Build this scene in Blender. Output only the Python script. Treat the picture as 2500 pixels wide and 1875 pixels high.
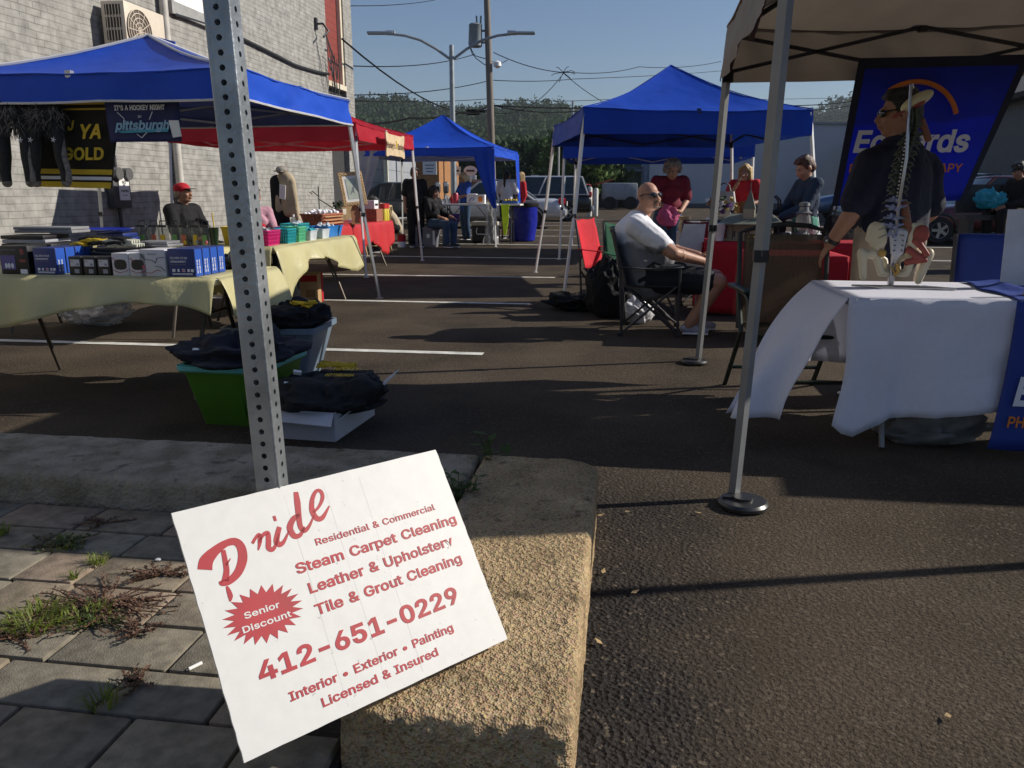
import bpy, bmesh, math, random
from mathutils import Vector, Matrix, Euler, noise
random.seed(7)
V = Vector
R = math.radians
for o in list(bpy.data.objects): bpy.data.objects.remove(o)
SC = bpy.context.scene
COL = SC.collection
# ------------------------------------------------------------------ camera
CAMH, PITCH, FPX = 1.2, math.atan(460/1950), 1950.0
cam = bpy.data.cameras.new('camera'); cam.sensor_width = 36; cam.lens = 36*FPX/2500
cam.clip_start = .05; cam.clip_end = 3000
camo = bpy.data.objects.new('camera', cam); COL.objects.link(camo)
camo.location = (0, 0, CAMH); camo.rotation_euler = (math.pi/2-PITCH, 0, 0)
SC.camera = camo
# ------------------------------------------------------------------ sky, sun, exposure
SUN_EL, SUN_AZ = R(30), R(9)          # azimuth measured from +X towards +Y
w = bpy.data.worlds.new('World'); SC.world = w; w.use_nodes = True
nt = w.node_tree; bg = nt.nodes['Background']
sk = nt.nodes.new('ShaderNodeTexSky'); sk.sky_type = 'NISHITA'; sk.sun_disc = False
sk.sun_elevation = SUN_EL; sk.sun_rotation = math.pi/2-SUN_AZ
sk.air_density = 1.3; sk.dust_density = .35; sk.ozone_density = 4.0
tn = nt.nodes.new('ShaderNodeMix'); tn.data_type = 'RGBA'; tn.blend_type = 'MULTIPLY'; tn.inputs[0].default_value = 1; tn.inputs[7].default_value = (.95, .97, 1.13, 1)
nt.links.new(sk.outputs[0], tn.inputs[6]); nt.links.new(tn.outputs[2], bg.inputs[0]); bg.inputs[1].default_value = .066
sl = bpy.data.lights.new('sun', 'SUN'); sl.energy = 5.0; sl.angle = R(.55); sl.color = (1, .93, .82)
so = bpy.data.objects.new('sun', sl); COL.objects.link(so)
sd = V((math.cos(SUN_EL)*math.cos(SUN_AZ), math.cos(SUN_EL)*math.sin(SUN_AZ), math.sin(SUN_EL)))
so.rotation_euler = sd.to_track_quat('Z', 'Y').to_euler(); so.location = sd*50
SC.view_settings.view_transform = 'Standard'; SC.view_settings.look = 'None'
SC.view_settings.exposure = .12; SC.view_settings.gamma = 1
# ------------------------------------------------------------------ frames
A = R(8.3)                            # the parking rows run 8.3 degrees right of the view axis
CA, SA = math.cos(A), math.sin(A)
def W(s, t, z=0): return V((s*CA+t*SA, -s*SA+t*CA, z))      # lot frame: s across, t along the rows
def gz(y):                            # the lot rises slightly in the distance
    P = [(-99, 0), (13, 0), (20, .15), (26, .21), (60, .4), (2000, .4)]
    for (a, za), (b, zb) in zip(P, P[1:]):
        if y <= b: return za+(zb-za)*(y-a)/(b-a)
    return .4
def WG(s, t, dz=0):
    p = W(s, t); p.z = gz(p.y)+dz; return p
_f = V((0, math.cos(PITCH), -math.sin(PITCH))); _u = V((0, math.sin(PITCH), math.cos(PITCH)))
def ray(u, v): return V((1, 0, 0))*((u-1250)/FPX)+_u*(-(v-937.5)/FPX)+_f
def at(u, v, d):                      # survey: the point seen at photo pixel (u,v), d metres deep
    return V((0, 0, CAMH))+ray(u, v)*d
# ------------------------------------------------------------------ object helpers
def tag(o, label=None, cat=None, group=None, kind=None):
    if label: o['label'] = label
    if cat: o['category'] = cat
    if group: o['group'] = group
    if kind: o['kind'] = kind
    return o
def thing(name, label, cat, loc=(0, 0, 0), rz=0, group=None):
    o = bpy.data.objects.new(name, None); COL.objects.link(o); o.empty_display_size = .1
    o.location = loc; o.rotation_euler = (0, 0, rz)
    return tag(o, label, cat, group)
def copy_tree(o, parent=None):
    c = o.copy(); COL.objects.link(c); c.parent = parent
    for ch in list(o.children): copy_tree(ch, c)
    return c
class MB:
    def __init__(s): s.v = []; s.f = []; s.m = []
    def add(s, vs, fs, m=0, T=None):
        n = len(s.v)
        s.v += [tuple(T @ V(p)) for p in vs] if T is not None else [tuple(p) for p in vs]
        s.f += [tuple(i+n for i in f) for f in fs]; s.m += [m]*len(fs)
        return s
    def box(s, c, d, m=0, T=None, bev=0, rot=None):
        M = Matrix.Translation(V(c))
        if rot is not None: M = M @ Euler(rot).to_matrix().to_4x4()
        if T is not None: M = T @ M
        x, y, z = d[0]/2, d[1]/2, d[2]/2
        if bev <= 0:
            vs = [(a*x, b*y, c_*z) for a in (-1, 1) for b in (-1, 1) for c_ in (-1, 1)]
            return s.add(vs, [(0, 1, 3, 2), (4, 6, 7, 5), (0, 4, 5, 1), (2, 3, 7, 6), (0, 2, 6, 4), (1, 5, 7, 3)], m, M)
        bm = bmesh.new(); bmesh.ops.create_cube(bm, size=1)
        bmesh.ops.scale(bm, vec=(d[0], d[1], d[2]), verts=bm.verts)
        bmesh.ops.bevel(bm, geom=bm.edges[:], offset=bev, segments=2, affect='EDGES', profile=.5)
        bm.verts.index_update()
        s.add([v.co[:] for v in bm.verts], [[v.index for v in f.verts] for f in bm.faces], m, M); bm.free()
        return s
    def cyl(s, p, q, r, r2=None, n=12, m=0, T=None, cap=True):
        return s.tube([p, q], [r, r if r2 is None else r2], n, m, T, cap)
    def tube(s, pts, r, n=8, m=0, T=None, cap=True, sq=None, closed=False):
        pts = [V(p) for p in pts]; N = len(pts)
        rs = r if isinstance(r, (list, tuple)) else [r]*N
        vs = []; up = None
        for i, p in enumerate(pts):
            if closed: d = pts[(i+1) % N]-pts[i-1]
            else: d = (pts[min(i+1, N-1)]-pts[max(i-1, 0)])
            d = d.normalized() if d.length > 1e-9 else V((0, 0, 1))
            if up is None: up = d.orthogonal() if abs(d.z) > .95 or True and abs(d.x)+abs(d.y) < 1e-4 else V((0, 0, 1))
            up = up-d*up.dot(d)
            if up.length < 1e-4: up = d.orthogonal()
            up.normalize(); sd_ = d.cross(up)
            for k in range(n):
                a = 2*math.pi*(k+(.5 if n == 4 else 0))/n
                ra = rs[i]*(1.4142 if n == 4 else 1)
                vs.append(p+up*math.cos(a)*ra*(sq or 1)+sd_*math.sin(a)*ra)
        fs = []
        for i in range(N if closed else N-1):
            j = (i+1) % N
            for k in range(n):
                l = (k+1) % n; fs.append((i*n+k, i*n+l, j*n+l, j*n+k))
        if cap and not closed: fs += [tuple(reversed(range(n))), tuple((N-1)*n+k for k in range(n))]
        return s.add(vs, fs, m, T)
    def lathe(s, prof, n=16, c=(0, 0, 0), m=0, T=None, a0=0, sx=1, sy=1):
        vs = []; fs = []; c = V(c); N = len(prof)
        for (r, z) in prof:
            for k in range(n):
                a = a0+2*math.pi*k/n; vs.append((c.x+r*math.cos(a)*sx, c.y+r*math.sin(a)*sy, c.z+z))
        for i in range(N-1):
            for k in range(n):
                l = (k+1) % n; fs.append((i*n+k, i*n+l, (i+1)*n+l, (i+1)*n+k))
        if prof[0][0] > 1e-5: fs.append(tuple(reversed(range(n))))
        if prof[-1][0] > 1e-5: fs.append(tuple((N-1)*n+k for k in range(n)))
        return s.add(vs, fs, m, T)
    def sph(s, c, r, nu=12, nv=8, m=0, T=None, rot=None):
        r = (r, r, r) if not isinstance(r, (tuple, list)) else r
        M = Matrix.Translation(V(c))
        if rot is not None: M = M @ Euler(rot).to_matrix().to_4x4()
        if T is not None: M = T @ M
        vs = [(0, 0, -r[2])]; fs = []
        for i in range(1, nv):
            b = -math.pi/2+math.pi*i/nv
            for k in range(nu):
                a = 2*math.pi*k/nu; vs.append((r[0]*math.cos(b)*math.cos(a), r[1]*math.cos(b)*math.sin(a), r[2]*math.sin(b)))
        vs.append((0, 0, r[2])); L = len(vs)-1
        for k in range(nu):
            l = (k+1) % nu
            fs.append((0, 1+l, 1+k)); fs.append((L, L-nu+k, L-nu+l))
            for i in range(nv-2): fs.append((1+i*nu+k, 1+i*nu+l, 1+(i+1)*nu+l, 1+(i+1)*nu+k))
        return s.add(vs, fs, m, M)
    def poly(s, pts, th, d=None, m=0, T=None):        # flat polygon given thickness th along d
        pts = [V(p) for p in pts]; n = len(pts)
        if d is None:
            d = V((0, 0, 0))
            for i in range(n): d += (pts[i]-pts[0]).cross(pts[(i+1) % n]-pts[0])
            d.normalize()
        d = V(d)*th
        vs = pts+[p-d for p in pts]
        fs = [tuple(range(n)), tuple(reversed(range(n, 2*n)))]+[(i, i+n, (i+1) % n+n, (i+1) % n) for i in range(n)]
        return s.add(vs, fs, m, T)
    def grid(s, fn, nu, nv, m=0, T=None, wrap=False):
        vs = [fn(i/nu, j/nv) for j in range(nv+1) for i in range(nu+1)]
        fs = [(j*(nu+1)+i, j*(nu+1)+i+1, (j+1)*(nu+1)+i+1, (j+1)*(nu+1)+i) for j in range(nv) for i in range(nu)]
        return s.add(vs, fs, m, T)
    def caps(s, p, q, a, b, side=(1, 0, 0), n=12, m=0, T=None):   # tapered capsule, a/b = radius or (side,front)
        p, q = V(p), V(q); a = a if isinstance(a, tuple) else (a, a); b = b if isinstance(b, tuple) else (b, b)
        d = q-p
        d = d.normalized() if d.length > 1e-6 else V((0, 0, 1))
        x = V(side)-d*V(side).dot(d)
        x = x.normalized() if x.length > 1e-3 else d.orthogonal().normalized()
        y = d.cross(x); vs = []; rings = []
        for ph in (-80, -50, -22, 0): rings.append((p, a, ph))
        for ph in (0, 22, 50, 80): rings.append((q, b, ph))
        for (c, r, ph) in rings:
            k = math.cos(R(ph)); o = c+d*math.sin(R(ph))*min(r)
            for i in range(n):
                g = 2*math.pi*i/n; vs.append(o+x*math.cos(g)*r[0]*k+y*math.sin(g)*r[1]*k)
        N = len(rings); fs = [tuple(reversed(range(n))), tuple((N-1)*n+i for i in range(n))]
        for j in range(N-1):
            for i in range(n): fs.append((j*n+i, j*n+(i+1) % n, (j+1)*n+(i+1) % n, (j+1)*n+i))
        return s.add(vs, fs, m, T)
    def mesh(s, name, ang=40):
        me = bpy.data.meshes.new(name); me.from_pydata(s.v, [], s.f); me.update()
        me.polygons.foreach_set('material_index', s.m)
        if ang:
            me.polygons.foreach_set('use_smooth', [True]*len(me.polygons)); me.set_sharp_from_angle(angle=R(ang))
        return me
    def build(s, name, mats, parent=None, loc=None, rz=0, ang=40, solid=0, bev=0, sub=0):
        me = s.mesh(name, ang)
        for m_ in (mats if isinstance(mats, (list, tuple)) else [mats]): me.materials.append(m_)
        o = bpy.data.objects.new(name, me); COL.objects.link(o)
        if parent is not None: o.parent = parent
        if loc is not None: o.location = loc
        o.rotation_euler[2] = rz
        if sub: md = o.modifiers.new('sub', 'SUBSURF'); md.levels = md.render_levels = sub
        if solid: md = o.modifiers.new('solid', 'SOLIDIFY'); md.thickness = solid; md.offset = 0
        if bev: md = o.modifiers.new('bevel', 'BEVEL'); md.width = bev; md.segments = 2; md.limit_method = 'ANGLE'
        return o
def remesh(mb, name, voxel, smooth=4, fac=.5):
    me = mb.mesh(name, 0); o = bpy.data.objects.new(name, me); COL.objects.link(o)
    md = o.modifiers.new('r', 'REMESH'); md.mode = 'VOXEL'; md.voxel_size = voxel
    if smooth: m2 = o.modifiers.new('s', 'SMOOTH'); m2.factor = fac; m2.iterations = smooth
    dg = bpy.context.evaluated_depsgraph_get()
    out = bpy.data.meshes.new_from_object(o.evaluated_get(dg)); bpy.data.objects.remove(o); bpy.data.meshes.remove(me)
    out.polygons.foreach_set('use_smooth', [True]*len(out.polygons)); out.name = name
    return out
def link_mesh(name, me, mats, parent=None, loc=None, rz=0):
    me.materials.clear()
    for m_ in (mats if isinstance(mats, (list, tuple)) else [mats]): me.materials.append(m_)
    o = bpy.data.objects.new(name, me); COL.objects.link(o)
    if parent is not None: o.parent = parent
    if loc is not None: o.location = loc
    o.rotation_euler[2] = rz
    return o
GLYPH = {'&':[224,[27,31,39,17,55,6,75,-1,98,-3,117,-2,136,3,153,12,164,21,182,0,219,0,183,44,185,46,192,57,198,72,202,90,204,112,174,112,173,93,168,76,163,67,110,133,128,146,146,162,158,181,161,191,162,202,160,217,154,230,145,241,133,249,118,255,100,257,82,255,67,249,55,241,45,229,40,215,38,199,39,185,44,172,51,159,61,146,68,138,55,128,42,117,32,106,24,95,19,82,17,67,20,48],[55,44,50,54,48,66,50,77,55,87,64,98,77,109,86,116,146,43,139,37,126,30,111,25,96,23,83,25,72,29,62,35],[84,227,92,229,101,230,113,228,123,223,129,214,131,202,130,194,127,187,123,181,118,176,91,155,84,164,78,173,69,190,68,199,69,208,73,216,77,222]],"'":[103,[35,254,39,159,64,159,68,254]],'-':[227,[57,122,57,94,168,94,168,122]],'0':[227,[29,77,34,57,47,31,65,12,87,0,113,-3,140,0,162,12,179,31,192,57,198,77,201,101,203,127,201,153,198,177,192,197,179,223,161,242,139,254,113,258,87,254,65,242,48,223,35,197,29,177,25,153,24,127,25,101],[62,72,56,97,55,127,56,157,62,182,70,203,82,218,96,227,113,230,131,227,145,218,157,203,165,182,170,157,172,127,170,97,165,72,157,52,145,37,131,28,113,25,96,28,82,37,70,52]],'1':[227,[99,254,43,213,43,179,105,224,106,27,38,27,38,0,195,0,195,27,138,27,138,254]],'2':[227,[33,181,64,181,65,195,69,207,77,216,86,224,98,228,112,230,125,228,137,224,146,218,154,209,159,198,160,186,159,174,155,163,149,153,141,141,117,114,32,24,32,0,195,0,195,28,76,28,133,90,153,111,168,129,179,145,185,159,189,172,191,186,188,205,181,223,169,237,153,248,134,255,112,258,91,255,72,248,55,237,43,221,35,202]],'4':[227,[20,79,20,53,141,53,141,0,171,0,171,53,207,53,207,81,171,81,171,159,141,159,141,81,54,81,155,254,123,254]],'5':[227,[41,30,54,16,70,6,89,-1,111,-3,134,-1,154,8,171,21,184,38,193,58,195,82,194,99,189,116,182,130,172,143,161,153,147,160,131,165,115,167,101,166,89,162,77,157,68,151,75,226,183,226,183,254,48,254,34,126,64,123,73,129,84,134,96,137,109,138,124,137,137,131,148,122,157,111,162,97,164,81,162,66,157,52,149,41,138,32,125,27,111,25,98,26,87,30,77,36,69,44,64,54,61,65,30,65,33,47]],'6':[227,[42,37,55,20,71,7,91,-1,113,-3,135,-1,155,7,171,20,184,36,192,56,194,79,192,101,185,120,173,136,158,147,139,155,117,157,107,156,98,153,85,146,161,254,126,254,69,170,51,142,40,119,34,100,32,81,34,58],[69,51,64,64,62,79,64,94,69,107,77,118,87,126,99,131,113,133,127,131,139,126,149,118,157,107,162,94,164,79,162,64,157,51,149,40,139,31,127,26,113,24,99,26,87,31,77,40]],'9':[227,[41,134,53,119,69,107,87,100,109,97,119,98,128,101,137,105,139,107,65,0,100,0,158,84,175,112,186,135,192,155,194,173,192,197,184,217,171,234,155,247,135,255,113,258,91,255,71,247,55,235,42,218,34,198,32,176,34,154],[69,148,64,161,63,176,64,191,69,204,77,215,87,223,99,228,113,230,127,228,139,223,150,215,157,204,162,190,164,175,162,160,157,147,149,137,139,129,127,123,113,122,99,123,87,129,77,137]],'A':[240,[8,0,43,0,67,71,173,71,198,0,231,0,138,254,101,254],[95,151,106,185,119,228,132,186,144,151,163,99,77,99]],'B':[228,[62,29,62,115,124,115,140,114,153,109,163,102,171,92,176,81,178,68,175,53,165,40,148,31,122,29],[30,254,30,0,123,0,151,2,172,9,189,20,200,33,207,50,209,68,207,86,201,102,192,114,182,123,170,129,157,131,178,143,187,150,193,160,198,172,199,187,197,205,190,221,180,235,164,245,145,252,121,254],[62,143,62,226,120,226,141,223,156,214,165,202,168,186,166,174,162,163,154,155,144,148,132,144,119,143]],'C':[255,[35,58,46,40,59,25,75,12,93,4,113,-2,134,-3,153,-2,170,2,187,9,201,19,214,31,224,45,232,62,236,80,204,80,200,68,195,57,187,48,179,40,169,34,158,30,146,27,134,26,112,29,92,38,75,53,63,72,54,97,52,127,54,157,62,182,75,202,92,216,111,225,134,228,146,227,158,224,169,220,179,214,187,206,195,197,200,186,204,174,236,174,232,193,224,209,214,224,201,236,186,245,170,252,152,256,134,258,113,256,93,251,75,242,59,230,46,215,35,197,27,176,22,153,20,127,22,101,27,78]],'D':[251,[30,254,30,0,109,0,134,2,156,7,175,15,192,27,206,42,217,59,224,80,229,102,231,128,229,153,225,175,217,196,200,221,176,239,157,248,136,253,113,254],[159,40,136,31,107,29,62,29,62,226,110,226,138,223,160,214,177,200,190,180,197,156,200,128,197,99,189,75,177,55]],'E':[209,[62,29,62,114,178,114,178,143,62,143,62,226,186,226,186,254,30,254,30,0,188,0,188,29]],'G':[260,[35,58,45,40,59,25,75,13,93,4,113,-2,134,-3,163,0,188,9,209,25,225,45,236,71,239,100,239,128,141,128,141,100,207,100,205,80,198,62,187,47,172,36,155,29,134,26,112,29,92,38,75,53,63,72,54,97,52,127,54,157,62,182,75,202,92,216,111,225,133,228,146,227,158,224,168,220,178,213,186,206,194,197,204,174,237,174,232,192,225,208,214,222,202,235,187,245,170,252,152,256,132,258,112,256,92,251,74,242,59,230,45,215,35,197,27,176,22,153,20,127,22,102,27,78]],'H':[258,[30,0,62,0,62,116,196,116,196,0,228,0,228,254,196,254,196,144,62,144,62,254,30,254]],'I':[150,[59,29,16,29,16,0,135,0,135,29,91,29,91,226,135,226,135,254,16,254,16,226,59,226]],'J':[198,[17,73,19,50,26,31,38,16,62,2,93,-3,123,2,147,16,159,31,166,50,168,73,168,254,136,254,136,73,133,52,124,37,110,28,93,25,75,28,61,37,52,52,49,73,49,86,17,86]],'K':[233,[30,0,62,0,62,83,99,123,186,0,224,0,122,144,224,254,182,254,106,172,87,152,62,121,62,254,30,254]],'L':[196,[30,254,30,0,181,0,181,29,62,29,62,254]],'M':[314,[30,0,61,0,61,164,60,186,60,208,59,219,65,204,72,181,80,160,85,145,143,0,171,0,228,145,234,161,241,181,249,205,253,219,253,184,252,163,252,0,284,0,284,254,238,254,176,94,165,61,159,41,158,36,139,94,76,254,30,254]],'N':[262,[30,0,62,0,62,164,60,215,89,165,101,145,193,0,232,0,232,254,199,254,199,97,200,79,200,54,201,39,194,53,181,75,172,91,68,254,30,254]],'O':[267,[35,58,46,40,59,25,75,12,93,4,112,-2,133,-3,155,-2,174,4,192,12,208,25,221,40,232,58,240,78,245,101,247,127,245,153,240,176,232,197,221,215,208,230,192,242,174,251,155,256,133,258,112,256,93,251,75,242,59,230,46,215,35,197,27,176,22,153,20,127,22,101,27,78],[63,72,54,97,52,127,54,157,63,182,75,202,92,216,112,225,133,228,155,225,175,216,191,202,204,182,212,157,215,127,212,97,204,72,191,52,175,38,155,29,133,26,112,29,92,38,75,52]],'P':[222,[30,254,30,0,62,0,62,93,118,93,144,96,166,104,183,116,195,133,202,152,204,174,202,195,195,215,183,231,166,244,144,252,118,254],[62,121,62,226,116,226,134,224,148,219,159,211,167,201,171,188,172,174,171,160,167,147,159,136,149,128,134,123,116,121]],'R':[224,[30,254,30,0,62,0,62,99,123,99,177,0,214,0,156,105,166,109,183,120,195,136,202,154,205,176,202,198,195,217,183,232,167,244,145,252,118,254],[62,128,62,226,116,226,134,224,149,220,159,212,167,202,171,190,173,176,171,162,167,150,160,141,149,133,135,129,117,128]],'S':[223,[32,30,46,15,64,5,86,-2,112,-4,139,-2,162,5,180,17,193,32,201,50,204,69,202,85,197,99,189,110,179,119,168,126,156,132,132,140,106,147,96,150,85,154,74,160,65,167,60,176,58,188,59,199,64,209,73,218,84,224,97,228,112,229,134,227,151,219,163,206,169,189,200,189,197,208,189,224,175,238,158,249,137,256,114,258,90,256,69,249,51,238,37,224,29,206,26,186,30,163,43,145,64,130,92,120,136,107,148,102,158,96,166,89,171,81,173,70,171,57,165,46,155,37,143,30,128,26,112,25,97,26,83,29,71,35,62,44,55,55,52,68,19,68,23,48]],'T':[224,[16,254,16,226,96,226,96,0,128,0,128,226,208,226,208,254]],'U':[259,[30,254,30,87,33,62,42,40,57,22,77,8,101,-1,129,-4,157,-1,182,8,201,22,216,40,226,62,229,87,229,254,196,254,196,89,194,72,188,57,179,44,165,34,149,28,129,26,110,28,94,34,80,44,70,57,64,72,62,89,62,254]],'V':[240,[96,103,42,254,8,254,102,0,139,0,231,254,197,254,145,103,133,69,120,27,108,69]],'Y':[236,[96,172,46,254,8,254,102,104,102,0,134,0,134,104,228,254,191,254,140,172,126,146,119,132]],'Z':[219,[107,29,76,28,57,27,67,40,84,64,198,231,198,254,20,254,20,226,143,226,162,227,137,193,21,23,21,0,200,0,200,29]],'a':[195,[24,22,34,11,47,2,63,-3,80,-4,95,-3,108,1,118,6,126,12,132,19,136,26,138,0,168,0,168,126,167,145,161,160,153,172,143,180,131,186,119,190,108,192,97,192,82,191,66,188,52,182,39,173,29,161,20,146,50,137,54,144,59,150,66,156,75,161,85,164,98,165,110,164,120,161,128,156,133,148,137,139,138,128,136,121,133,117,117,113,89,110,63,105,50,102,39,97,29,90,22,80,17,69,15,54,17,37],[51,36,47,43,46,52,47,62,52,70,58,75,67,79,77,82,100,86,116,88,130,91,138,95,138,69,136,57,132,47,124,37,114,29,101,24,85,23,74,24,65,26,57,30]],'b':[212,[26,0,56,0,56,29,69,16,76,8,86,2,99,-3,115,-4,137,-1,157,8,173,23,185,42,193,66,195,94,193,122,185,146,173,166,156,180,137,189,115,192,98,191,86,186,76,180,69,173,59,160,57,254,26,254],[63,58,58,75,56,95,58,114,62,131,70,145,81,156,94,163,110,165,126,163,140,156,150,145,158,131,163,114,164,95,163,75,158,58,150,44,140,33,126,26,110,23,94,26,81,32,70,43]],'c':[198,[20,66,28,43,41,23,58,8,79,-1,104,-4,117,-3,130,0,142,4,153,11,163,19,171,28,177,39,181,51,152,59,146,44,141,38,129,29,121,26,113,24,104,23,86,26,73,33,62,44,54,59,50,75,48,94,50,112,54,129,62,144,73,155,86,162,104,165,113,164,121,162,128,159,135,155,141,150,145,145,149,138,151,131,181,138,176,150,170,161,162,170,153,178,142,184,130,189,117,191,104,192,79,189,58,180,41,165,28,146,20,122,17,94]],'d':[212,[20,66,27,42,40,23,56,8,75,-1,98,-4,114,-3,126,2,136,8,143,16,153,29,156,0,186,0,186,254,155,254,155,160,144,173,136,180,126,186,114,191,98,192,75,189,56,180,40,166,27,146,20,122,17,94],[54,58,50,75,48,95,50,114,54,131,62,145,72,156,86,163,102,165,118,163,132,156,142,145,150,131,154,114,156,95,154,75,150,58,142,43,132,32,118,26,102,23,86,26,73,33,62,44]],'e':[202,[17,93,20,66,28,42,41,23,58,8,80,-1,106,-4,125,-3,141,2,156,10,168,20,177,32,182,45,153,53,149,44,143,36,127,26,117,24,106,23,90,25,76,31,64,40,55,53,50,69,48,85,186,85,186,97,184,121,179,141,170,157,160,170,147,180,133,187,118,191,103,192,78,189,58,180,40,165,28,145,20,121],[50,121,54,135,62,147,73,157,87,163,103,165,118,163,131,157,141,147,149,134,153,119,154,110,49,110]],'g':[213,[51,-20,25,-35,32,-45,41,-55,53,-63,67,-70,84,-74,103,-75,125,-73,145,-68,162,-59,175,-45,183,-27,186,-4,186,190,157,190,157,159,144,173,137,180,127,186,114,191,98,192,76,189,56,180,40,166,27,147,20,123,17,96,20,68,28,45,40,27,56,13,76,5,97,2,114,4,126,8,136,14,143,21,153,34,156,-3,152,-23,141,-38,124,-46,103,-49,89,-48,77,-44,68,-39,61,-33],[54,61,50,78,48,96,50,115,54,131,62,145,73,156,86,163,102,165,119,163,132,156,142,146,150,132,155,115,156,96,155,77,150,61,142,47,132,38,118,32,102,30,86,32,73,38,62,48]],'h':[205,[26,254,26,0,57,0,57,113,58,129,63,141,71,151,80,159,92,163,105,165,123,161,136,152,145,137,148,118,148,0,179,0,179,120,177,142,170,160,161,174,148,184,132,190,114,192,94,189,76,181,62,166,57,156,57,254]],'i':[83,[21,242,22,234,27,227,34,223,42,221,50,223,57,227,62,234,63,242,62,249,57,256,50,260,42,262,34,260,27,256,22,249],[26,190,26,0,57,0,57,190]],'l':[95,[26,42,29,24,37,10,50,2,70,-1,90,1,85,27,80,26,73,26,65,27,60,31,58,38,57,49,57,254,26,254]],'m':[305,[66,173,59,162,56,154,56,190,26,190,26,0,57,0,57,119,58,133,63,145,70,154,79,160,89,164,100,165,115,163,126,156,134,144,137,130,137,0,168,0,168,124,169,135,173,145,179,153,187,160,197,164,209,165,224,163,236,156,245,145,248,127,248,0,278,0,278,128,276,148,270,164,261,177,249,186,234,191,218,193,204,192,190,187,178,181,169,172,161,160,158,153,154,166,144,180,129,190,110,193,98,192,86,188,75,182]],'n':[205,[26,0,57,0,57,113,58,129,63,141,71,151,80,159,92,163,105,165,123,161,136,152,145,137,148,118,148,0,179,0,179,120,176,142,170,160,160,174,147,184,132,190,114,192,94,189,76,181,62,166,56,154,56,190,26,190]],'o':[208,[20,66,28,43,41,23,58,8,79,-1,104,-4,128,-1,149,8,167,23,180,43,188,66,191,94,188,122,180,146,167,165,149,180,128,189,104,192,79,189,58,180,41,165,28,146,20,122,17,94],[54,59,50,75,48,94,50,112,54,129,62,144,73,155,86,162,104,165,121,162,135,155,146,144,154,129,158,112,160,94,158,75,154,59,146,44,135,33,121,26,104,23,86,26,73,33,62,44]],'p':[212,[26,190,26,-71,57,-71,57,29,76,8,86,2,99,-3,115,-4,137,-1,157,8,173,23,185,42,193,66,195,94,193,122,185,146,173,166,156,180,137,189,115,192,98,191,86,186,76,180,69,173,59,160,56,190],[63,58,58,75,56,95,58,114,62,131,70,145,81,156,94,163,110,165,126,163,140,156,150,145,158,131,163,114,164,95,163,75,158,58,150,44,140,33,126,26,110,23,94,26,81,32,70,43]],'r':[130,[56,160,56,190,26,190,26,0,57,0,57,118,58,131,63,142,70,151,80,157,91,161,103,163,122,161,122,192,107,192,90,190,76,184,65,173,58,160]],'s':[182,[23,32,31,19,42,9,56,2,72,-3,91,-4,112,-2,130,3,145,12,156,24,163,37,166,53,162,71,153,86,137,97,115,105,86,111,72,116,62,122,56,129,54,139,57,150,65,158,78,164,94,166,110,164,121,158,129,149,134,139,162,145,157,158,149,170,140,179,127,186,112,191,94,192,74,190,58,185,43,177,33,166,26,152,23,137,27,119,36,104,52,93,75,85,106,78,118,74,127,68,132,60,134,51,131,40,122,31,108,25,91,23,75,25,62,30,53,40,47,53,18,47]],'t':[114,[32,46,36,26,46,11,62,1,84,-2,96,-1,107,1,101,27,85,25,75,26,68,31,64,38,63,49,63,164,102,164,102,190,63,190,63,236,32,236,32,190,3,190,3,164,32,164]],'u':[205,[26,190,26,69,28,47,35,29,44,15,57,5,73,-1,91,-3,111,0,129,8,143,23,149,36,149,0,179,0,179,190,148,190,148,76,146,61,142,48,134,38,125,31,113,27,100,25,82,28,68,37,60,52,57,72,57,190]],'w':[284,[67,107,44,190,11,190,69,0,99,0,124,86,131,112,138,140,142,154,145,140,152,112,159,86,184,0,215,0,272,190,240,190,217,107,206,68,198,33,191,68,181,107,158,190,126,190,103,107,93,67,85,34,77,68]],'x':[189,[10,0,46,0,74,43,94,77,100,68,115,43,143,0,179,0,112,96,176,190,141,190,108,139,101,127,96,117,74,153,50,190,14,190,78,98]],'y':[195,[44,-45,31,-43,24,-69,32,-72,46,-73,58,-71,70,-68,80,-62,88,-54,96,-43,102,-29,186,190,153,190,112,78,101,43,97,29,83,78,42,190,9,190,81,-1,71,-29,65,-37,59,-42,52,-44]],'•':[194,[43,101,44,87,50,73,58,62,70,54,83,48,97,46,112,48,125,54,136,62,144,73,150,87,152,101,150,115,144,128,136,140,125,148,112,154,97,156,83,154,70,148,58,140,50,128,44,115]]}
def embolden(P, d):                    # push every outline to its right: outer loops grow, counters shrink
    Q = []
    for p in P:
        if not Q or math.hypot(p[0]-Q[-1][0], p[1]-Q[-1][1]) > 3: Q.append(p)
    if d == 0 or len(Q) < 4: return Q
    n = len(Q); out = []; ar = lambda P: sum(P[i-1][0]*P[i][1]-P[i][0]*P[i-1][1] for i in range(len(P)))
    for i in range(n):
        a, b, c = Q[i-1], Q[i], Q[(i+1) % n]; u = V((b[0]-a[0], b[1]-a[1])).normalized(); v = V((c[0]-b[0], c[1]-b[1])).normalized()
        n1, n2 = V((-u.y, u.x)), V((-v.y, v.x)); m = n1+n2; q = max(.8, m.length_squared/2); out.append((b[0]+m.x/q*d*SGN, b[1]+m.y/q*d*SGN))
    return out if ar(out)*ar(Q) > 0 and abs(ar(out)) > .3*abs(ar(Q)) else Q
SGN = -1
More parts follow.
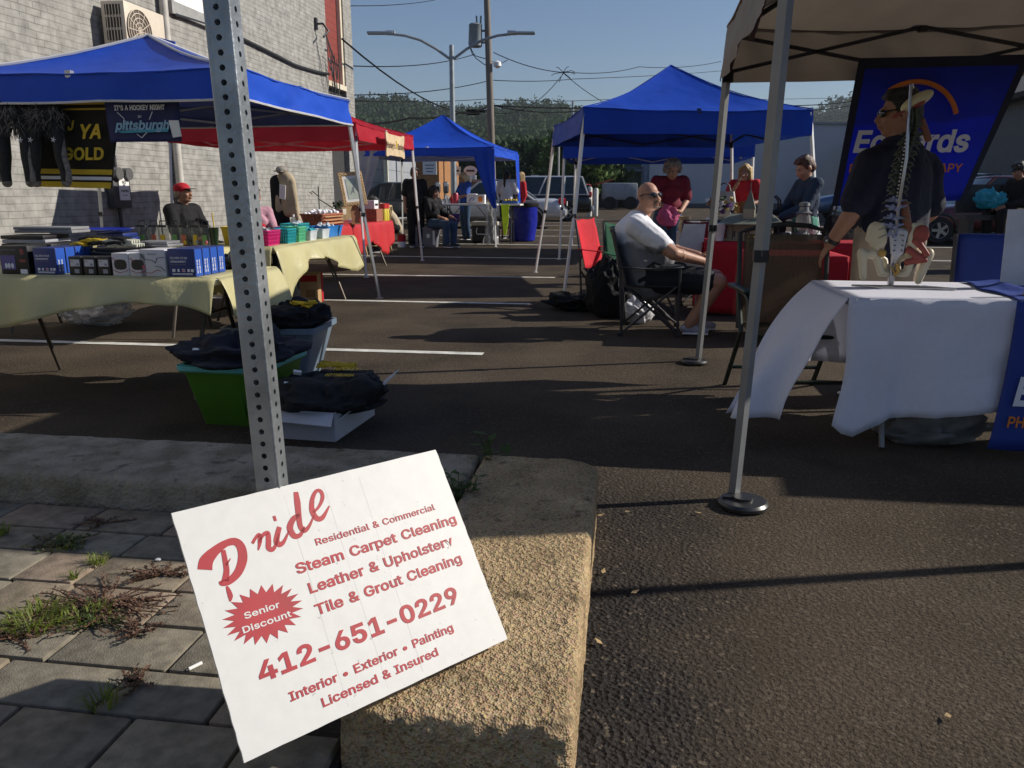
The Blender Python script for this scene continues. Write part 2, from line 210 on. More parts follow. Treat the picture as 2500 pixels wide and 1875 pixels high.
def text(body, size, m, parent, T, name='lettering', ext=.0006, shear=0, bold=0, ax='LEFT', sx=1, space=1, line=1, fit=0):
    cu = bpy.data.curves.new('t', 'CURVE'); cu.dimensions = '2D'; cu.fill_mode = 'BOTH'; cu.extrude = ext; x = 0; k = size/500; bo = min(bold/k*.6, 14)
    for ch in body:
        g = GLYPH.get(ch)
        if not g: x += 125; continue
        Ls = [embolden([(L[2*i], L[2*i+1]) for i in range(len(L)//2)], bo) for L in g[1:]]
        for L in Ls:
            L = [c for p in L for c in p]; sp = cu.splines.new('POLY'); n = len(L)//2; sp.points.add(n-1); sp.use_cyclic_u = True; co = []
            for i in range(n): co += [(L[2*i]+x+shear*L[2*i+1])*k, L[2*i+1]*k, 0, 1]
            sp.points.foreach_set('co', co)
        x += g[0]*space+4
    if fit: sx = fit/(x*k)
    o = bpy.data.objects.new('t', cu); COL.objects.link(o)
    dg = bpy.context.evaluated_depsgraph_get()
    me = bpy.data.meshes.new_from_object(o.evaluated_get(dg)); bpy.data.objects.remove(o); bpy.data.curves.remove(cu)
    me.transform(T @ Matrix.Translation((-x*k*sx/2 if ax == 'CENTER' else 0, 0, 0)) @ Matrix.Diagonal((sx, 1, 1, 1))); me.name = name
    return link_mesh(name, me, m, parent)
def frame(o, x, y):                    # matrix with origin o, x axis and y axis of a flat sign
    x = V(x).normalized(); y = (V(y)-x*V(y).dot(x)).normalized(); z = x.cross(y)
    return Matrix(((x.x, y.x, z.x, o[0]), (x.y, y.y, z.y, o[1]), (x.z, y.z, z.z, o[2]), (0, 0, 0, 1)))
# upright plane facing local -y: text frame at (x,y,z)
def front(x, y, z): return frame((x, y, z), (1, 0, 0), (0, 0, 1))
# ------------------------------------------------------------------ materials
MC = {}
def mat(name, col, rough=.6, metal=0, var=.15, vs=6, bump=0, bs=150, trans=0, spec=.5, coat=0, stretch=None, alpha=1, det=4, emit=0):
    if name in MC: return MC[name]
    m = bpy.data.materials.new(name); m.use_nodes = True; MC[name] = m
    n, l = m.node_tree.nodes, m.node_tree.links; b = n['Principled BSDF']
    b.inputs['Roughness'].default_value = rough; b.inputs['Metallic'].default_value = metal
    b.inputs['Specular IOR Level'].default_value = spec; b.inputs['Coat Weight'].default_value = coat
    if alpha < 1: b.inputs['Alpha'].default_value = alpha
    tc = n.new('ShaderNodeTexCoord'); vec = tc.outputs['Object']
    if stretch:
        mp = n.new('ShaderNodeMapping'); mp.inputs['Scale'].default_value = stretch
        l.new(vec, mp.inputs[0]); vec = mp.outputs[0]
    nz = n.new('ShaderNodeTexNoise'); nz.inputs['Scale'].default_value = vs; nz.inputs['Detail'].default_value = det
    l.new(vec, nz.inputs['Vector'])
    cr = n.new('ShaderNodeMix'); cr.data_type = 'RGBA'
    cr.inputs[6].default_value = (*[c*(1-var) for c in col], 1); cr.inputs[7].default_value = (*[min(1, c*(1+var)) for c in col], 1)
    mr = n.new('ShaderNodeMapRange'); mr.inputs[1].default_value = .3; mr.inputs[2].default_value = .7
    l.new(nz.outputs[0], mr.inputs[0]); l.new(mr.outputs[0], cr.inputs[0]); l.new(cr.outputs[2], b.inputs['Base Color'])
    if bump:
        n2 = n.new('ShaderNodeTexNoise'); n2.inputs['Scale'].default_value = bs; n2.inputs['Detail'].default_value = 3
        l.new(vec, n2.inputs['Vector'])
        bp = n.new('ShaderNodeBump'); bp.inputs['Strength'].default_value = bump; bp.inputs['Distance'].default_value = min(.02, 1.2/bs)
        l.new(n2.outputs[0], bp.inputs['Height']); l.new(bp.outputs[0], b.inputs['Normal'])
    if trans:
        tb = n.new('ShaderNodeBsdfTranslucent'); l.new(cr.outputs[2], tb.inputs[0])
        mx = n.new('ShaderNodeMixShader'); mx.inputs[0].default_value = trans
        l.new(b.outputs[0], mx.inputs[1]); l.new(tb.outputs[0], mx.inputs[2]); l.new(mx.outputs[0], n['Material Output'].inputs[0])
    return m
def node(m, kind, **kw):
    x = m.node_tree.nodes.new(kind)
    for k, v in kw.items(): setattr(x, k, v)
    return x
def fabric(name, col, trans=0, rough=.8, var=.12, bump=.35, bs=18, spec=.3): return mat(name, col, rough, 0, var, 3, bump, bs, trans, spec)
BLACK = mat('black_plastic', (.012, .012, .013), .45); WHITE = mat('white_paint', (.78, .78, .76), .45, var=.06)
STEEL = mat('steel_tube', (.42, .43, .45), .38, .7, .1, 12); DKSTEEL = mat('dark_steel', (.05, .05, .055), .45, .5, .2, 10)
WHSTEEL = mat('white_steel', (.66, .66, .66), .38, .15, .08, 9); RUBBER = mat('rubber', (.02, .02, .02), .8, bump=.2)
CARD = mat('cardboard', (.42, .27, .13), .85, bump=.15, bs=60); INKW = mat('white_ink', (.75, .75, .78), .6, var=.05)
WOOD = mat('pale_wood', (.48, .34, .17), .5, 0, .3, 4, .15, 60, stretch=(1, 1, .15)); PAPER = mat('white_paper', (.76, .76, .74), .7, var=.05)
GLASS = mat('dark_glass', (.012, .016, .02), .06, 0, .1, spec=.8); INKR = mat('red_ink', (.36, .01, .018), .55, var=.12, vs=14)
YELLOW = mat('yellow_print', (.62, .42, .02), .7, var=.15); REDF = fabric('red_cloth', (.42, .012, .022)); NAVYF = fabric('navy_cloth', (.008, .01, .028))
BLKF = fabric('black_cloth', (.006, .006, .008)); DENIM = fabric('denim', (.04, .075, .14), bs=60)
SKIN = mat('skin', (.42, .22, .145), .5, var=.12, vs=14, bump=.1, bs=60, spec=.35); SKIND = mat('skin_tan', (.34, .17, .105), .5, var=.1, vs=14, spec=.35)
HDK, HGREY, HBL, HRED = mat('dark_hair', (.012, .009, .008), .55, var=.5, vs=30, bump=.6, bs=90), mat('grey_hair', (.22, .19, .16), .7, var=.4, vs=25, bump=.7, bs=70), mat('blond_hair', (.46, .32, .14), .55, var=.35, vs=30, bump=.6, bs=80), mat('auburn_hair', (.07, .022, .01), .5, var=.5, vs=30, bump=.6, bs=80)
REDT, MAROON, BLUET, WHT = fabric('red_tshirt', (.5, .02, .03)), fabric('maroon_top', (.16, .01, .025)), fabric('blue_tshirt', (.03, .09, .42)), fabric('white_tshirt', (.72, .72, .76))
KHAKI = fabric('khaki', (.34, .27, .2)); NAVYP = fabric('navy_polo', (.012, .014, .03), bs=40); SHORTS = fabric('dark_shorts', (.015, .016, .022)); EYEW, EYED = mat('eye_white', (.7, .68, .64), .3), mat('iris_dark', (.02, .015, .01), .2)
# ================================================================== SETTING
def asphalt():
    m = mat('asphalt', (.064, .05, .0365), .93, var=.35, vs=1.3, spec=.12); n, l = m.node_tree.nodes, m.node_tree.links
    b = n['Principled BSDF']; tc = node(m, 'ShaderNodeTexCoord')
    def nz(sc, det=4):
        x = node(m, 'ShaderNodeTexNoise'); x.inputs['Scale'].default_value = sc; x.inputs['Detail'].default_value = det
        l.new(tc.outputs['Object'], x.inputs['Vector']); return x.outputs[0]
    vo = node(m, 'ShaderNodeTexVoronoi'); vo.inputs['Scale'].default_value = 72; l.new(tc.outputs['Object'], vo.inputs['Vector'])
    v2 = node(m, 'ShaderNodeTexVoronoi'); v2.inputs['Scale'].default_value = 210; l.new(tc.outputs['Object'], v2.inputs['Vector'])
    sep = node(m, 'ShaderNodeSeparateXYZ'); l.new(tc.outputs['Object'], sep.inputs[0])
    def mth(op, a, b_): 
        x = node(m, 'ShaderNodeMath', operation=op)
        for i, q in enumerate((a, b_)):
            if isinstance(q, (int, float)): x.inputs[i].default_value = q
            else: l.new(q, x.inputs[i])
        return x.outputs[0]
    s_ = mth('SUBTRACT', mth('MULTIPLY', sep.outputs[0], CA), mth('MULTIPLY', sep.outputs[1], SA))
    s_ = mth('ADD', s_, mth('MULTIPLY', nz(2.2), .7))
    mk = node(m, 'ShaderNodeMapRange'); mk.inputs[1].default_value = .75; mk.inputs[2].default_value = .3; l.new(s_, mk.inputs[0])
    mt = node(m, 'ShaderNodeMapRange'); mt.inputs[1].default_value = 3.6; mt.inputs[2].default_value = 2.6; l.new(sep.outputs[1], mt.inputs[0])
    mask = mth('MULTIPLY', mk.outputs[0], mt.outputs[0])
    base = n['Principled BSDF'].inputs['Base Color'].links[0].from_socket
    mx = node(m, 'ShaderNodeMix', data_type='RGBA'); l.new(mask, mx.inputs[0]); l.new(base, mx.inputs[6]); mx.inputs[7].default_value = (.02, .02, .021, 1)
    m2 = node(m, 'ShaderNodeMix', data_type='RGBA', blend_type='MULTIPLY'); m2.inputs[0].default_value = .75
    gr = node(m, 'ShaderNodeMapRange'); gr.inputs[1].default_value = .25; gr.inputs[2].default_value = .75; gr.inputs[3].default_value = .15; gr.inputs[4].default_value = 1.85
    l.new(nz(105, 3), gr.inputs[0]); l.new(mx.outputs[2], m2.inputs[6]); l.new(gr.outputs[0], m2.inputs[7])
    # brown dust washed over parts of the lot
    m3 = node(m, 'ShaderNodeMix', data_type='RGBA'); dm = node(m, 'ShaderNodeMapRange'); dm.inputs[1].default_value = .45; dm.inputs[2].default_value = .75; dm.inputs[4].default_value = .5
    l.new(nz(.55, 6), dm.inputs[0]); l.new(dm.outputs[0], m3.inputs[0]); l.new(m2.outputs[2], m3.inputs[6]); m3.inputs[7].default_value = (.082, .06, .042, 1)
    v3 = node(m, 'ShaderNodeTexVoronoi'); v3.inputs['Scale'].default_value = 95; l.new(tc.outputs['Object'], v3.inputs['Vector']); s3 = node(m, 'ShaderNodeSeparateColor'); l.new(v3.outputs['Color'], s3.inputs[0])
    sp = node(m, 'ShaderNodeMapRange'); sp.inputs[1].default_value = .9; sp.inputs[2].default_value = .97; sp.inputs[4].default_value = .75; l.new(s3.outputs[0], sp.inputs[0])
    m4 = node(m, 'ShaderNodeMix', data_type='RGBA'); l.new(sp.outputs[0], m4.inputs[0]); l.new(m3.outputs[2], m4.inputs[6]); m4.inputs[7].default_value = (.12, .095, .07, 1)
    # faint oil stains and a darker sealed patch
    st = node(m, 'ShaderNodeMapRange'); st.inputs[1].default_value = .62; st.inputs[2].default_value = .72; st.inputs[4].default_value = .55; l.new(nz(.9, 3), st.inputs[0])
    m5 = node(m, 'ShaderNodeMix', data_type='RGBA'); l.new(st.outputs[0], m5.inputs[0]); l.new(m4.outputs[2], m5.inputs[6]); m5.inputs[7].default_value = (.022, .021, .02, 1)
    l.new(m5.outputs[2], b.inputs['Base Color'])
    h = mth('ADD', mth('MULTIPLY', vo.outputs[0], mth('ADD', mth('MULTIPLY', mask, 1.3), .7)), mth('MULTIPLY', v2.outputs[0], .4))
    bp = node(m, 'ShaderNodeBump'); bp.inputs['Strength'].default_value = .8; bp.inputs['Distance'].default_value = .006
    l.new(h, bp.inputs['Height']); l.new(bp.outputs[0], b.inputs['Normal'])
    return m
ASPH = asphalt()
xs = [-800, -400, -150, -60, -30, -15, -8, -4, -2, 0, 2, 4, 8, 15, 30, 60, 150, 400, 800]
ys = [-60, -20, -5, 0, 2, 4, 7, 10, 13, 15, 17, 20, 23, 26, 32, 40, 60, 100, 300, 850]
g = MB(); g.v = [(x, y, gz(y)) for y in ys for x in xs]; L = len(xs)
g.f = [(j*L+i, j*L+i+1, (j+1)*L+i+1, (j+1)*L+i) for j in range(len(ys)-1) for i in range(L-1)]; g.m = [0]*len(g.f)
tag(g.build('ground', ASPH), kind='structure')
# painted bay lines
PAINT = mat('worn_paint', (.62, .61, .56), .75, var=.25, vs=9, bump=.3, bs=120)
mk_ = MB()
def stripe(s0, s1, t, wd=.1):
    n = 10
    for i in range(n):
        a, b = s0+(s1-s0)*i/n, s0+(s1-s0)*(i+1)/n
        q = [WG(a, t-wd/2, .004), WG(b, t-wd/2, .004), WG(b, t+wd/2, .004), WG(a, t+wd/2, .004)]
        mk_.add(q, [(0, 1, 2, 3)])
TL = [6.0, 8.97, 12.0, 15.1, 18.2, 21.2, 24.2, 27.2, 30.2, 33.2]
for t in TL: stripe(-6.6, -1.1, t)
for t in TL[1:]: stripe(5.4, 11.0, t+.6)
tag(mk_.build('road_markings', PAINT), kind='structure')
# pavement of concrete pavers, real slabs with open joints
PV = [mat('paver_'+k, c, .9, var=.28, vs=26, bump=.5, bs=240, spec=.15) for k, c in (('grey', (.25, .215, .16)), ('rose', (.25, .195, .145)), ('brown', (.225, .185, .135)), ('dark', (.2, .178, .138)))]
SOIL = mat('joint_soil', (.035, .028, .02), .95, bump=.6, bs=90)
b = MB(); b.box((0, 0, .03), (6.2, 5.6, .1), 0)
tag(b.build('pavement_bed', SOIL, None, W(-3.65, -.35), -A), kind='structure')
random.seed(11); pv = MB(); row = 0; t = 2.47
while t > -2.8:
    dt = (.19, .165, .19, .18)[row % 4]; s = -.56-(row % 2)*.11; ln = random.choice((.26, .36, .4))
    while s > -6.6:
        sl_ = min(random.choice((.2, .27, .32, .3)), s+6.7)
        if row == 0: sl_ = .32
        pv.box(W(0, 0)*0+V((s-sl_/2, t-dt/2, .077+random.uniform(-.003, .003))), (sl_-.009, dt-.009, .046), random.choice((0, 0, 1, 1, 2, 3)),
               bev=.006 if s > -2.6 and t > .3 else 0, rot=(random.uniform(-.008, .008), random.uniform(-.008, .008), random.uniform(-.006, .006)))
        s -= sl_
    t -= dt; row += 1
pvo = pv.build('pavement', PV, None, (0, 0, 0), -A); tag(pvo, kind='structure')
# concrete kerb, exposed aggregate
def kerb_mat():
    m = mat('kerb_concrete', (.325, .232, .13), .92, var=.3, vs=5, spec=.12); n, l = m.node_tree.nodes, m.node_tree.links; b = n['Principled BSDF']
    tc = node(m, 'ShaderNodeTexCoord'); base = b.inputs['Base Color'].links[0].from_socket
    vo = node(m, 'ShaderNodeTexVoronoi'); vo.inputs['Scale'].default_value = 190; l.new(tc.outputs['Object'], vo.inputs['Vector'])
    v2 = node(m, 'ShaderNodeTexVoronoi'); v2.inputs['Scale'].default_value = 60; l.new(tc.outputs['Object'], v2.inputs['Vector'])
    hs = node(m, 'ShaderNodeHueSaturation'); hs.inputs['Saturation'].default_value = .2; hs.inputs['Value'].default_value = .9
    l.new(vo.outputs['Color'], hs.inputs['Color'])
    mx = node(m, 'ShaderNodeMix', data_type='RGBA', blend_type='SOFT_LIGHT'); mx.inputs[0].default_value = .95; l.new(base, mx.inputs[6]); l.new(hs.outputs[0], mx.inputs[7])
    # long arm mossy, greys also paint its shaded look: mask along object x
    sep = node(m, 'ShaderNodeSeparateXYZ'); l.new(tc.outputs['Object'], sep.inputs[0])
    nz = node(m, 'ShaderNodeTexNoise'); nz.inputs['Scale'].default_value = 7; nz.inputs['Detail'].default_value = 6; l.new(tc.outputs['Object'], nz.inputs['Vector'])
    mr = node(m, 'ShaderNodeMapRange'); mr.inputs[1].default_value = -.45; mr.inputs[2].default_value = -.62; l.new(sep.outputs[0], mr.inputs[0])
    mg = node(m, 'ShaderNodeMix', data_type='RGBA'); l.new(mr.outputs[0], mg.inputs[0]); l.new(mx.outputs[2], mg.inputs[6])
    gm = node(m, 'ShaderNodeMix', data_type='RGBA'); r2 = node(m, 'ShaderNodeMapRange'); r2.inputs[1].default_value = .4; r2.inputs[2].default_value = .6; l.new(nz.outputs[0], r2.inputs[0])
    l.new(r2.outputs[0], gm.inputs[0]); gm.inputs[6].default_value = (.36, .31, .24, 1); gm.inputs[7].default_value = (.22, .19, .135, 1); l.new(gm.outputs[2], mg.inputs[7])
    # black lichen blotches
    n3 = node(m, 'ShaderNodeTexNoise'); n3.inputs['Scale'].default_value = 16; n3.inputs['Detail'].default_value = 8; l.new(tc.outputs['Object'], n3.inputs['Vector'])
    r3 = node(m, 'ShaderNodeMapRange'); r3.inputs[1].default_value = .6; r3.inputs[2].default_value = .72; r3.inputs[4].default_value = .7; l.new(n3.outputs[0], r3.inputs[0])
    fin = node(m, 'ShaderNodeMix', data_type='RGBA'); l.new(r3.outputs[0], fin.inputs[0]); l.new(mg.outputs[2], fin.inputs[6]); fin.inputs[7].default_value = (.07, .055, .035, 1)
    l.new(fin.outputs[2], b.inputs['Base Color'])
    ad = node(m, 'ShaderNodeMath', operation='MULTIPLY_ADD'); l.new(v2.outputs[0], ad.inputs[0]); ad.inputs[1].default_value = 2; l.new(vo.outputs[0], ad.inputs[2])
    bp = node(m, 'ShaderNodeBump'); bp.inputs['Strength'].default_value = .8; bp.inputs['Distance'].default_value = .005
    l.new(ad.outputs[0], bp.inputs['Height']); l.new(bp.outputs[0], b.inputs['Normal']); return m
KERB = kerb_mat(); KZ = .212
def kerb_block(out, bev=.022):
    bm = bmesh.new(); vs = [bm.verts.new((p[0], p[1], -.06)) for p in out]; f = bm.faces.new(vs); 
    ex = bmesh.ops.extrude_face_region(bm, geom=[f]); up = [e for e in ex['geom'] if isinstance(e, bmesh.types.BMVert)]
    bmesh.ops.translate(bm, vec=(0, 0, KZ+.06), verts=up); bmesh.ops.recalc_face_normals(bm, faces=bm.faces[:])
    te = [e for e in bm.edges if all(v.co.z > .1 for v in e.verts)]
    bmesh.ops.bevel(bm, geom=te, offset=bev, segments=3, affect='EDGES', profile=.5)
    mb = MB(); bm.verts.index_update(); mb.add([v.co[:] for v in bm.verts], [[v.index for v in f.verts] for f in bm.faces]); bm.free()
    me = remesh(mb, 'kerb', .011, 2)
    nrm = [v.normal.copy() for v in me.vertices]; new = []
    for v, nv in zip(me.vertices, nrm):
        p = v.co.copy(); a = noise.noise(p*9)*.004+noise.noise(p*38)*.0018+noise.noise(p*95)*.0016-max(0, noise.noise(p*55+V((9, 9, 9)))-.5)*.02
        e = max(0, 1-abs(p.y-1.32)/.05)*(.5+noise.noise(p*34))*.009     # broken near end
        p += nv*a; new += (p.x, p.y+e, p.z-e*.6)
    me.vertices.foreach_set('co', new); me.update(); return link_mesh('kerb', me, KERB, None, (0, 0, 0), -A)
arc = [(-.09-.13+.13*math.cos(R(k)), 2.95-.13+.13*math.sin(R(k))) for k in range(0, 91, 15)]
tag(kerb_block([(-.543, 1.32), (-.1, 1.32)]+[(-.078, 1.34)]+arc+[(-.543, 2.95)]), kind='structure')
tag(kerb_block([(-5.5, 2.49), (-.553, 2.49), (-.553, 2.95), (-5.5, 2.95)]), kind='structure')
# ------------------------------------------------------------------ brick building at left
def brick_mat(name, c1, c2, mortar, bw, bh, ms, sw=None, dirt=.3):
    m = mat(name, c1, .85, spec=.2); n, l = m.node_tree.nodes, m.node_tree.links; b = n['Principled BSDF']
    tc = node(m, 'ShaderNodeTexCoord'); sep = node(m, 'ShaderNodeSeparateXYZ'); l.new(tc.outputs['Object'], sep.inputs[0])
    ad = node(m, 'ShaderNodeMath', operation='ADD'); l.new(sep.outputs[0], ad.inputs[0]); l.new(sep.outputs[1], ad.inputs[1])
    cb = node(m, 'ShaderNodeCombineXYZ'); l.new(ad.outputs[0], cb.inputs[0]); l.new(sep.outputs[2], cb.inputs[1])
    nw = node(m, 'ShaderNodeTexNoise'); nw.inputs['Scale'].default_value = 3; l.new(tc.outputs['Object'], nw.inputs['Vector'])
    dv = node(m, 'ShaderNodeVectorMath', operation='MULTIPLY_ADD'); l.new(nw.outputs['Color'], dv.inputs[0]); dv.inputs[1].default_value = (.03, .03, .0); l.new(cb.outputs[0], dv.inputs[2])
    br = node(m, 'ShaderNodeTexBrick'); l.new(dv.outputs[0], br.inputs['Vector']); br.inputs['Scale'].default_value = 1
    br.inputs['Brick Width'].default_value = bw; br.inputs['Row Height'].default_value = bh; br.inputs['Mortar Size'].default_value = ms; br.inputs['Mortar Smooth'].default_value = .3
    br.inputs['Color1'].default_value = (*c1, 1); br.inputs['Color2'].default_value = (*c2, 1); br.inputs['Mortar'].default_value = (*mortar, 1)
    n2 = node(m, 'ShaderNodeTexNoise'); n2.inputs['Scale'].default_value = 1.2; n2.inputs['Detail'].default_value = 8; l.new(tc.outputs['Object'], n2.inputs['Vector'])
    # paint has filled part of the joints: fade mortar by noise
    r = node(m, 'ShaderNodeMapRange'); r.inputs[1].default_value = .35; r.inputs[2].default_value = .62; r.inputs[4].default_value = .85; l.new(n2.outputs[0], r.inputs[0])
    mx = node(m, 'ShaderNodeMix', data_type='RGBA'); l.new(r.outputs[0], mx.inputs[0]); l.new(br.outputs[0], mx.inputs[6]); mx.inputs[7].default_value = (*c1, 1)
    n3 = node(m, 'ShaderNodeTexNoise'); n3.inputs['Scale'].default_value = 5; n3.inputs['Detail'].default_value = 10; l.new(tc.outputs['Object'], n3.inputs['Vector'])
    r3 = node(m, 'ShaderNodeMapRange'); r3.inputs[1].default_value = .3; r3.inputs[2].default_value = .75; r3.inputs[3].default_value = 1.06; r3.inputs[4].default_value = 1-dirt; l.new(n3.outputs[0], r3.inputs[0])
    m2 = node(m, 'ShaderNodeMix', data_type='RGBA', blend_type='MULTIPLY'); m2.inputs[0].default_value = 1; l.new(mx.outputs[2], m2.inputs[6]); l.new(r3.outputs[0], m2.inputs[7]); l.new(m2.outputs[2], b.inputs['Base Color'])
    bp = node(m, 'ShaderNodeBump'); bp.inputs['Strength'].default_value = .7; bp.inputs['Distance'].default_value = .012; bp.invert = True
    sb = node(m, 'ShaderNodeMath', operation='MULTIPLY_ADD'); l.new(n3.outputs[0], sb.inputs[0]); sb.inputs[1].default_value = -.5; l.new(br.outputs['Fac'], sb.inputs[2])
    l.new(sb.outputs[0], bp.inputs['Height']); l.new(bp.outputs[0], b.inputs['Normal']); return m
WBRICK = brick_mat('painted_brick', (.37, .36, .335), (.345, .335, .31), (.25, .24, .22), .29, .1, .0075, dirt=.45)
def siding(name, col, pitch, axis=2, rough=.6):       # lap or ribbed cladding: bump in bands
    m = mat(name, col, rough, var=.08, vs=2); n, l = m.node_tree.nodes, m.node_tree.links; b = n['Principled BSDF']
    tc = node(m, 'ShaderNodeTexCoord'); sep = node(m, 'ShaderNodeSeparateXYZ'); l.new(tc.outputs['Object'], sep.inputs[0])
    mu = node(m, 'ShaderNodeMath', operation='DIVIDE'); l.new(sep.outputs[axis], mu.inputs[0]); mu.inputs[1].default_value = pitch
    fr = node(m, 'ShaderNodeMath', operation='FRACT'); l.new(mu.outputs[0], fr.inputs[0])
    bp = node(m, 'ShaderNodeBump'); bp.inputs['Strength'].default_value = 1; bp.inputs['Distance'].default_value = pitch*.2; l.new(fr.outputs[0], bp.inputs['Height']); l.new(bp.outputs[0], b.inputs['Normal'])
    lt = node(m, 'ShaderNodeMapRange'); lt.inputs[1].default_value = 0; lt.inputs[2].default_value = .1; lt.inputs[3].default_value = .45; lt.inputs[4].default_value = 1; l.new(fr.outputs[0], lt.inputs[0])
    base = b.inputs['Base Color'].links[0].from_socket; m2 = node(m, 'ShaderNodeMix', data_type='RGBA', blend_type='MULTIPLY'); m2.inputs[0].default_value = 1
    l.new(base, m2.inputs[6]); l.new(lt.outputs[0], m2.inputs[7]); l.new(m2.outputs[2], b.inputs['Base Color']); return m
SW = -8.5
bb = thing('brick_building', 'tall white painted brick building with red boarded window at left', 'building', W(SW, 0), -A)
w_ = MB(); H_ = 10.5
for (t0, t1, z0, z1) in ((-6, 22.7, -.1, H_), (24.15, 24.85, -.1, H_)): w_.box((-3, (t0+t1)/2, (z0+z1)/2), (6, t1-t0, z1-z0))
w_.box((-3.15, 23.42, H_/2), (5.7, 1.5, H_)); w_.build('wall', WBRICK, bb)
REDP = siding('red_boards', (.26, .05, .038), .2)
p = MB(); p.box((-.2, 23.4, 7.4), (.1, 1.3, 6.1)); p.build('window_board', REDP, bb)
CREAM = mat('cream_trim', (.62, .55, .42), .6); p = MB(); p.box((-.15, 23.42, 4.28), (.34, 1.45, .14)); p.box((-.14, 24.07, 7.4), (.2, .13, 6.1)); p.box((-.15, 22.74, 7.4), (.2, .06, 6.1)); p.build('window_frame', CREAM, bb)
DKBR = mat('recess_dark', (.03, .028, .03), .8); p = MB(); p.box((-.2, 23.42, 2.1), (.1, 1.4, 4.2)); p.build('recess_dark_sheet', DKBR, bb)  # near-black sheet paints the darkness of the recess
p = MB(); p.box((.01, 15.45, 4.56), (.16, 1.5, .22)); p.build('window_sill', mat('sill_stone', (.3, .3, .29), .8), bb)
p = MB(); p.box((.02, 15.4, 6.0), (.06, 1.1, 2.65)); p.build('window_panel', mat('white_panel', (.82, .8, .76), .6), bb)
p = MB(); p.tube([(.1, 14.4, .05), (.1, 14.4, 10.4)], .075, 12)
for z in (1.2, 3.4, 5.6): p.tube([(.1, 14.4, z), (.1, 14.4, z+.06)], .09, 12)
p.build('downspout', mat('painted_pipe', (.5, .48, .43), .5), bb)
p = MB(); pts = []
for (t, z) in ((14.8, 4.45), (16, 4.5), (17.6, 4.5), (18.6, 4.46), (20.3, 4.38), (21.7, 4.42), (22.6, 4.48)): pts.append((.06, t, z+.0))
p.tube(pts, .035, 6); p.build('wall_cable', BLACK, bb)
wh = MB(); wh.tube([(.0, 21.9, 5.65), (.22, 21.9, 5.65), (.3, 22.1, 5.5), (.26, 21.8, 5.3)], .03, 6); wh.box((.04, 21.9, 5.65), (.05, .1, .3))
for k in range(4):
    wh.tube([(.25, 22.0, 5.55-.04*k)]+[(.25+.03*k, 22.0+.4*i/6+.1*k, 5.5-(1.0+.22*k)*math.sin(math.pi*i/7)) for i in range(1, 7)]+[(.15, 22.8+.12*k, 4.9-.25*k)], .011, 5)
for k in range(3):
    wh.tube([(.1, 22.55+.05*k, 4.9-.2*k), (.2, 22.6+.04*k, 4.5-.1*k), (.1, 22.7+.1*k, 4.1-.15*k), (.06, 22.6, 3.7)], .014, 5)
wh.build('cable_bundle', DKSTEEL, bb)
# air conditioner on the wall
ac = thing('air_conditioner', 'beige outdoor air conditioning unit mounted high on the white brick wall', 'air conditioner', W(SW, 13.12, 3.35), -A)
ACM = mat('beige_enamel', (.62, .54, .43), .45, var=.06)
p = MB(); p.box((.3, 0, .42), (.4, 1.12, .84), bev=.015); p.build('housing', ACM, ac)
p = MB()
for i in range(4): p.box((.3+.0, -.563, .14+.19*i), (.26, .012, .15))
p.build('side_grille', mat('grille_dark', (.03, .025, .02), .7), ac)
p = MB()
for i in range(5): p.box((.2+.052*i, -.571, .42), (.012, .012, .74))
p.build('grille_bar', ACM, ac)
p = MB(); p.tube([(.503, -.2, .44), (.512, -.2, .44)], .33, 28); p.build('fan_opening', mat('fan_dark', (.1, .075, .055), .7), ac)
p = MB()
for r in (.06, .13, .2, .27, .33): p.tube([(.52, -.2+r*math.cos(k*math.pi/12), .44+r*math.sin(k*math.pi/12)) for k in range(24)], .008, 5, closed=True)
for k in range(12): p.tube([(.52, -.2, .44), (.52, -.2+.33*math.cos(k*math.pi/6), .44+.33*math.sin(k*math.pi/6))], .005, 4)
p.build('fan_guard', ACM, ac)
p = MB(); 
for y in (-.4, .4): p = MB(); p.box((.25, y, -.03), (.5, .05, .05)); p.box((.03, y, -.25), (.04, .05, .5)); p.build('bracket', STEEL, ac)
# electricity meters and no-parking sign
em = thing('electricity_meter', 'dark grey twin electricity meter box on the white brick wall', 'meter', W(SW, 12.55, .95), -A)
p = MB(); p.box((.08, 0, .3), (.14, .46, .5), bev=.02); p.build('meter_box', mat('meter_grey', (.06, .06, .065), .5), em)
p = MB()
for y in (-.13, .13): p.tube([(.12, y, .6), (.22, y, .6)], .1, 14)
p.build('dial', mat('meter_glass', (.12, .12, .12), .15), em)
p = MB(); p.tube([(.06, 0, .9), (.06, 0, -.9)], .03, 8); p.build('conduit', DKSTEEL, em)
nps = thing('no_parking_sign', 'white NO PARKING sign fixed to the meter box on the brick wall', 'sign', W(SW, 12.55, 1.14), -A)
SA_ = Matrix.Rotation(R(90), 4, 'Z')
p = MB(); p.box((.165, 0.02, .17), (.012, .27, .37)); p.build('sign_plate', PAPER, nps)
for k, (tx, sz) in enumerate((('NO', .1), ('PARKING', .062))):
    text(tx, sz, BLACK, nps, frame((.173, .02, .25-.13*k), (0, 1, 0), (0, 0, 1)), bold=.002, ax='CENTER')
text('UNAUTHORIZED', .024, BLACK, nps, frame((.173, .02, .06), (0, 1, 0), (0, 0, 1)), ax='CENTER')
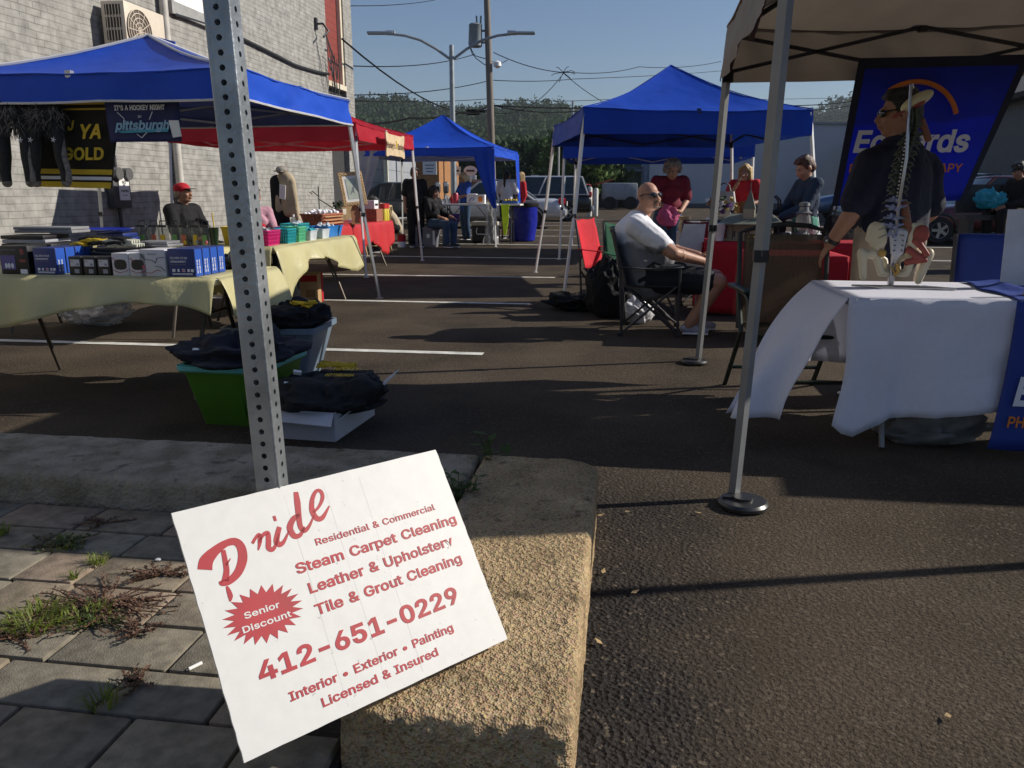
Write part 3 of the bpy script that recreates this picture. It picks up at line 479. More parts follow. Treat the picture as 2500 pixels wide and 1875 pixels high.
# ------------------------------------------------------------------ far buildings
def box_building(name, label, loc, rz, parts, group=None):
    o = thing(name, label, 'building', loc, rz, group)
    for (nm, m, boxes) in parts:
        p = MB()
        for q in boxes: p.box(q[0], q[1])
        p.build(nm, m, o)
    return o
PALE = mat('pale_wall', (.5, .52, .55), .8, var=.06, vs=.4); bz = gz(55)
wl = at(1583, 477, 55); 
box_building('warehouse', 'long low white warehouse with a blank pale wall across the back', 'x' and (wl.x, wl.y, bz), R(-1), [
    ('wall', PALE, [((13, 6, 2.75), (26, 12, 5.5))]), ('roof', mat('roof_edge', (.3, .31, .33), .7), [((13, 6, 5.56), (26.3, 12.3, .14))]),
    ('wall_base', mat('base_dark', (.12, .12, .12), .8), [((13, -.02, .15), (26, .06, .3))]),
    ('corner_pipe', mat('blue_grey_steel', (.16, .2, .28), .5), [((-.3, -.1, 2.7), (.25, .25, 5.4)), ((-1.2, -.1, 3.1), (2, .12, .12)), ((-1.2, -.1, 2.5), (2, .12, .12))])])
RIB = siding('ribbed_steel', (.13, .13, .125), .3, 1); 
rb = thing('metal_shed', 'grey ribbed metal building with dark sloping roof at far right', 'building', W(15, 36, .35), -A)
p = MB(); p.box((5, 4, 2.25), (10, 34, 4.5)); p.build('wall', RIB, rb)
p = MB(); p.poly([(-.7, -14, 4.45), (-.7, 22, 4.45), (6, 22, 7.2), (6, -14, 7.2)], .2); p.poly([(12, -14, 4.45), (6, -14, 7.2), (6, 22, 7.2), (12, 22, 4.45)], .2); p.build('roof', mat('dark_shingle', (.05, .048, .045), .85, bump=.4, bs=4), rb)
gl = at(872, 477, 31); gl.z = gz(31)
GAR = siding('pale_siding', (.36, .38, .41), .48); 
box_building('garage', 'pale siding garage wall beyond the corner of the brick building', gl, R(-4), [
    ('wall', GAR, [((-.3, 3, 1.6), (3.0, 6, 3.2))]), ('corner_post', mat('cream_post', (.6, .58, .45), .6), [((-.55, -.06, 1.6), (.12, .1, 3.2)), ((1.18, -.05, 1.6), (.16, .12, 3.2))])])
obl = at(985, 477, 44); obl.z = gz(44)
OB = brick_mat('orange_brick', (.36, .17, .07), (.42, .21, .09), (.3, .2, .12), .4, .13, .012, dirt=.2)
ob = box_building('orange_brick_building', 'orange brick building with a white notice behind the far blue tent', obl, R(-4), [
    ('wall', OB, [((.95, 4, 1.7), (2.1, 8, 3.4))]), ('roof', mat('flat_roof_edge', (.2, .18, .16), .7), [((.95, 4, 3.45), (2.25, 8.2, .12))]),
    ('notice_board', PAPER, [((1.5, -.06, 2.35), (.75, .06, .7))]), ('downpipe', DKSTEEL, [((.55, -.08, 1.7), (.09, .09, 3.3))])])
for k in range(3): text(('CUSTOMER', 'PARKING', 'ONLY')[k] if False else ('SALES', 'PARTS', 'SERVICE')[k], .14, mat('blue_ink', (.1, .14, .3), .6), ob, front(1.24, -.1, 2.48-.19*k)) if False else None
p = MB()
for k in range(3): p.box((1.5, -.095, 2.5-.17*k), (.5-.06*k, .01, .05))
p.build('notice_lines', mat('blue_ink', (.1, .14, .3), .6), ob)
sh = at(1065, 477, 52); sh.z = gz(52)
box_building('low_shed', 'long low grey shed behind the parked cars', sh, R(-2), [
    ('wall', mat('grey_wall', (.14, .14, .145), .8), [((4.3, 3, .85), (8.6, 6, 1.7))]), ('roof', mat('grey_roof', (.25, .25, .26), .6), [((4.3, 3, 1.78), (8.9, 6.4, .16))]),
    ('vent', PALE, [((2.2, 2, 2.0), (.5, .5, .35)), ((6.4, 2, 2.0), (.5, .5, .35))])])
gh = at(1490, 477, 58); gh.z = gz(58)
GRN = siding('green_siding', (.15, .19, .11), .3)
gho = box_building('green_house', 'olive green gabled house with white porch stair behind the tents', gh, R(-3), [
    ('wall', GRN, [((1.3, 5, 2.2), (3.2, 8, 4.4))]), ('porch', mat('porch_grey', (.2, .22, .25), .7), [((-.4, .2, 1.15), (4.4, 2, .12)), ((2.5, .8, 2.0), (.2, .2, 2.0)), ((-2.4, .8, 2.0), (.2, .2, 2.0)), ((-.2, 1.0, 2.75), (5.2, 1.8, .14))]),
    ('skirting', mat('white_lattice', (.42, .44, .47), .7), [((-.9, .6, .5), (3, .1, 1.0))])])
p = MB(); p.poly([(-.6, 1, 4.2), (3.2, 1, 4.2), (1.3, 1, 5.9)], 8, (0, -1, 0)); p.build('roof', mat('olive_roof', (.12, .14, .09), .8), gho)
p = MB()
for k in range(2): p.tube([(-2.6+k*.9, -.9, .4), (-.6+k*.9, -.4, 2.2)], .05, 6)
for k in range(6): p.tube([(-2.4+.38*k, -.7, .1), (-2.4+.38*k, -.7, .6+.32*k)], .03, 5); p.box((-2.3+.4*k, -.6, .12+.18*k), (.4, 1.1, .05))
p.build('stair', mat('blue_rail', (.1, .14, .22), .5), gho)
bin_ = box_building('dumpster', 'dark blue waste skip beside the green house porch', at(1562, 508, 52)*1, 0, [('body', mat('skip_blue', (.02, .045, .12), .5), [((0, 0, .75), (2.0, 1.4, 1.1))]), ('lid', BLACK, [((0, 0, 1.36), (2.1, 1.5, .1))])]); bin_['category'] = 'skip'
# ------------------------------------------------------------------ trees, hills
def leafm(name, col, var=.5, vs=.6): 
    m = mat(name, col, .7, var=var, vs=vs, trans=.25, spec=.2); return m
import numpy as np
def leaves(mb, c, r, n, size, rng, squash=1, T=None):
    g = np.random.default_rng(rng.randrange(1 << 30)); d = g.normal(size=(n, 3)); d /= np.linalg.norm(d, axis=1)[:, None]; d *= (g.random(n)**.4)[:, None]
    q = np.array(c)+d*np.array(r); a = g.normal(size=(n, 3)); a /= np.linalg.norm(a, axis=1)[:, None]
    b = np.cross(a, g.normal(size=(n, 3))); b /= np.linalg.norm(b, axis=1)[:, None]; s_ = (size*g.uniform(.5, 1.3, n))[:, None]
    a *= s_; b *= s_*.7; vs = np.stack([q-a, q-b*.8, q+a, q+b], 1).reshape(-1, 3); k = len(mb.v)
    mb.v.extend(map(tuple, vs.tolist())); mb.f.extend((k+4*i, k+4*i+1, k+4*i+2, k+4*i+3) for i in range(n)); mb.m.extend([0]*n)
def tree(label, base, h, cr, mats, seed, nl=26, size=.3, trunk=.18, dens=60, group='trees beyond the car park'):
    rng = random.Random(seed); o = thing('tree', label, 'tree', base, 0, group)
    t = MB(); t.tube([(0, 0, -.2), (.1, 0, h*.3), (0, .1, h*.6), (.05, 0, h*.85)], [trunk, trunk*.8, trunk*.5, trunk*.2], 8)
    for k in range(7):
        a = k*2.4; z = h*(.3+.07*k); t.tube([(0, 0, z), (math.cos(a)*cr*.45, math.sin(a)*cr*.45, z+h*.13), (math.cos(a)*cr*.75, math.sin(a)*cr*.75, z+h*.2)], [trunk*.4, trunk*.25, trunk*.08], 6)
    t.build('trunk', mat('bark', (.06, .045, .035), .9, bump=.5, bs=20), o)
    c = MB()
    for k in range(nl):
        a = rng.uniform(0, 6.28); rr = cr*math.sqrt(rng.random())*.85; z = h*rng.uniform(.32, .98); rr *= math.sin(min(1, (h*1.05-z)/(h*.6))*1.5)
        leaves(c, (math.cos(a)*rr, math.sin(a)*rr, z), (cr*.38, cr*.38, cr*.3), dens, size, rng)
    c.build('crown', mats, o, ang=0); return o
LG, LD, LM = leafm('leaf_green', (.075, .12, .03)), leafm('leaf_dark', (.03, .055, .025)), leafm('leaf_mid', (.05, .09, .028))
TR = [(1395, 62, 5.9, 3.0, LG, 'tall light green tree right of the utility pole'), (1330, 70, 5.0, 3.0, LM, 'mid green tree behind the far blue tent at its right edge'),
      (1270, 78, 5.6, 3.6, LD, 'dark bushy tree just right of the utility pole base'), (1448, 55, 4.2, 2.4, LG, 'small bright green tree beside the green house'),
      (1130, 66, 4.2, 3.4, LD, 'low dark tree behind the lamp post'), (1215, 64, 4.4, 3.0, LD, 'low dark tree between lamp post and utility pole'), (1060, 72, 4.6, 3.5, LD, 'dark tree behind the orange brick building'), (1490, 75, 6.2, 3.6, LM, 'broad green tree rising behind the green house')]
for i, (u, d, h, cr, m, lb) in enumerate(TR):
    q = at(u, 477, d); q.z = gz(q.y); tree(lb, q, h, cr, m, i, 34, .2, .2, 130)
def ridge(prof, d, base, name, forest, m, mg, seed, n, sz, tree_h):
    us = [p[0] for p in prof]
    def H(u):
        for (a, va), (b, vb) in zip(prof, prof[1:]):
            if u <= b: return va+(vb-va)*max(0, (u-a))/(b-a)
        return prof[-1][1]
    def P(u, k):                       # k 0 base .. 1 ridge .. 1.5 behind
        dd = base+(d-base)*min(k, 1)+max(0, k-1)*d*.4
        top = at(u, H(u), d).z-tree_h*1.0; x = at(u, 477, dd)
        z = .4+(top-.4)*(min(k, 1)**1.55)*(1-max(0, k-1)*.6)+noise.noise(V((u*.01, k*3, seed)))*top*.035*min(1, k*1.4)
        return V((x.x, x.y, z))
    g = MB(); g.grid(lambda a, b: P(us[0]+(us[-1]-us[0])*a, b*1.5)-V((0, 0, .8)), 80, 24); tag(g.build(name, mg), kind='structure')
    rng = random.Random(seed); f = MB()
    for i in range(n):
        u = rng.uniform(us[0], us[-1]); k = rng.random()**.7*1.06; q = P(u, k); hh = tree_h*rng.uniform(.6, 1.05)
        for c in range(3):
            a = rng.uniform(0, 6.28); r = hh*.28
            leaves(f, q+V((math.cos(a)*r*.6, math.sin(a)*r*.6, hh*(.45+.22*c))), (r, r, r*.85), 11, sz, rng)
    tag(f.build(forest, m, ang=0), kind='stuff')
HG = leafm('hill_leaves', (.036, .062, .026), .55, .05); HGR = mat('hill_earth', (.03, .045, .022), .9)
ridge([(300, 225), (700, 222), (864, 231), (934, 237), (974, 231), (1046, 245), (1101, 255), (1133, 255), (1171, 257), (1246, 243), (1339, 246), (1400, 258), (1600, 272), (1800, 275), (1950, 300), (2150, 330)], 430, 110, 'hill', 'hillside_woodland', HG, HGR, 3, 5200, .8, 9)
ridge([(1700, 300), (1800, 290), (1940, 266), (2000, 245), (2085, 220), (2250, 215), (2500, 235), (2800, 250)], 640, 320, 'far_hill', 'far_hillside_woodland', leafm('far_leaves', (.045, .075, .035), .5, .04), HGR, 5, 2200, 1.1, 10)
# ------------------------------------------------------------------ street lamp, utility pole, wires
GALV = mat('galvanised', (.3, .33, .35), .5, .4, .15, 5)
q = at(1108, 477, 33); q.z = gz(q.y)
sl_ = thing('street_lamp', 'tall double-arm grey street lamp behind the far blue tent', 'street lamp', q, 0)
p = MB(); p.tube([(0, 0, 0), (0, 0, 7.3)], [.13, .09], 12); p.lathe([(.2, 0), (.2, .3), (.13, .4)], 12); p.build('pole', GALV, sl_)
for sgn in (-1, 1):
    pts = [(sgn*x, 0, z) for (x, z) in ((.08, 6.75), (.6, 7.15), (1.2, 7.5), (1.8, 7.68), (2.3, 7.74))]
    p = MB(); p.tube(pts, .055, 8); p.build('arm', GALV, sl_)
    p = MB(); p.box((sgn*2.75, 0, 7.78), (1.0, .34, .1), bev=.03); p.box((sgn*2.35, 0, 7.79), (.35, .26, .16), bev=.03); p.build('lamp_head', mat('lamp_alloy', (.4, .44, .48), .35, .5), sl_)
sl_.scale = (1.02, 1, .925)
q = at(1198, 477, 46); q.z = gz(q.y)
up = thing('utility_pole', 'tall wooden utility pole carrying a transformer and wires', 'utility pole', q, 0)
PW = mat('pole_wood', (.2, .17, .14), .85, var=.25, bump=.3, bs=8, stretch=(1, 1, .1))
p = MB(); p.tube([(.12, 0, 0), (0, 0, 6), (-.22, 0, 14)], [.24, .2, .16], 12); p.build('pole', PW, up)
p = MB(); p.lathe([(.3, 8.15), (.36, 8.2), (.36, 9.25), (.38, 9.28), (.3, 9.36), (0, 9.4)], 16, (-.78, -.05, .7)); p.box((-.35, 0, 9.1), (.4, .1, .1)); p.box((-.35, 0, 9.7), (.4, .1, .1))
p.tube([(-.7, -.05, 10.0), (-.72, -.05, 10.45)], .05, 8); p.tube([(-.5, -.05, 10.0), (-.48, -.05, 10.45)], .05, 8); p.build('transformer', mat('transformer_grey', (.2, .23, .25), .5), up)
p = MB(); p.tube([(-1.12, 0, 9.9), (-1.16, 0, 9.0), (-.95, 0, 8.45), (-.4, 0, 8.3), (0, 0, 8.2)], .025, 5); p.tube([(-1.1, 0, 8.9), (-.8, 0, 8.3), (-.3, 0, 7.95), (0, 0, 7.9)], .025, 5); p.tube([(0, 0, 8.2), (.5, 0, 7.95), (1.0, 0, 8.2)], .02, 5)
p.tube([(.22, -.1, 0), (.15, -.15, 3)], .04, 6); p.build('pole_wiring', BLACK, up)
p = MB(); p.lathe([(.05, 0), (.22, .1), (.2, .3), (.06, .4)], 10, (.42, -.1, 7.75)); p.tube([(0, 0, 8.0), (.42, -.1, 8.0)], .03, 6); p.build('camera_dome', WHITE, up)
p = MB(); p.tube([(-.2, 0, 13.2), (.6, .1, 13.9)], .05, 6); p.box((.1, 0, 12.9), (.9, .1, .12)); p.build('crossarm', PW, up)
WIRE = mat('black_wire', (.006, .006, .007), .9, spec=.1)
def wire(label, pts, sag, r=.02, nm='overhead_wire', n=14):
    q = [at(*p_) for p_ in pts]; out = []
    for a, b_ in zip(q, q[1:]):
        for i in range(n): k = i/n; c = a.lerp(b_, k); c.z -= sag*4*k*(1-k); out.append(c)
    out.append(q[-1]); o = MB(); c0 = q[0].copy(); o.tube([c-c0 for c in out], r, 5); return tag(o.build(nm, WIRE, None, c0), label, 'wire', 'overhead wires')
wire('black service wire sagging from the brick wall down past the lamp post', [(835, 95, 22), (1190, 272, 46)], .75, .028)
wire('thin wire from the brick building to the hook left of the utility pole', [(838, 160, 26), (1160, 132, 45)], .25, .02)
wire('wire crossing from the building to the utility pole below the transformer', [(842, 232, 30), (1190, 198, 46)], .2, .022)
wire('thin wire high above the lamp arms at the top of the sky', [(840, 14, 30), (1062, 0, 46)], .1, .016)
wire('wire from the utility pole down to the wire junction in the right sky', [(1205, 128, 46), (1375, 177, 50)], .2, .025)
wire('curved wire drooping from the junction back to the pole foot', [(1375, 180, 50), (1180, 268, 46)], 1.0, .022)
wire('long level wire from the pole toward the right tents', [(1205, 196, 46), (1400, 193, 60), (1772, 172, 90)], .1, .024)
wire('upper wire from the junction running right', [(1375, 175, 50), (1560, 163, 62), (1760, 150, 75)], .25, .024)
wire('short steep wire from the junction down to the blue tent peak', [(1375, 178, 50), (1490, 258, 54)], .15, .022)
wire('level wire in front of the hill top right of the pole', [(1205, 243, 46), (1480, 243, 60), (2085, 238, 80)], .1, .02)
wire('thick black cable low across the hillside right of the pole', [(1203, 257, 46), (1480, 262, 55), (1930, 258, 75), (2085, 247, 80)], .1, .045)
wire('second thick black cable below the first one right of the pole', [(1203, 257, 46), (1400, 272, 55), (1950, 268, 75), (2085, 255, 80)], .2, .04)
wire('thick black telephone cable crossing the hillside left of the pole', [(858, 300, 34), (1000, 288, 38), (1125, 275, 44), (1195, 258, 46)], .12, .05)
wire('level thin wire on the skyline left of the pole', [(860, 246, 34), (1195, 241, 46)], .1, .018)
sp = MB(); c = at(1155, 274, 45.4); sp.box((0, 0, 0), (.75, .25, .3), bev=.06); sp.box((-.5, 0, -.03), (.3, .15, .12)); sp.box((.5, 0, .03), (.3, .15, .12)); tag(sp.build('cable_splice_case', WIRE, None, c), 'black cable splice case hanging on the telephone cable left of the pole', 'splice case')
jn = MB(); c = at(1375, 177, 50)
for k in range(7): a = k*1.1; jn.tube([(0, 0, 0), (math.cos(a)*.5, 0, math.sin(a)*.35), (math.cos(a)*.75, 0, math.sin(a)*.5-.1)], .02, 5)
tag(jn.build('wire_junction', WIRE, None, c), 'tangle of clamps where the wires meet in the right sky', 'junction')
q = at(1395, 477, 64); q.z = gz(q.y); p = MB(); o = thing('distant_pole', 'thin pale distant pole right of the light green tree', 'pole', q); p.tube([(0, 0, 0), (0, 0, 8)], [.13, .1], 8); p.build('pole', GALV, o); p = MB(); p.box((0, 0, 6), (.7, .1, .1)); p.build('crossarm', GALV, o)
q = at(1363, 477, 40); q.z = gz(q.y); o = thing('lamp_standard', 'small white hooked lamp standard left of the right blue tents', 'street lamp', q)
p = MB(); p.tube([(0, 0, 0), (0, 0, 3.3), (.06, 0, 3.5), (.25, 0, 3.55)], .045, 8); p.build('pole', mat('cream_steel', (.5, .5, .45), .5), o); p = MB(); p.box((.3, 0, 3.52), (.22, .14, .08), bev=.02); p.build('lamp_head', WHITE, o)
# ================================================================== FOREGROUND: PERFORATED POST AND YARD SIGN
def rowthing(name, label, cat, s, t, rz=0, group=None, z=None):
    p = WG(s, t)
    if z is not None: p.z = z
    return thing(name, label, cat, p, -A+rz, group)
pm = mat('zinc_steel', (.36, .385, .4), .42, .75, .3, 9, .15, 90, det=8)
po = thing('sign_post', 'galvanised square steel post with rows of punched holes beside the kerb', 'post', (-.478, 1.557, .09), R(-5.2))
po.rotation_euler[1] = R(-1.85)
p = MB(); hw = .0255; fl = .0205; pit = .0254; hr = .0056; N = 16; nz_ = 104; th = .0022
for f in range(4):
    Rm = Matrix.Rotation(f*math.pi/2, 4, 'Z')
    for c in range(nz_):
        z0 = -.15+c*pit; vs = []; zc = z0+pit/2
        for k in range(N):
            a = 2*math.pi*k/N; vs.append((hr*math.cos(a), -hw, zc+hr*math.sin(a)))
        for k in range(N):
            a = 2*math.pi*k/N; ca, sa_ = math.cos(a), math.sin(a); q = 1/max(abs(ca), abs(sa_)); vs.append((fl*ca*q, -hw, zc+pit/2*sa_*q))
        for k in range(N): vs.append((hr*math.cos(2*math.pi*k/N), -hw+th, zc+hr*math.sin(2*math.pi*k/N)))
        fs = []
        for k in range(N):
            l = (k+1) % N; fs += [(k, N+k, N+l, l), (2*N+k, k, l, 2*N+l)]
        p.add(vs, fs, 0, Rm)
    a_ = [(fl, -hw), (hw-.0015, -hw+.0012), (hw-.0003, -hw+.0025), (hw, -fl)]
    for (x0, y0), (x1, y1) in zip(a_, a_[1:]):
        p.add([(x0, y0, -.15), (x1, y1, -.15), (x1, y1, -.15+nz_*pit), (x0, y0, -.15+nz_*pit)], [(0, 1, 2, 3)], 0, Rm)
p.build('post', pm, po, ang=30)
# yard sign leaning on the post, standing on the kerb
sgo = V((-.634, 1.39, .621)); e1_ = V((.738, .672, -.0153)); e2_ = V((-.333, .460, .8254))
ps = thing('yard_sign', 'white corrugated carpet cleaning sign with red lettering leaning against the perforated post', 'sign')
F = frame(sgo, e1_, e2_); F = F @ Matrix.Translation((0, -.457, .004)); ps.matrix_world = F
SW_, SH_ = .612, .46
SIGNW = mat('corrugated_plastic', (.62, .612, .585), .5, var=.03, vs=30, bump=.018, bs=30)
n, l = SIGNW.node_tree.nodes, SIGNW.node_tree.links; tc = n.new('ShaderNodeTexCoord'); pb = n['Principled BSDF']; base = pb.inputs['Base Color'].links[0].from_socket
for sc, lo, hi, am, cl in ((55, .68, .75, .75, (.3, .29, .26, 1)), (9, .6, .8, .25, (.5, .47, .4, 1))):      # specks and grime
    nz = n.new('ShaderNodeTexNoise'); nz.inputs['Scale'].default_value = sc; nz.inputs['Detail'].default_value = 5; l.new(tc.outputs['Object'], nz.inputs['Vector']); mr = n.new('ShaderNodeMapRange')
    mr.inputs[1].default_value = lo; mr.inputs[2].default_value = hi; mr.inputs[4].default_value = am; l.new(nz.outputs[0], mr.inputs[0]); mx = n.new('ShaderNodeMix'); mx.data_type = 'RGBA'; l.new(mr.outputs[0], mx.inputs[0]); l.new(base, mx.inputs[6]); mx.inputs[7].default_value = cl; base = mx.outputs[2]
l.new(base, pb.inputs['Base Color'])
rng = random.Random(4); p = MB()
def edge(n=26):
    out = []
    for (ax, ay), (bx, by) in (((0, 0), (SW_, 0)), ((SW_, 0), (SW_, SH_)), ((SW_, SH_), (0, SH_)), ((0, SH_), (0, 0))):
        for i in range(n): k = i/n; out.append((ax+(bx-ax)*k+rng.uniform(-.0008, .0008), ay+(by-ay)*k+rng.uniform(-.0004, .0004), 0))
    return out
p.poly(edge(), .005, (0, 0, 1)); p.build('board', SIGNW, ps, ang=30)
for x in (.21, .3, .385):
    p = MB(); p.poly([(x, .012, .00018), (x+.0014, .012, .00018), (x+.011, SH_-.02, .00018), (x+.0096, SH_-.02, .00018)], .0001, (0, 0, 1)); p.build('crease', mat('crease_plastic', (.6, .59, .56), .5), ps)
def st_(body, x, y, wid, size, bold=.0, m=INKR, nm='lettering', z=.0006):
    o = text(body, size, m, ps, Matrix.Translation((0, 0, 0)), nm, ext=.0002, bold=bold)
    xs_ = [v.co.x for v in o.data.vertices]; k = wid/(max(xs_)-min(xs_)); x0 = min(xs_)
    for v in o.data.vertices: v.co.x = (v.co.x-x0)*k+x; v.co.y += SH_+y; v.co.z += z
    return o
st_('Residential & Commercial', .252, -.136, .30, .0265, .0006)
st_('Steam Carpet Cleaning', .195, -.179, .4, .039, .0015)
st_('Leather & Upholstery', .208, -.223, .358, .039, .0015)
st_('Tile & Grout Cleaning', .207, -.267, .364, .039, .0015)
st_('412-651-0229', .066, -.345, .462, .066, .0045)
st_('Interior \u2022 Exterior \u2022 Painting', .108, -.397, .38, .031, .0011)
st_('Licensed & Insured', .163, -.430, .27, .031, .0011)
p = MB(); bp_ = []
for k in range(44):
    a = 2*math.pi*k/44; r = 1 if k % 2 == 0 else .72; bp_.append((.109+.079*math.cos(a)*r, SH_-.2305+.053*math.sin(a)*r, .0007))
p.poly(bp_, .0005, (0, 0, 1)); p.build('starburst', INKR, ps)
INKS = mat('sign_white_ink', (.62, .612, .585), .5, var=.03)
st_('Senior', .072, -.2285, .07, .022, .0006, INKS, z=.0011); st_('Discount', .062, -.252, .096, .022, .0006, INKS, z=.0011)
# hand-brushed word Pride: tapered strokes
def brush(pts, ws):
    pts = [V((x/1000, SH_+y/1000, .0006)) for (x, y) in pts]; out = []; wo = []
    for i in range(len(pts)-1):           # Catmull-Rom
        p0, p1, p2, p3 = pts[max(i-1, 0)], pts[i], pts[i+1], pts[min(i+2, len(pts)-1)]
        for k in range(6):
            t = k/6; out.append(.5*((2*p1)+(p2-p0)*t+(2*p0-5*p1+4*p2-p3)*t*t+(3*p1-p0-3*p2+p3)*t**3)); wo.append(ws[i]+(ws[i+1]-ws[i])*t)
    out.append(pts[-1]); wo.append(ws[-1]); L_, R_ = [], []
    for i, q in enumerate(out):
        d = out[min(i+1, len(out)-1)]-out[max(i-1, 0)]; d.normalize(); n_ = V((-d.y, d.x, 0)); w2 = wo[i]/1650; L_.append(q+n_*w2); R_.append(q-n_*w2)
    mb = MB(); n = len(out); mb.add(L_+R_, [(i, n+i, n+i+1, i+1) for i in range(n-1)]); return mb
STR = [([(29, -119), (36, -104), (55, -91), (80, -82), (98, -84), (105, -98), (101, -120), (86, -141), (66, -152), (52, -152), (50, -147)], [22, 21, 15, 11, 12, 14, 15, 13, 11, 9, 5]),
       ([(71, -93), (69, -112), (66, -132), (58, -150)], [7, 8, 9, 11]), ([(58, -160), (59, -170), (59, -180), (56, -189)], [3, 7, 8, 2]), ([(68, -122), (80, -112)], [4, 1]),
       ([(128, -96), (139, -86), (146, -84), (143, -97), (135, -112)], [5, 5, 7, 7, 2]), ([(141, -98), (153, -86), (163, -85), (160, -100), (156, -113), (162, -118), (171, -112), (184, -92)], [3, 6, 8, 9, 9, 8, 5, 2]),
       ([(190, -79), (181, -93), (175, -106), (180, -113), (190, -109), (206, -92)], [8, 9, 10, 9, 6, 2]), ([(183, -60), (189, -60)], [9, 9]),
       ([(238, -66), (224, -70), (210, -86), (213, -104), (226, -106), (240, -92)], [5, 9, 11, 10, 7, 3]), ([(246, -18), (242, -40), (236, -66), (232, -90), (238, -100), (252, -92), (268, -74)], [8, 11, 10, 9, 8, 5, 2]),
       ([(268, -69), (284, -60), (298, -44), (299, -30), (289, -27), (275, -42), (267, -64), (271, -82), (284, -84), (307, -64)], [4, 5, 7, 7, 6, 8, 10, 10, 8, 2])]
for k, (a_, b_) in enumerate(STR):
    brush(a_, b_).build('brush_stroke', INKR, ps)
# ================================================================== POP-UP TENTS
def canopy_mat(name, col, inner, trans):
    m = mat(name, col, .5, var=.1, vs=2, bump=.5, bs=6, spec=.16); n, l = m.node_tree.nodes, m.node_tree.links; b = n['Principled BSDF']
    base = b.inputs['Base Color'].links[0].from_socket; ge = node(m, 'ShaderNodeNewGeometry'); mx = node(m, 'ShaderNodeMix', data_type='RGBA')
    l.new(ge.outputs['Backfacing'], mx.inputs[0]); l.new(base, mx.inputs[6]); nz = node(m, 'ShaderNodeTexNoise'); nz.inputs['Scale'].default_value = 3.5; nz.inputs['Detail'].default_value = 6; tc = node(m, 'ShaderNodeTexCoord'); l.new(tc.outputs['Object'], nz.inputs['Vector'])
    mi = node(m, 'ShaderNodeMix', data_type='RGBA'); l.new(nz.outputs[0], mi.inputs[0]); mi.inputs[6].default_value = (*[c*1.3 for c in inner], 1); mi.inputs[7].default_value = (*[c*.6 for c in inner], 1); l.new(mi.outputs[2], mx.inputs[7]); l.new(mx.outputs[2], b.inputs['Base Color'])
    tb = node(m, 'ShaderNodeBsdfTranslucent'); l.new(base, tb.inputs[0]); ms = node(m, 'ShaderNodeMixShader'); ms.inputs[0].default_value = trans
    l.new(b.outputs[0], ms.inputs[1]); l.new(tb.outputs[0], ms.inputs[2]); l.new(ms.outputs[0], n['Material Output'].inputs[0]); return m
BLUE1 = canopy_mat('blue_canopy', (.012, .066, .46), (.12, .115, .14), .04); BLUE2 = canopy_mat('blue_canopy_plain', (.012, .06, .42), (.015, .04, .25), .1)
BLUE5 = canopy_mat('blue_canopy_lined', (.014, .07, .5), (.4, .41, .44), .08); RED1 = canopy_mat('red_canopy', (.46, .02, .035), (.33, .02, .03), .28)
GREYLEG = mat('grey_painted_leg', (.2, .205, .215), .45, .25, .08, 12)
BEIGE = canopy_mat('beige_canopy', (.27, .22, .165), (.24, .205, .165), .2)
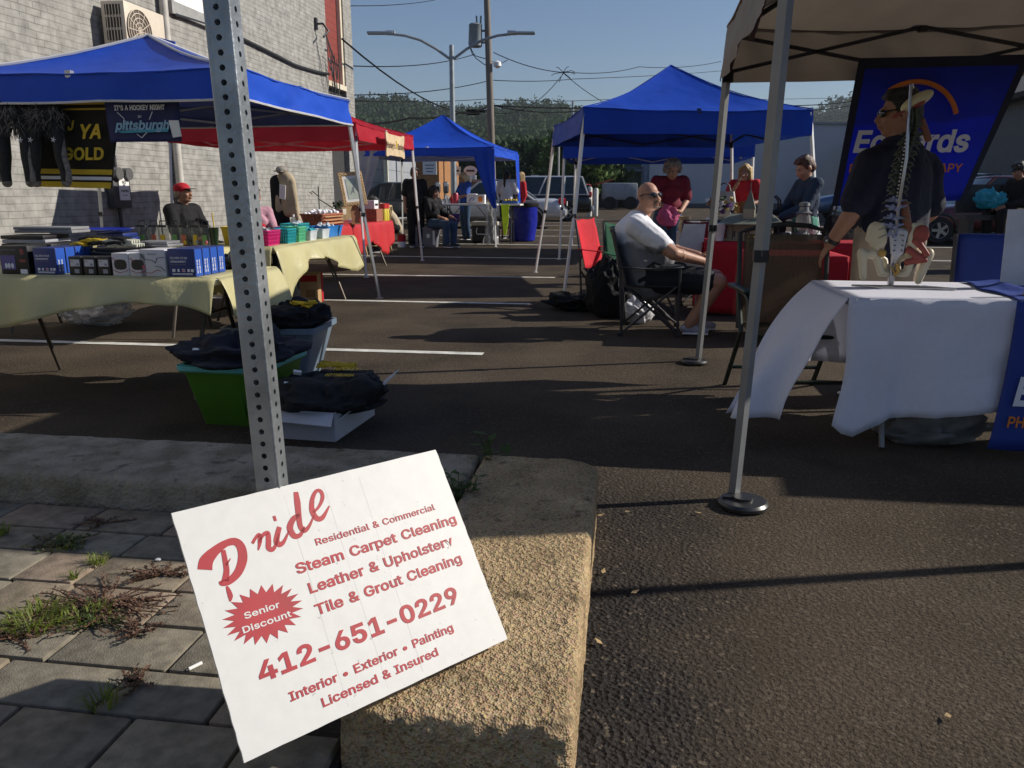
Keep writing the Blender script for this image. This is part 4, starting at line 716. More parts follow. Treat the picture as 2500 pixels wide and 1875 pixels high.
def tent(label, corners, zb, vh, peak, cm, legm, foot=.15, gr=0, trim=None, plate=True, sag=.13, seed=1, curtains=(), pc=None, leg_r=.017, truss=True, trm=None, wind=.02):
    """corners: near-left, near-right, far-right, far-left as (s,t); zb, peak measured from the lot"""
    P = [W(*c) for c in corners]; c0 = sum(P, V())/4; g0 = gz(c0.y); c0.z = 0; o = thing('canopy_tent', label, 'tent', (c0.x, c0.y, g0), -A, 'pop-up canopy tents')
    rot = Matrix.Rotation(A, 3, 'Z'); Q = [rot @ (p-c0) for p in P]; zb -= g0; peak -= g0; ev = zb+vh; pk = V((pc[0], pc[1], peak)) if pc else V((0, 0, peak))
    cn = MB(); rng = random.Random(seed); ph = rng.uniform(0, 9)
    for i in range(4):
        a, b = Q[i], Q[(i+1) % 4]; out = ((a+b)/2).normalized()
        def roof(u, v, a=a, b=b, out=out):
            e = a.lerp(b, u); q = e.lerp(pk, v); mid = 4*u*(1-u)
            z = ev+(peak-ev)*(v-sag*math.sin(math.pi*v)) - mid*.05*math.sin(math.pi*min(v*1.1, 1)) - .03*mid*(1-v)
            return V((q.x, q.y, z+noise.noise(V((q.x*2+ph, q.y*2, 1)))*.022*(1-v)+noise.noise(V((q.x*6, q.y*6+ph, 1)))*.009*(1-v*.6)-.03*math.exp(-((v-.34)/.05)**2)*mid*.4))
        def val(u, v, a=a, b=b, out=out):
            e = a.lerp(b, u); k = 1-v; mid = 4*u*(1-u)
            z = zb+(ev-zb)*v-.03*mid*v; d = .025*k+wind*k*noise.noise(V((e.x*2.2+ph, e.y*2.2, k)))
            return V((e.x+out.x*d, e.y+out.y*d, z+noise.noise(V((e.x*1.7, e.y*1.7, ph)))*.012*k))+out*(.012*noise.noise(V((e.x*8, e.y*8, v*2.5+ph))))
        cn.grid(roof, 44, 20); cn.grid(val, 44, 7)
    cn.build('canopy', cm, o, ang=50)
    hp = MB()
    for i in range(4): hp.tube([(Q[i].lerp(pk, v/14).x, Q[i].lerp(pk, v/14).y, ev+(peak-ev)*(v/14-sag*math.sin(math.pi*v/14))+.006) for v in range(15)], .007, 5); hp.tube([(Q[i].lerp(Q[(i+1) % 4], k/22).x*1.003, Q[i].lerp(Q[(i+1) % 4], k/22).y*1.003, ev-.03*4*(k/22)*(1-k/22)+noise.noise(V((Q[i].lerp(Q[(i+1) % 4], k/22).x*2+ph, Q[i].lerp(Q[(i+1) % 4], k/22).y*2, 1)))*.022) for k in range(23)], .005, 4)
    hp.build('seam', cm, o)
    if trim:
        tr = MB()
        for i in range(4):
            a, b = Q[i], Q[(i+1) % 4]; out = ((a+b)/2).normalized()
            pts = []
            for k in range(23):
                e = a.lerp(b, k/22); d = .027+wind*noise.noise(V((e.x*2.2+ph, e.y*2.2, 1))); pts.append((e.x+out.x*d, e.y+out.y*d, zb+noise.noise(V((e.x*1.7, e.y*1.7, ph)))*.012))
            tr.tube(pts, .011, 5)
            tr.tube([(a.lerp(pk, v/12).x, a.lerp(pk, v/12).y, ev+(peak-ev)*(v/12-sag*math.sin(math.pi*v/12))+.012) for v in range(13)], .014, 5)
        tr.build('trim', trim, o)
    for i in range(4):
        a = Q[i]*.985; f = a*(1+foot/a.length); l = MB(); mid = f.lerp(a, .52)
        g1 = gz((W(*corners[i])).y)-g0
        l.tube([(f.x, f.y, g1+.0), (mid.x, mid.y, zb*.52)], leg_r*.82, 4); l.tube([(mid.x, mid.y, zb*.5), (a.x, a.y, ev-.03)], leg_r, 4)
        lg = l.build('leg', legm, o, ang=30)
        if plate:
            k = MB(); k.box((f.x, f.y, g1+.005), (.07, .07, .008)); k.build('foot_plate', legm, lg)
        k = MB(); k.box((mid.x, mid.y, zb*.5), (leg_r*2.7, leg_r*2.7, .045)); k.box((a.x, a.y, zb+.03), (leg_r*3.2, leg_r*3.2, .07)); k.build('leg_bracket', BLACK, lg)
    if truss:
        for i in range(4):
            a, b = Q[i]*.98, Q[(i+1) % 4]*.98; m_ = (a+b)/2; hi, lo = ev-.05, zb+.06; tr = MB()
            for e in (a, b):
                tr.tube([(e.x, e.y, hi), (m_.x, m_.y, lo-.02)], .011, 4); tr.tube([(e.x, e.y, lo), (m_.x, m_.y, hi+.02)], .011, 4)
            tr.box((m_.x, m_.y, hi+.02), (.05, .05, .06)); tr.build('truss_bar', trm or legm, o, ang=30)
        cr = MB()
        for i in range(4): a = Q[i]*.98; cr.tube([(a.x, a.y, ev-.04), (a.x*.5+pk.x*.5, a.y*.5+pk.y*.5, ev+(peak-ev)*.34), (pk.x, pk.y, peak-.1)], .012, 4)
        cr.build('roof_strut', trm or legm, o, ang=30)
    for (i, j, wd, zl, m_) in curtains:      # gathered corner curtain on edge i->j
        a = Q[i]; d = (Q[j]-Q[i]).normalized(); f = a*(1+foot/a.length)
        def cur(u, v, a=a, d=d, f=f):
            z = ev-.05+(zl-ev)*v; wv = wd*(1-v)**.8+.06; base = a.lerp(f, min(1, max(0, (zb-z)/zb))); q = base+d*(wv*u)
            return V((q.x, q.y, z))+V((a.x, a.y, 0)).normalized()*(.03+.02*math.sin(u*12))
        k = MB(); k.grid(cur, 10, 14); k.build('corner_curtain', m_, o)
    return o
t1 = tent('blue canopy tent with white trim at left, sheltering the hockey goods', [(-6.3, 6.55), (-3.2, 6.55), (-3.16, 9.05), (-6.3, 9.05)], 1.97, .26, 2.72, BLUE1, STEEL, .3, trim=WHSTEEL, seed=3, wind=.035)
t2 = tent('red canopy tent with a small bone-shaped sign, behind the left blue tent', [(-6.95, 11.7), (-4.0, 11.7), (-3.85, 14.3), (-6.95, 14.3)], 1.98, .24, 2.85, RED1, WHSTEEL, .15, seed=5)
t5 = tent('far blue canopy tent with white lining and gathered corner curtains', [(-5.8, 17.15), (-2.95, 17.5), (-2.78, 20), (-5.7, 20)], 2.02, .2, 2.98, BLUE5, WHSTEEL, .08, seed=7, curtains=[(1, 0, .42, .85, BLUE5), (0, 1, .42, .85, BLUE5), (2, 1, .3, .85, BLUE5)])
t3 = tent('tall-peaked blue canopy tent above the seated bald man', [(-.6, 10.0), (2.15, 10.65), (1.5, 13.2), (-1.2, 12.6)], 1.92, .3, 2.9, BLUE2, WHSTEEL, .36, seed=9, trm=BLACK)
t4 = tent('lower blue canopy tent half hidden behind the tall-peaked blue tent', [(-1.25, 15.0), (2.1, 15.0), (2.1, 18.1), (-1.25, 18.1)], 1.86, .42, 2.6, BLUE2, WHSTEEL, .1, seed=11)
t6 = tent('weathered beige canopy tent at right above the therapy table', [(.52, 3.22), (3.0, 3.22), (3.05, 5.9), (.6, 5.9)], 1.95, .34, 3.05, BEIGE, GREYLEG, .13, seed=13, trm=DKSTEEL, plate=False, leg_r=.02, wind=.06)
t7 = tent('unseen narrow beige awning added beyond the right edge to cast shade', [(4.3, 4.35), (7.6, 4.35), (7.6, 5.1), (4.3, 5.1)], 1.9, .3, 2.35, BEIGE, STEEL, .05, seed=15, truss=False)  # unseen awning, added only for the shade it casts into view
# round weight plates on the beige tent's left feet
for (s, t, lb) in ((.476, 3.07, 'round dark weight plate on the near foot of the beige tent'), (.494, 5.87, 'round weight plate on the rear left foot of the beige tent')):
    o = rowthing('weight_plate', lb, 'weight', s, t, 0, 'tent leg weights')
    p = MB(); p.lathe([(.0, .002), (.09, .002), (.098, .008), (.098, .02), (.088, .03), (.04, .034), (.04, .044), (.03, .044)], 32); p.build('disc', mat('dark_iron', (.06, .06, .06), .35, .6, .2, 20), o)
    p = MB(); p.box((-.045, .0, .036), (.07, .016, .01)); p.build('slot_bar', BLACK, o)
# bone-shaped sign on the red tent
bs_ = W(-3.82, 13.0, 1.98); bo = thing('bone_sign', 'cream bone-shaped sign', 'sign', bs_, -A)
bo['label'] = 'cream bone-shaped wooden sign hanging on the side of the red tent'
p = MB(); out = []
for k in range(40):
    a = 2*math.pi*k/40; x = .52*max(-1, min(1, 1.25*math.cos(a))); z = .16*max(-1, min(1, 1.35*math.sin(a)))
    z *= 1+.35*max(0, abs(x)/.52-.7)/.3; x *= 1-.12*math.exp(-(z/.06)**2)*(abs(x) > .4); out.append((.03, x, z))
p.poly(out, .02, (1, 0, 0)); p.build('board', mat('sign_cream', (.6, .46, .28), .6), bo)
BRN = mat('brown_ink', (.12, .06, .03), .7)
text("Harley's", .17, BRN, bo, frame((.033, -.47, -.05), (0, 1, 0), (0, 0, 1)), fit=.44, bold=.006); text('Barley', .17, BRN, bo, frame((.033, .1, -.05), (0, 1, 0), (0, 0, 1)), fit=.37, bold=.006)
p = MB(); 
for k in range(3): p.sph((.035, .04, .02+.04*k-.04), (.008, .03, .025), 8, 5)
p.build('emblem', YELLOW, bo)
# ================================================================== BANNERS AND HANGING GOODS
def cloth_grid(c00, c10, c01, c11, n=16, amp=.02, fr=3, seed=0):
    c00, c10, c01, c11 = V(c00), V(c10), V(c01), V(c11); nn = (c10-c00).cross(c01-c00).normalized()
    def fn(u, v):
        q = c00.lerp(c10, u).lerp(c01.lerp(c11, u), v); return q+nn*amp*v*(noise.noise(V((u*fr, v*fr*.5, seed)))+.5*math.sin(u*fr*4+v*2+seed))
    return fn, nn
bn = thing('banner', 'blue physical therapy banner hanging inside the beige tent behind the large man', 'banner', W(1.5, 5.78, 2.0), -A)
BANB = mat('banner_blue', (.02, .05, .56), .5, var=.12, vs=3, trans=.5); BANN = mat('banner_navy', (.006, .008, .03), .6); ORG = mat('orange_ink', (.7, .2, .02), .6)
fn, nn = cloth_grid((-.07, 0, .06), (.95, 0, .06), (-.16, 0, -.87), (.66, -.03, -.83), amp=.025, fr=2.2, seed=2)
p = MB(); p.grid(lambda u, v: fn(u, 1-v), 20, 16); p.build('panel', BANB, bn, solid=.003)
p = MB()
def strip(u0, v0, u1, v1, wd):
    def g_(a, b): q = fn(u0+(u1-u0)*a+(wd*(b-.5) if abs(v1-v0) > abs(u1-u0) else 0), v0+(v1-v0)*a+(wd*(b-.5) if abs(v1-v0) <= abs(u1-u0) else 0)); return q+V((0, -.004, 0))
    p.grid(g_, 24, 1)
strip(.02, 0, .02, 1, .05); strip(.985, 0, .985, 1, .045); strip(0, .03, 1, .03, .07); p.build('border', BANN, bn)
WINK = mat('banner_white', (.72, .73, .78), .6, var=.04)
text('Edwards', .25, WINK, bn, front(-.08, -.06, -.52), ext=.001, shear=.18, bold=.012, fit=.71)
text('PHYSICAL THERAPY', .1, ORG, bn, front(-.09, -.06, -.65), ext=.001, shear=.1, bold=.003, fit=.7)
p = MB(); p.tube([(.28+.27*math.cos(R(k)), -.045, -.36+.27*math.sin(R(k))) for k in range(15, 130, 8)], .016, 6); p.build('arc', ORG, bn)
# hockey banner and black-and-gold towel on the left blue tent
hb = thing('hockey_banner', 'small navy hockey night banner hanging from the left blue tent', 'banner', W(-4.47, 6.63, 2.0), -A)
p = MB(); fn, nn = cloth_grid((-.02, 0, 0), (.56, .02, .0), (-.01, 0, -.33), (.55, .03, -.33), amp=.012, seed=5); p.grid(lambda u, v: fn(u, 1-v), 12, 10); p.build('panel', mat('deep_navy', (.012, .02, .11), .6, trans=.2), hb, solid=.004)
PB = mat('ice_blue_ink', (.25, .45, .62), .6)
text("IT'S A HOCKEY NIGHT", .07, INKW, hb, front(.06, -.012, -.085), fit=.4, bold=.006); text('IN', .035, INKW, hb, front(.24, -.012, -.145)); text('pittsburgh', .13, PB, hb, front(.05, -.014, -.235), fit=.43, shear=.3, bold=.008)
p = MB(); p.poly([(.06, -.012, -.245), (.47, -.012, -.225), (.47, -.012, -.255), (.1, -.012, -.262)], .001); p.build('underline', mat('teal_ink', (.05, .3, .42), .6), hb)
p = MB()
for a_, b_ in (((.08, -.1), (.13, -.15)), ((.13, -.15), (.12, -.19)), ((.22, -.27), (.255, -.3)), ((.255, -.3), (.3, -.26)), ((.36, -.1), (.33, -.16))): p.tube([(a_[0], -.013, a_[1]), (b_[0], -.013, b_[1])], .002, 4)
p.build('star_outline', INKW, hb)
hb.scale = (1.16, 1, 1.06)
cd_ = thing('hang_tag', 'white card hanging at the right corner of the hockey banner', 'card', W(-3.9, 6.6, 1.82), -A); p = MB(); p.poly([(0, 0, 0), (.085, .01, 0), (.1, .01, -.13), (.025, 0, -.14)], .003); p.build('card', PAPER, cd_)
tw = thing('team_towel', 'black and gold striped sports towel hanging under the left blue tent', 'towel', W(-5.36, 6.72, 1.98), -A)
p = MB(); fn, nn = cloth_grid((-.1, 0, .02), (.96, 0, .02), (.0, .05, -.7), (.74, .05, -.72), amp=.02, seed=8); p.grid(lambda u, v: fn(u, 1-v), 16, 16); p.build('cloth', mat('black_terry', (.016, .013, .008), .9, bump=.4, bs=120), tw, solid=.008)
for (v0, v1) in ((.78, .84), (.93, 1.0), (.01, .04), (.08, .1)): p = MB(); p.grid(lambda u, v, v0=v0, v1=v1: fn(u, v1+(v0-v1)*v)+V((0, -.012, 0)), 16, 1); p.build('gold_stripe', YELLOW, tw)
p = MB(); p.grid(lambda u, v: fn(u, .905+(.865-.905)*v)+V((0, -.012, 0)), 16, 1); p.build('white_stripe', INKW, tw)
text('YA', .22, YELLOW, tw, front(.54, -.03, -.29), shear=.3, bold=.02); text('J', .15, YELLOW, tw, front(.44, -.03, -.22), shear=.3, bold=.02); text('GOLD', .19, YELLOW, tw, front(.36, -.03, -.47), shear=.15, bold=.02, fit=.4)
# furry hat with long paws
FUR = mat('black_fur', (.012, .012, .014), .75, var=.6, vs=40, bump=.8, bs=160); FURG = mat('grey_fur', (.2, .18, .16), .85, var=.4, vs=30, bump=.8, bs=140)
def fur_hat(s, t, label, pawd, seed):
    o = rowthing('furry_hat', label, 'hat', s, t, 0, 'furry black hats with long paws', 1.98); rng = random.Random(seed)
    p = MB(); p.sph((0, 0, -.1), (.17, .11, .1), 12, 8)
    for k in range(420):
        a, b_ = rng.uniform(0, 6.28), rng.uniform(-1.2, 1.4); d = V((math.cos(a)*math.cos(b_)*.16, math.sin(a)*math.cos(b_)*.12, -.1+math.sin(b_)*.12)); e = d.copy(); e.z += .1; e.normalize()
        tip = d+e*rng.uniform(.05, .11)+V((rng.uniform(-.06, .06), 0, rng.uniform(-.07, .01))); sd_ = V((.006, .002, 0)); p.add([d-sd_, d+sd_, tip], [(0, 1, 2)])
    p.build('crown', FUR, o, ang=0); p = MB()
    for k in range(150):
        a = rng.uniform(3.0, 6.4); b_ = rng.uniform(-1.2, .9); d = V((math.cos(a)*math.cos(b_)*.18, math.sin(a)*math.cos(b_)*.12, -.1+math.sin(b_)*.11)); tip = d*1.2+V((rng.uniform(-.08, .08), -.02, rng.uniform(-.09, 0))); sd_ = V((.004, .001, 0)); p.add([d-sd_, d+sd_, tip], [(0, 1, 2)])
    p.build('highlight_tufts', FURG, o, ang=0)  # grey strands paint the highlights on the black fur
    for sg in (-1, 1):
        dx = sg*.1; pts = [(dx, -.02, -.16), (dx*1.15, -.03, -.3), (dx*1.0+pawd*sg*.3, -.04, -.45), (dx*.9+pawd*sg, -.05, -.58), (dx*.85+pawd*sg, -.05, -.66)]
        p = MB(); p.tube(pts, [.05, .058, .052, .045, .04], 10); pa = p.build('paw', FUR, o)
        p = MB(); p.tube([(x+sg*.034, y-.01, z) for (x, y, z) in pts[1:]], [.02, .028, .026, .03], 8); p.sph((pts[-1][0], -.05, -.67), (.042, .04, .04), 10, 6); p.build('paw_lining', FURG, pa)
        p = MB()
        for k in range(5): a = k*1.257; p.tube([(dx*1.1, -.1, -.31), (dx*1.1+.022*math.cos(a), -.1, -.31+.022*math.sin(a))], .003, 4)
        p.build('star_badge', INKW, pa)
    return o
fur_hat(-5.36, 6.62, 'left furry black hat with grey-lined paws hanging from the left blue tent', .03, 1)
fur_hat(-5.06, 6.64, 'right furry black hat overlapping the towel under the left blue tent', .06, 2)
# ================================================================== TABLES, CLOTHS AND GOODS
def folding_table(label, s0, s1, t0, t1, h, group='folding tables', top=None, along='s', legm=None, z0=0, legs=True):
    c = WG((s0+s1)/2, (t0+t1)/2); o = thing('folding_table', label, 'table', c, -A, group); w, d = s1-s0, t1-t0
    p = MB(); p.box((0, 0, h-.02), (w, d, .04), bev=.012); p.build('table_top', top or mat('moulded_white', (.62, .62, .6), .5), o)
    lm = legm or mat('brown_steel', (.09, .075, .06), .4, .5)
    L_, D_ = (w, d) if along == 's' else (d, w)
    for e in (-1, 1):
        for g in (-1, 1):
            a = e*(L_/2-.22); pts = [(a, g*.12, h-.04), (a, g*.16, .46), (a+.0, g*.2, .38), (a, g*(D_/2-.05), .012)]
            if along != 's': pts = [(y, x, z) for (x, y, z) in pts]
            p = MB(); p.tube(pts, .0135, 8); p.build('leg', lm, o)
        pts = [(e*(L_/2-.22), -.14, .5), (e*(L_/2-.22), .14, .5)]; pts2 = [(e*(L_/2-.22), 0, .5), (e*.18, 0, h-.04)]
        if along != 's': pts, pts2 = [[(y, x, z) for (x, y, z) in q] for q in (pts, pts2)]
        p = MB(); p.tube(pts, .01, 6); p.tube(pts2, .008, 6); p.build('brace', lm, o)
    return o
def table_cloth(label, s0, s1, t0, t1, h, drops, m, seed=0, amp=.02, name='tablecloth', group=None, out=.03, fr=7):
    c = WG((s0+s1)/2, (t0+t1)/2); o = thing(name, label, 'tablecloth', c, -A, group); w, d = (s1-s0)/2+.008, (t1-t0)/2+.008
    p = MB(); z = h+.004; p.grid(lambda u, v: V((-w+2*w*u, -d+2*d*v, z+noise.noise(V((u*6, v*5, seed)))*.003)), 16, 8)
    Q = {'near': ((-w, -d), (w, -d), (0, -1)), 'right': ((w, -d), (w, d), (1, 0)), 'far': ((w, d), (-w, d), (0, 1)), 'left': ((-w, d), (-w, -d), (-1, 0))}
    for k, f in drops.items():
        a, b, n = Q[k]; f_ = f if callable(f) else (lambda u, f=f: f)
        def sk(u, v, a=a, b=b, n=n, f_=f_):
            L_ = math.hypot(b[0]-a[0], b[1]-a[1]); dr = f_(u)*(1-v); wv = amp*(1-v)*(math.sin(u*L_*fr*2.2+seed)+1.3*noise.noise(V((u*L_*3, v, seed))))
            o_ = out*(1-v)**.6+wv+.006; x = a[0]+(b[0]-a[0])*u+n[0]*o_; y = a[1]+(b[1]-a[1])*u+n[1]*o_
            return V((x, y, z-dr))
        p.grid(sk, 40, 10)
    p.build('cloth', m, o, ang=60, solid=.002); return o
YEL = mat('yellow_plastic_cloth', (.62, .57, .31), .4, var=.08, vs=3, bump=.35, bs=14, trans=.25)
def L1near(u): return .16+.13*max(0, .45-u)*2+.04*math.sin(u*9)
def lerp_pts(P):
    def f(u):
        for (a, va), (b, vb) in zip(P, P[1:]):
            if u <= b: return va+(vb-va)*(u-a)/(b-a)
        return P[-1][1]
    return f
folding_table('front left folding table under the yellow cloth stacked with ornament boxes', -4.15, -2.32, 4.26, 5.02, .74)
table_cloth('pale yellow plastic cloth on the front left table of ornament boxes', -4.15, -2.32, 4.26, 5.02, .74, {'near': lerp_pts([(0, .36), (.3, .3), (.5, .2), (.7, .14), (.9, .15), (1, .2)]), 'right': lerp_pts([(0, .22), (.35, .3), (.6, .42), (.75, .36), (1, .2)]), 'far': .2, 'left': .25}, YEL, 3, .025, group='yellow plastic tablecloths', out=.08)
folding_table('back left folding table behind the ornament boxes', -5.6, -3.62, 6.2, 6.95, .74)
table_cloth('pale yellow plastic cloth on the back left table of packaged toys', -5.6, -3.62, 6.2, 6.95, .74, {'near': .2, 'right': .15, 'far': .2}, YEL, 4, .015, group='yellow plastic tablecloths')
folding_table('side folding table of plastic baskets under the yellow cloth', -4.0, -3.24, 7.0, 9.2, .74, along='t')
table_cloth('pale yellow plastic cloth billowing from the side table of coloured baskets', -4.0, -3.24, 7.0, 9.2, .74, {'near': lerp_pts([(0, .22), (.8, .22), (1, .5)]), 'right': lerp_pts([(0, .5), (.08, .52), (.16, .3), (.3, .16), (.5, .17), (.65, .3), (.78, .36), (.9, .4), (1, .3)]), 'far': .3, 'left': .2}, YEL, 7, .03, group='yellow plastic tablecloths', out=.1)
folding_table('craft folding table under the red plastic cloth below the red tent', -4.9, -4.12, 10.8, 13.7, .78, along='t')
REDC = mat('red_plastic_cloth', (.55, .03, .035), .45, var=.1, vs=2, bump=.3, bs=10, trans=.15)
table_cloth('red plastic cloth on the craft table below the red tent', -4.9, -4.12, 10.8, 13.7, .78, {'near': .4, 'right': lerp_pts([(0, .5), (.3, .5), (.55, .28), (.8, .55), (1, .3)]), 'far': .3}, REDC, 9, .03, out=.06)
# ---- boxes
def carton(name, label, cat, s, t, z, w, d, h, m, group=None, rz=0, draw=None):
    o = thing(name, label, cat, W(s, t, z), -A+rz, group); p = MB(); p.box((0, d/2, h/2), (w, d, h), bev=.0025); p.build('carton', m, o); 
    if draw: draw(o, w, d, h)
    return o
NAVB = mat('navy_card', (.012, .03, .16), .4, var=.08); BLKC = mat('black_card', (.012, .011, .012), .4); WHC = mat('white_card', (.6, .58, .6), .5, var=.04); SIDEB = mat('blue_plate_and_sunlit_card', (.02, .08, .38), .4)
PINKI = mat('pink_ink', (.5, .12, .16), .6); GREYI = mat('grey_ink', (.3, .3, .33), .6)
def silver_star(o, w, d, h):
    k = w/.16
    text('SILVER STAR', .021*k, INKW, o, front(-.066*k, -.002, h-.055*k), bold=.0005, sx=1.05); text('ORNAMENT', .021*k, INKW, o, front(-.066*k, -.002, h-.075*k), bold=.0005, sx=1.1)
    text('SPORTS COLLECTORS SERIES', .0085*k, GREYI, o, front(-.066*k, -.002, h-.088*k))
    p = MB()
    for i, x in enumerate((-.05, -.022, .008, .038, .06)): p.box((x*k, -.001, .035*k), (.017*k if i % 2 == 0 else .012*k, .002, .016*k))
    p.box((0, -.001, .018*k), (.12*k, .002, .003)); p.box((0, -.001, .012*k), (.12*k, .002, .003)); p.build('badge', INKW, o)
    q = MB(); q.box((.008*k, -.002, .035*k), (.014*k, .002, .01*k)); q.build('pink_badge', PINKI, o)
    sd_ = MB(); sd_.box((w/2+.0005, d/2, h/2), (.001, d-.006, h-.006)); sd_.build('sunlit_side', SIDEB, o)  # brighter blue paints the sunlight on the box's right end
    for xx in (d*.3, d*.62): text('SILVER STAR', .019*k, INKW, o, frame((w/2+.002, xx, h*.12), (0, 0, 1), (0, -1, 0)), bold=.0006, sx=.85)
def blk_box(o, w, d, h):
    p = MB(); p.box((-.0, -.001, h*.66), (w*.72, .002, h*.36)); p.build('price_label', WHC, o)
    p = MB(); p.box((.015, -.002, h*.58), (w*.22, .002, h*.12)); p.box((-.018, -.002, h*.74), (w*.24, .002, h*.05)); p.build('barcode', GREYI, o)
    p = MB(); p.box((.008, -.001, h*.22), (w*.36, .002, h*.22)); p.build('picture', GREYI, o)
def wht_box(o, w, d, h):
    p = MB(); out = [(.038*math.copysign(abs(math.cos(a))**.6, math.cos(a))*w/.1, 0, h*.5+.03*math.copysign(abs(math.sin(a))**.8, math.sin(a))) for a in [2*math.pi*k/16 for k in range(16)]]
    p.poly([(x, -.001, z) for (x, y, z) in out], .001, (0, -1, 0)); p.build('window', BLKC, o)
    p = MB(); p.tube([(-w*.45, -.002, h*.8), (-w*.3, -.002, h*.68), (-w*.1, -.002, h*.72)], .0013, 4); p.tube([(-w*.45, -.002, h*.25), (-.1*w, -.002, h*.14), (w*.3, -.002, h*.2), (w*.48, -.002, h*.3)], .0013, 4); p.build('red_line', mat('red_line', (.4, .04, .06), .6), o)
def big_white(o, w, d, h):
    p = MB(); p.tube([(-w*.45, -.002, h*.85), (-w*.3, -.002, h*.65), (0, -.002, h*.6), (.1*w, -.002, h*.5), (w*.2, -.002, h*.7), (w*.48, -.002, h*.72)], .0012, 4); p.tube([(w*.1, -.002, h*.38), (w*.3, -.002, h*.36), (w*.48, -.002, h*.2)], .0012, 4); p.build('black_line', BLKC, o)
    p = MB(); p.tube([(-w*.45, -.002, h*.15), (-.1*w, -.002, h*.12), (w*.2, -.002, h*.25), (w*.3, -.002, h*.2)], .0012, 4); p.build('red_line', mat('red_line', (.4, .04, .06), .6), o)
    text('COLLECTIBLE', .012, GREYI, o, front(-.03, -.002, h*.82)); p = MB(); p.box((-w*.35, -.001, h*.35), (.016, .002, .02)); p.build('badge', PINKI, o)
def team_set(o, w, d, h):
    text('COLLECTIBLE TEAM SET', .014, GREYI, o, front(-w*.45, -.002, h*.84), sx=.85)
    p = MB(); p.box((-w*.22, -.001, h*.42), (w*.5, .002, h*.5)); p.build('picture', mat('violet_print', (.12, .1, .28), .6), o)
    p = MB(); p.box((w*.3, -.001, h*.1), (w*.24, .002, h*.16)); 
    for x in (-.3, -.2, -.08): p.sph((x*w, -.002, h*.3), (.009, .002, .016), 8, 5)
    p.build('white_print', INKW, o)
    p = MB(); p.box((w*.3, -.001, h*.8), (w*.13, .002, h*.2)); p.box((w*.3, -.001, h*.48), (w*.22, .002, h*.1)); p.build('red_print', mat('dull_red_print', (.25, .06, .05), .6), o)
Z1 = .746
for i in range(3): carton('collectible_box', ('black collectible team set box at the left end of the front row of boxes', 'second black collectible box, behind the leftmost one', 'third black collectible box, furthest back at the left end')[i], 'box', -3.6+.012*i, 4.29+.19*i, Z1, .185, .17, .165, BLKC, 'boxes on the front left table', draw=team_set if i == 0 else None)
for i in range(4): carton('ornament_box', ('navy ornament box right of the black team set', 'second navy ornament box behind the leftmost navy ornament box', 'third navy ornament box behind the leftmost navy ornament box', 'rearmost navy ornament box of the left navy row')[i], 'box', -3.4, 4.29+.088*i, Z1, .145, .08, .155, NAVB, 'boxes on the front left table', draw=silver_star)
for i in range(3): carton('figure_box', ('left small black box with white price label', 'middle small black box with white price label', 'right small black box with white price label beside the white boxes')[i], 'box', -3.205+.088*i, 4.285+.004*i, Z1, .082, .09, .108, BLKC, 'boxes on the front left table', draw=blk_box)
for i in range(2): carton('window_box', ('left white box with dark hexagon window', 'right white box with dark hexagon window beside the taller white box')[i], 'box', -2.917+.108*i, 4.285, Z1, .104, .1, .13, WHC, 'boxes on the front left table', draw=wht_box)
for i in range(2): carton('window_box', ('white box standing behind the left hexagon window box', 'white box standing behind the right hexagon window box')[i], 'box', -2.9+.108*i, 4.4, Z1, .104, .1, .137, WHC, 'boxes on the front left table')
carton('white_box', 'tall white box with red and black wavy lines beside the navy ornament box', 'box', -2.715, 4.285, Z1, .16, .2, .152, WHC, 'boxes on the front left table', draw=big_white)
for i in range(4): carton('ornament_box', ('front navy ornament box at the right end of the boxes', 'second navy ornament box of the right end row', 'third navy ornament box of the right end row', 'rearmost navy ornament box of the right end row')[i], 'box', -2.535, 4.285+.088*i, Z1, .165, .08, .158, NAVB, 'boxes on the front left table', draw=silver_star)
def stackof(name, label, cat, s, t, z, w, d, n, h, m, seed, group=None, part='package'):
    o = thing(name, label, cat, W(s, t, z), -A, group); rng = random.Random(seed)
    for i in range(n):
        p = MB(); p.box((rng.uniform(-.01, .01), rng.uniform(-.01, .01), h*(i+.5)), (w, d, h*.9), bev=.004, rot=(0, 0, rng.uniform(-.08, .08))); p.build(part, m[i % len(m)], o)
    return o
stackof('package_stack', 'stack of flat black packages behind the small black boxes', 'packages', -3.12, 4.7, Z1, .36, .28, 7, .02, [BLKC], 1)
stackof('package_stack', 'silver grey flat package on the black stack behind the white boxes', 'packages', -2.93, 4.72, Z1+.142, .2, .16, 2, .018, [mat('silver_card', (.3, .3, .31), .3, .4)], 2)
stackof('package_stack', 'grey and white packs at the back of the left edge', 'packages', -3.83, 4.78, Z1, .3, .25, 8, .026, [GREYI, BLKC, BLKC], 3)
stackof('package_stack', 'pale folded garments on top of the packs at the far left edge', 'garments', -3.8, 4.9, Z1+.215, .4, .2, 2, .02, [mat('pale_grey_cloth', (.2, .2, .21), .8)], 33)
stackof('package_stack', 'small stack of navy and white boxes at the right of the back table', 'boxes', -4.42, 6.5, Z1, .26, .2, 4, .035, [NAVB, WHC, NAVB], 4)
o = rowthing('plate', 'shiny blue disc lying on the small navy boxes on the back table', 'plate', -4.5, 6.45, 0, None, Z1+.145); p = MB(); p.lathe([(0, .0), (.2, .005), (.24, .03), (.235, .034), (.19, .012), (0, .012)], 28); p.build('disc', mat('glossy_blue', (.02, .035, .3), .15, coat=.5), o)
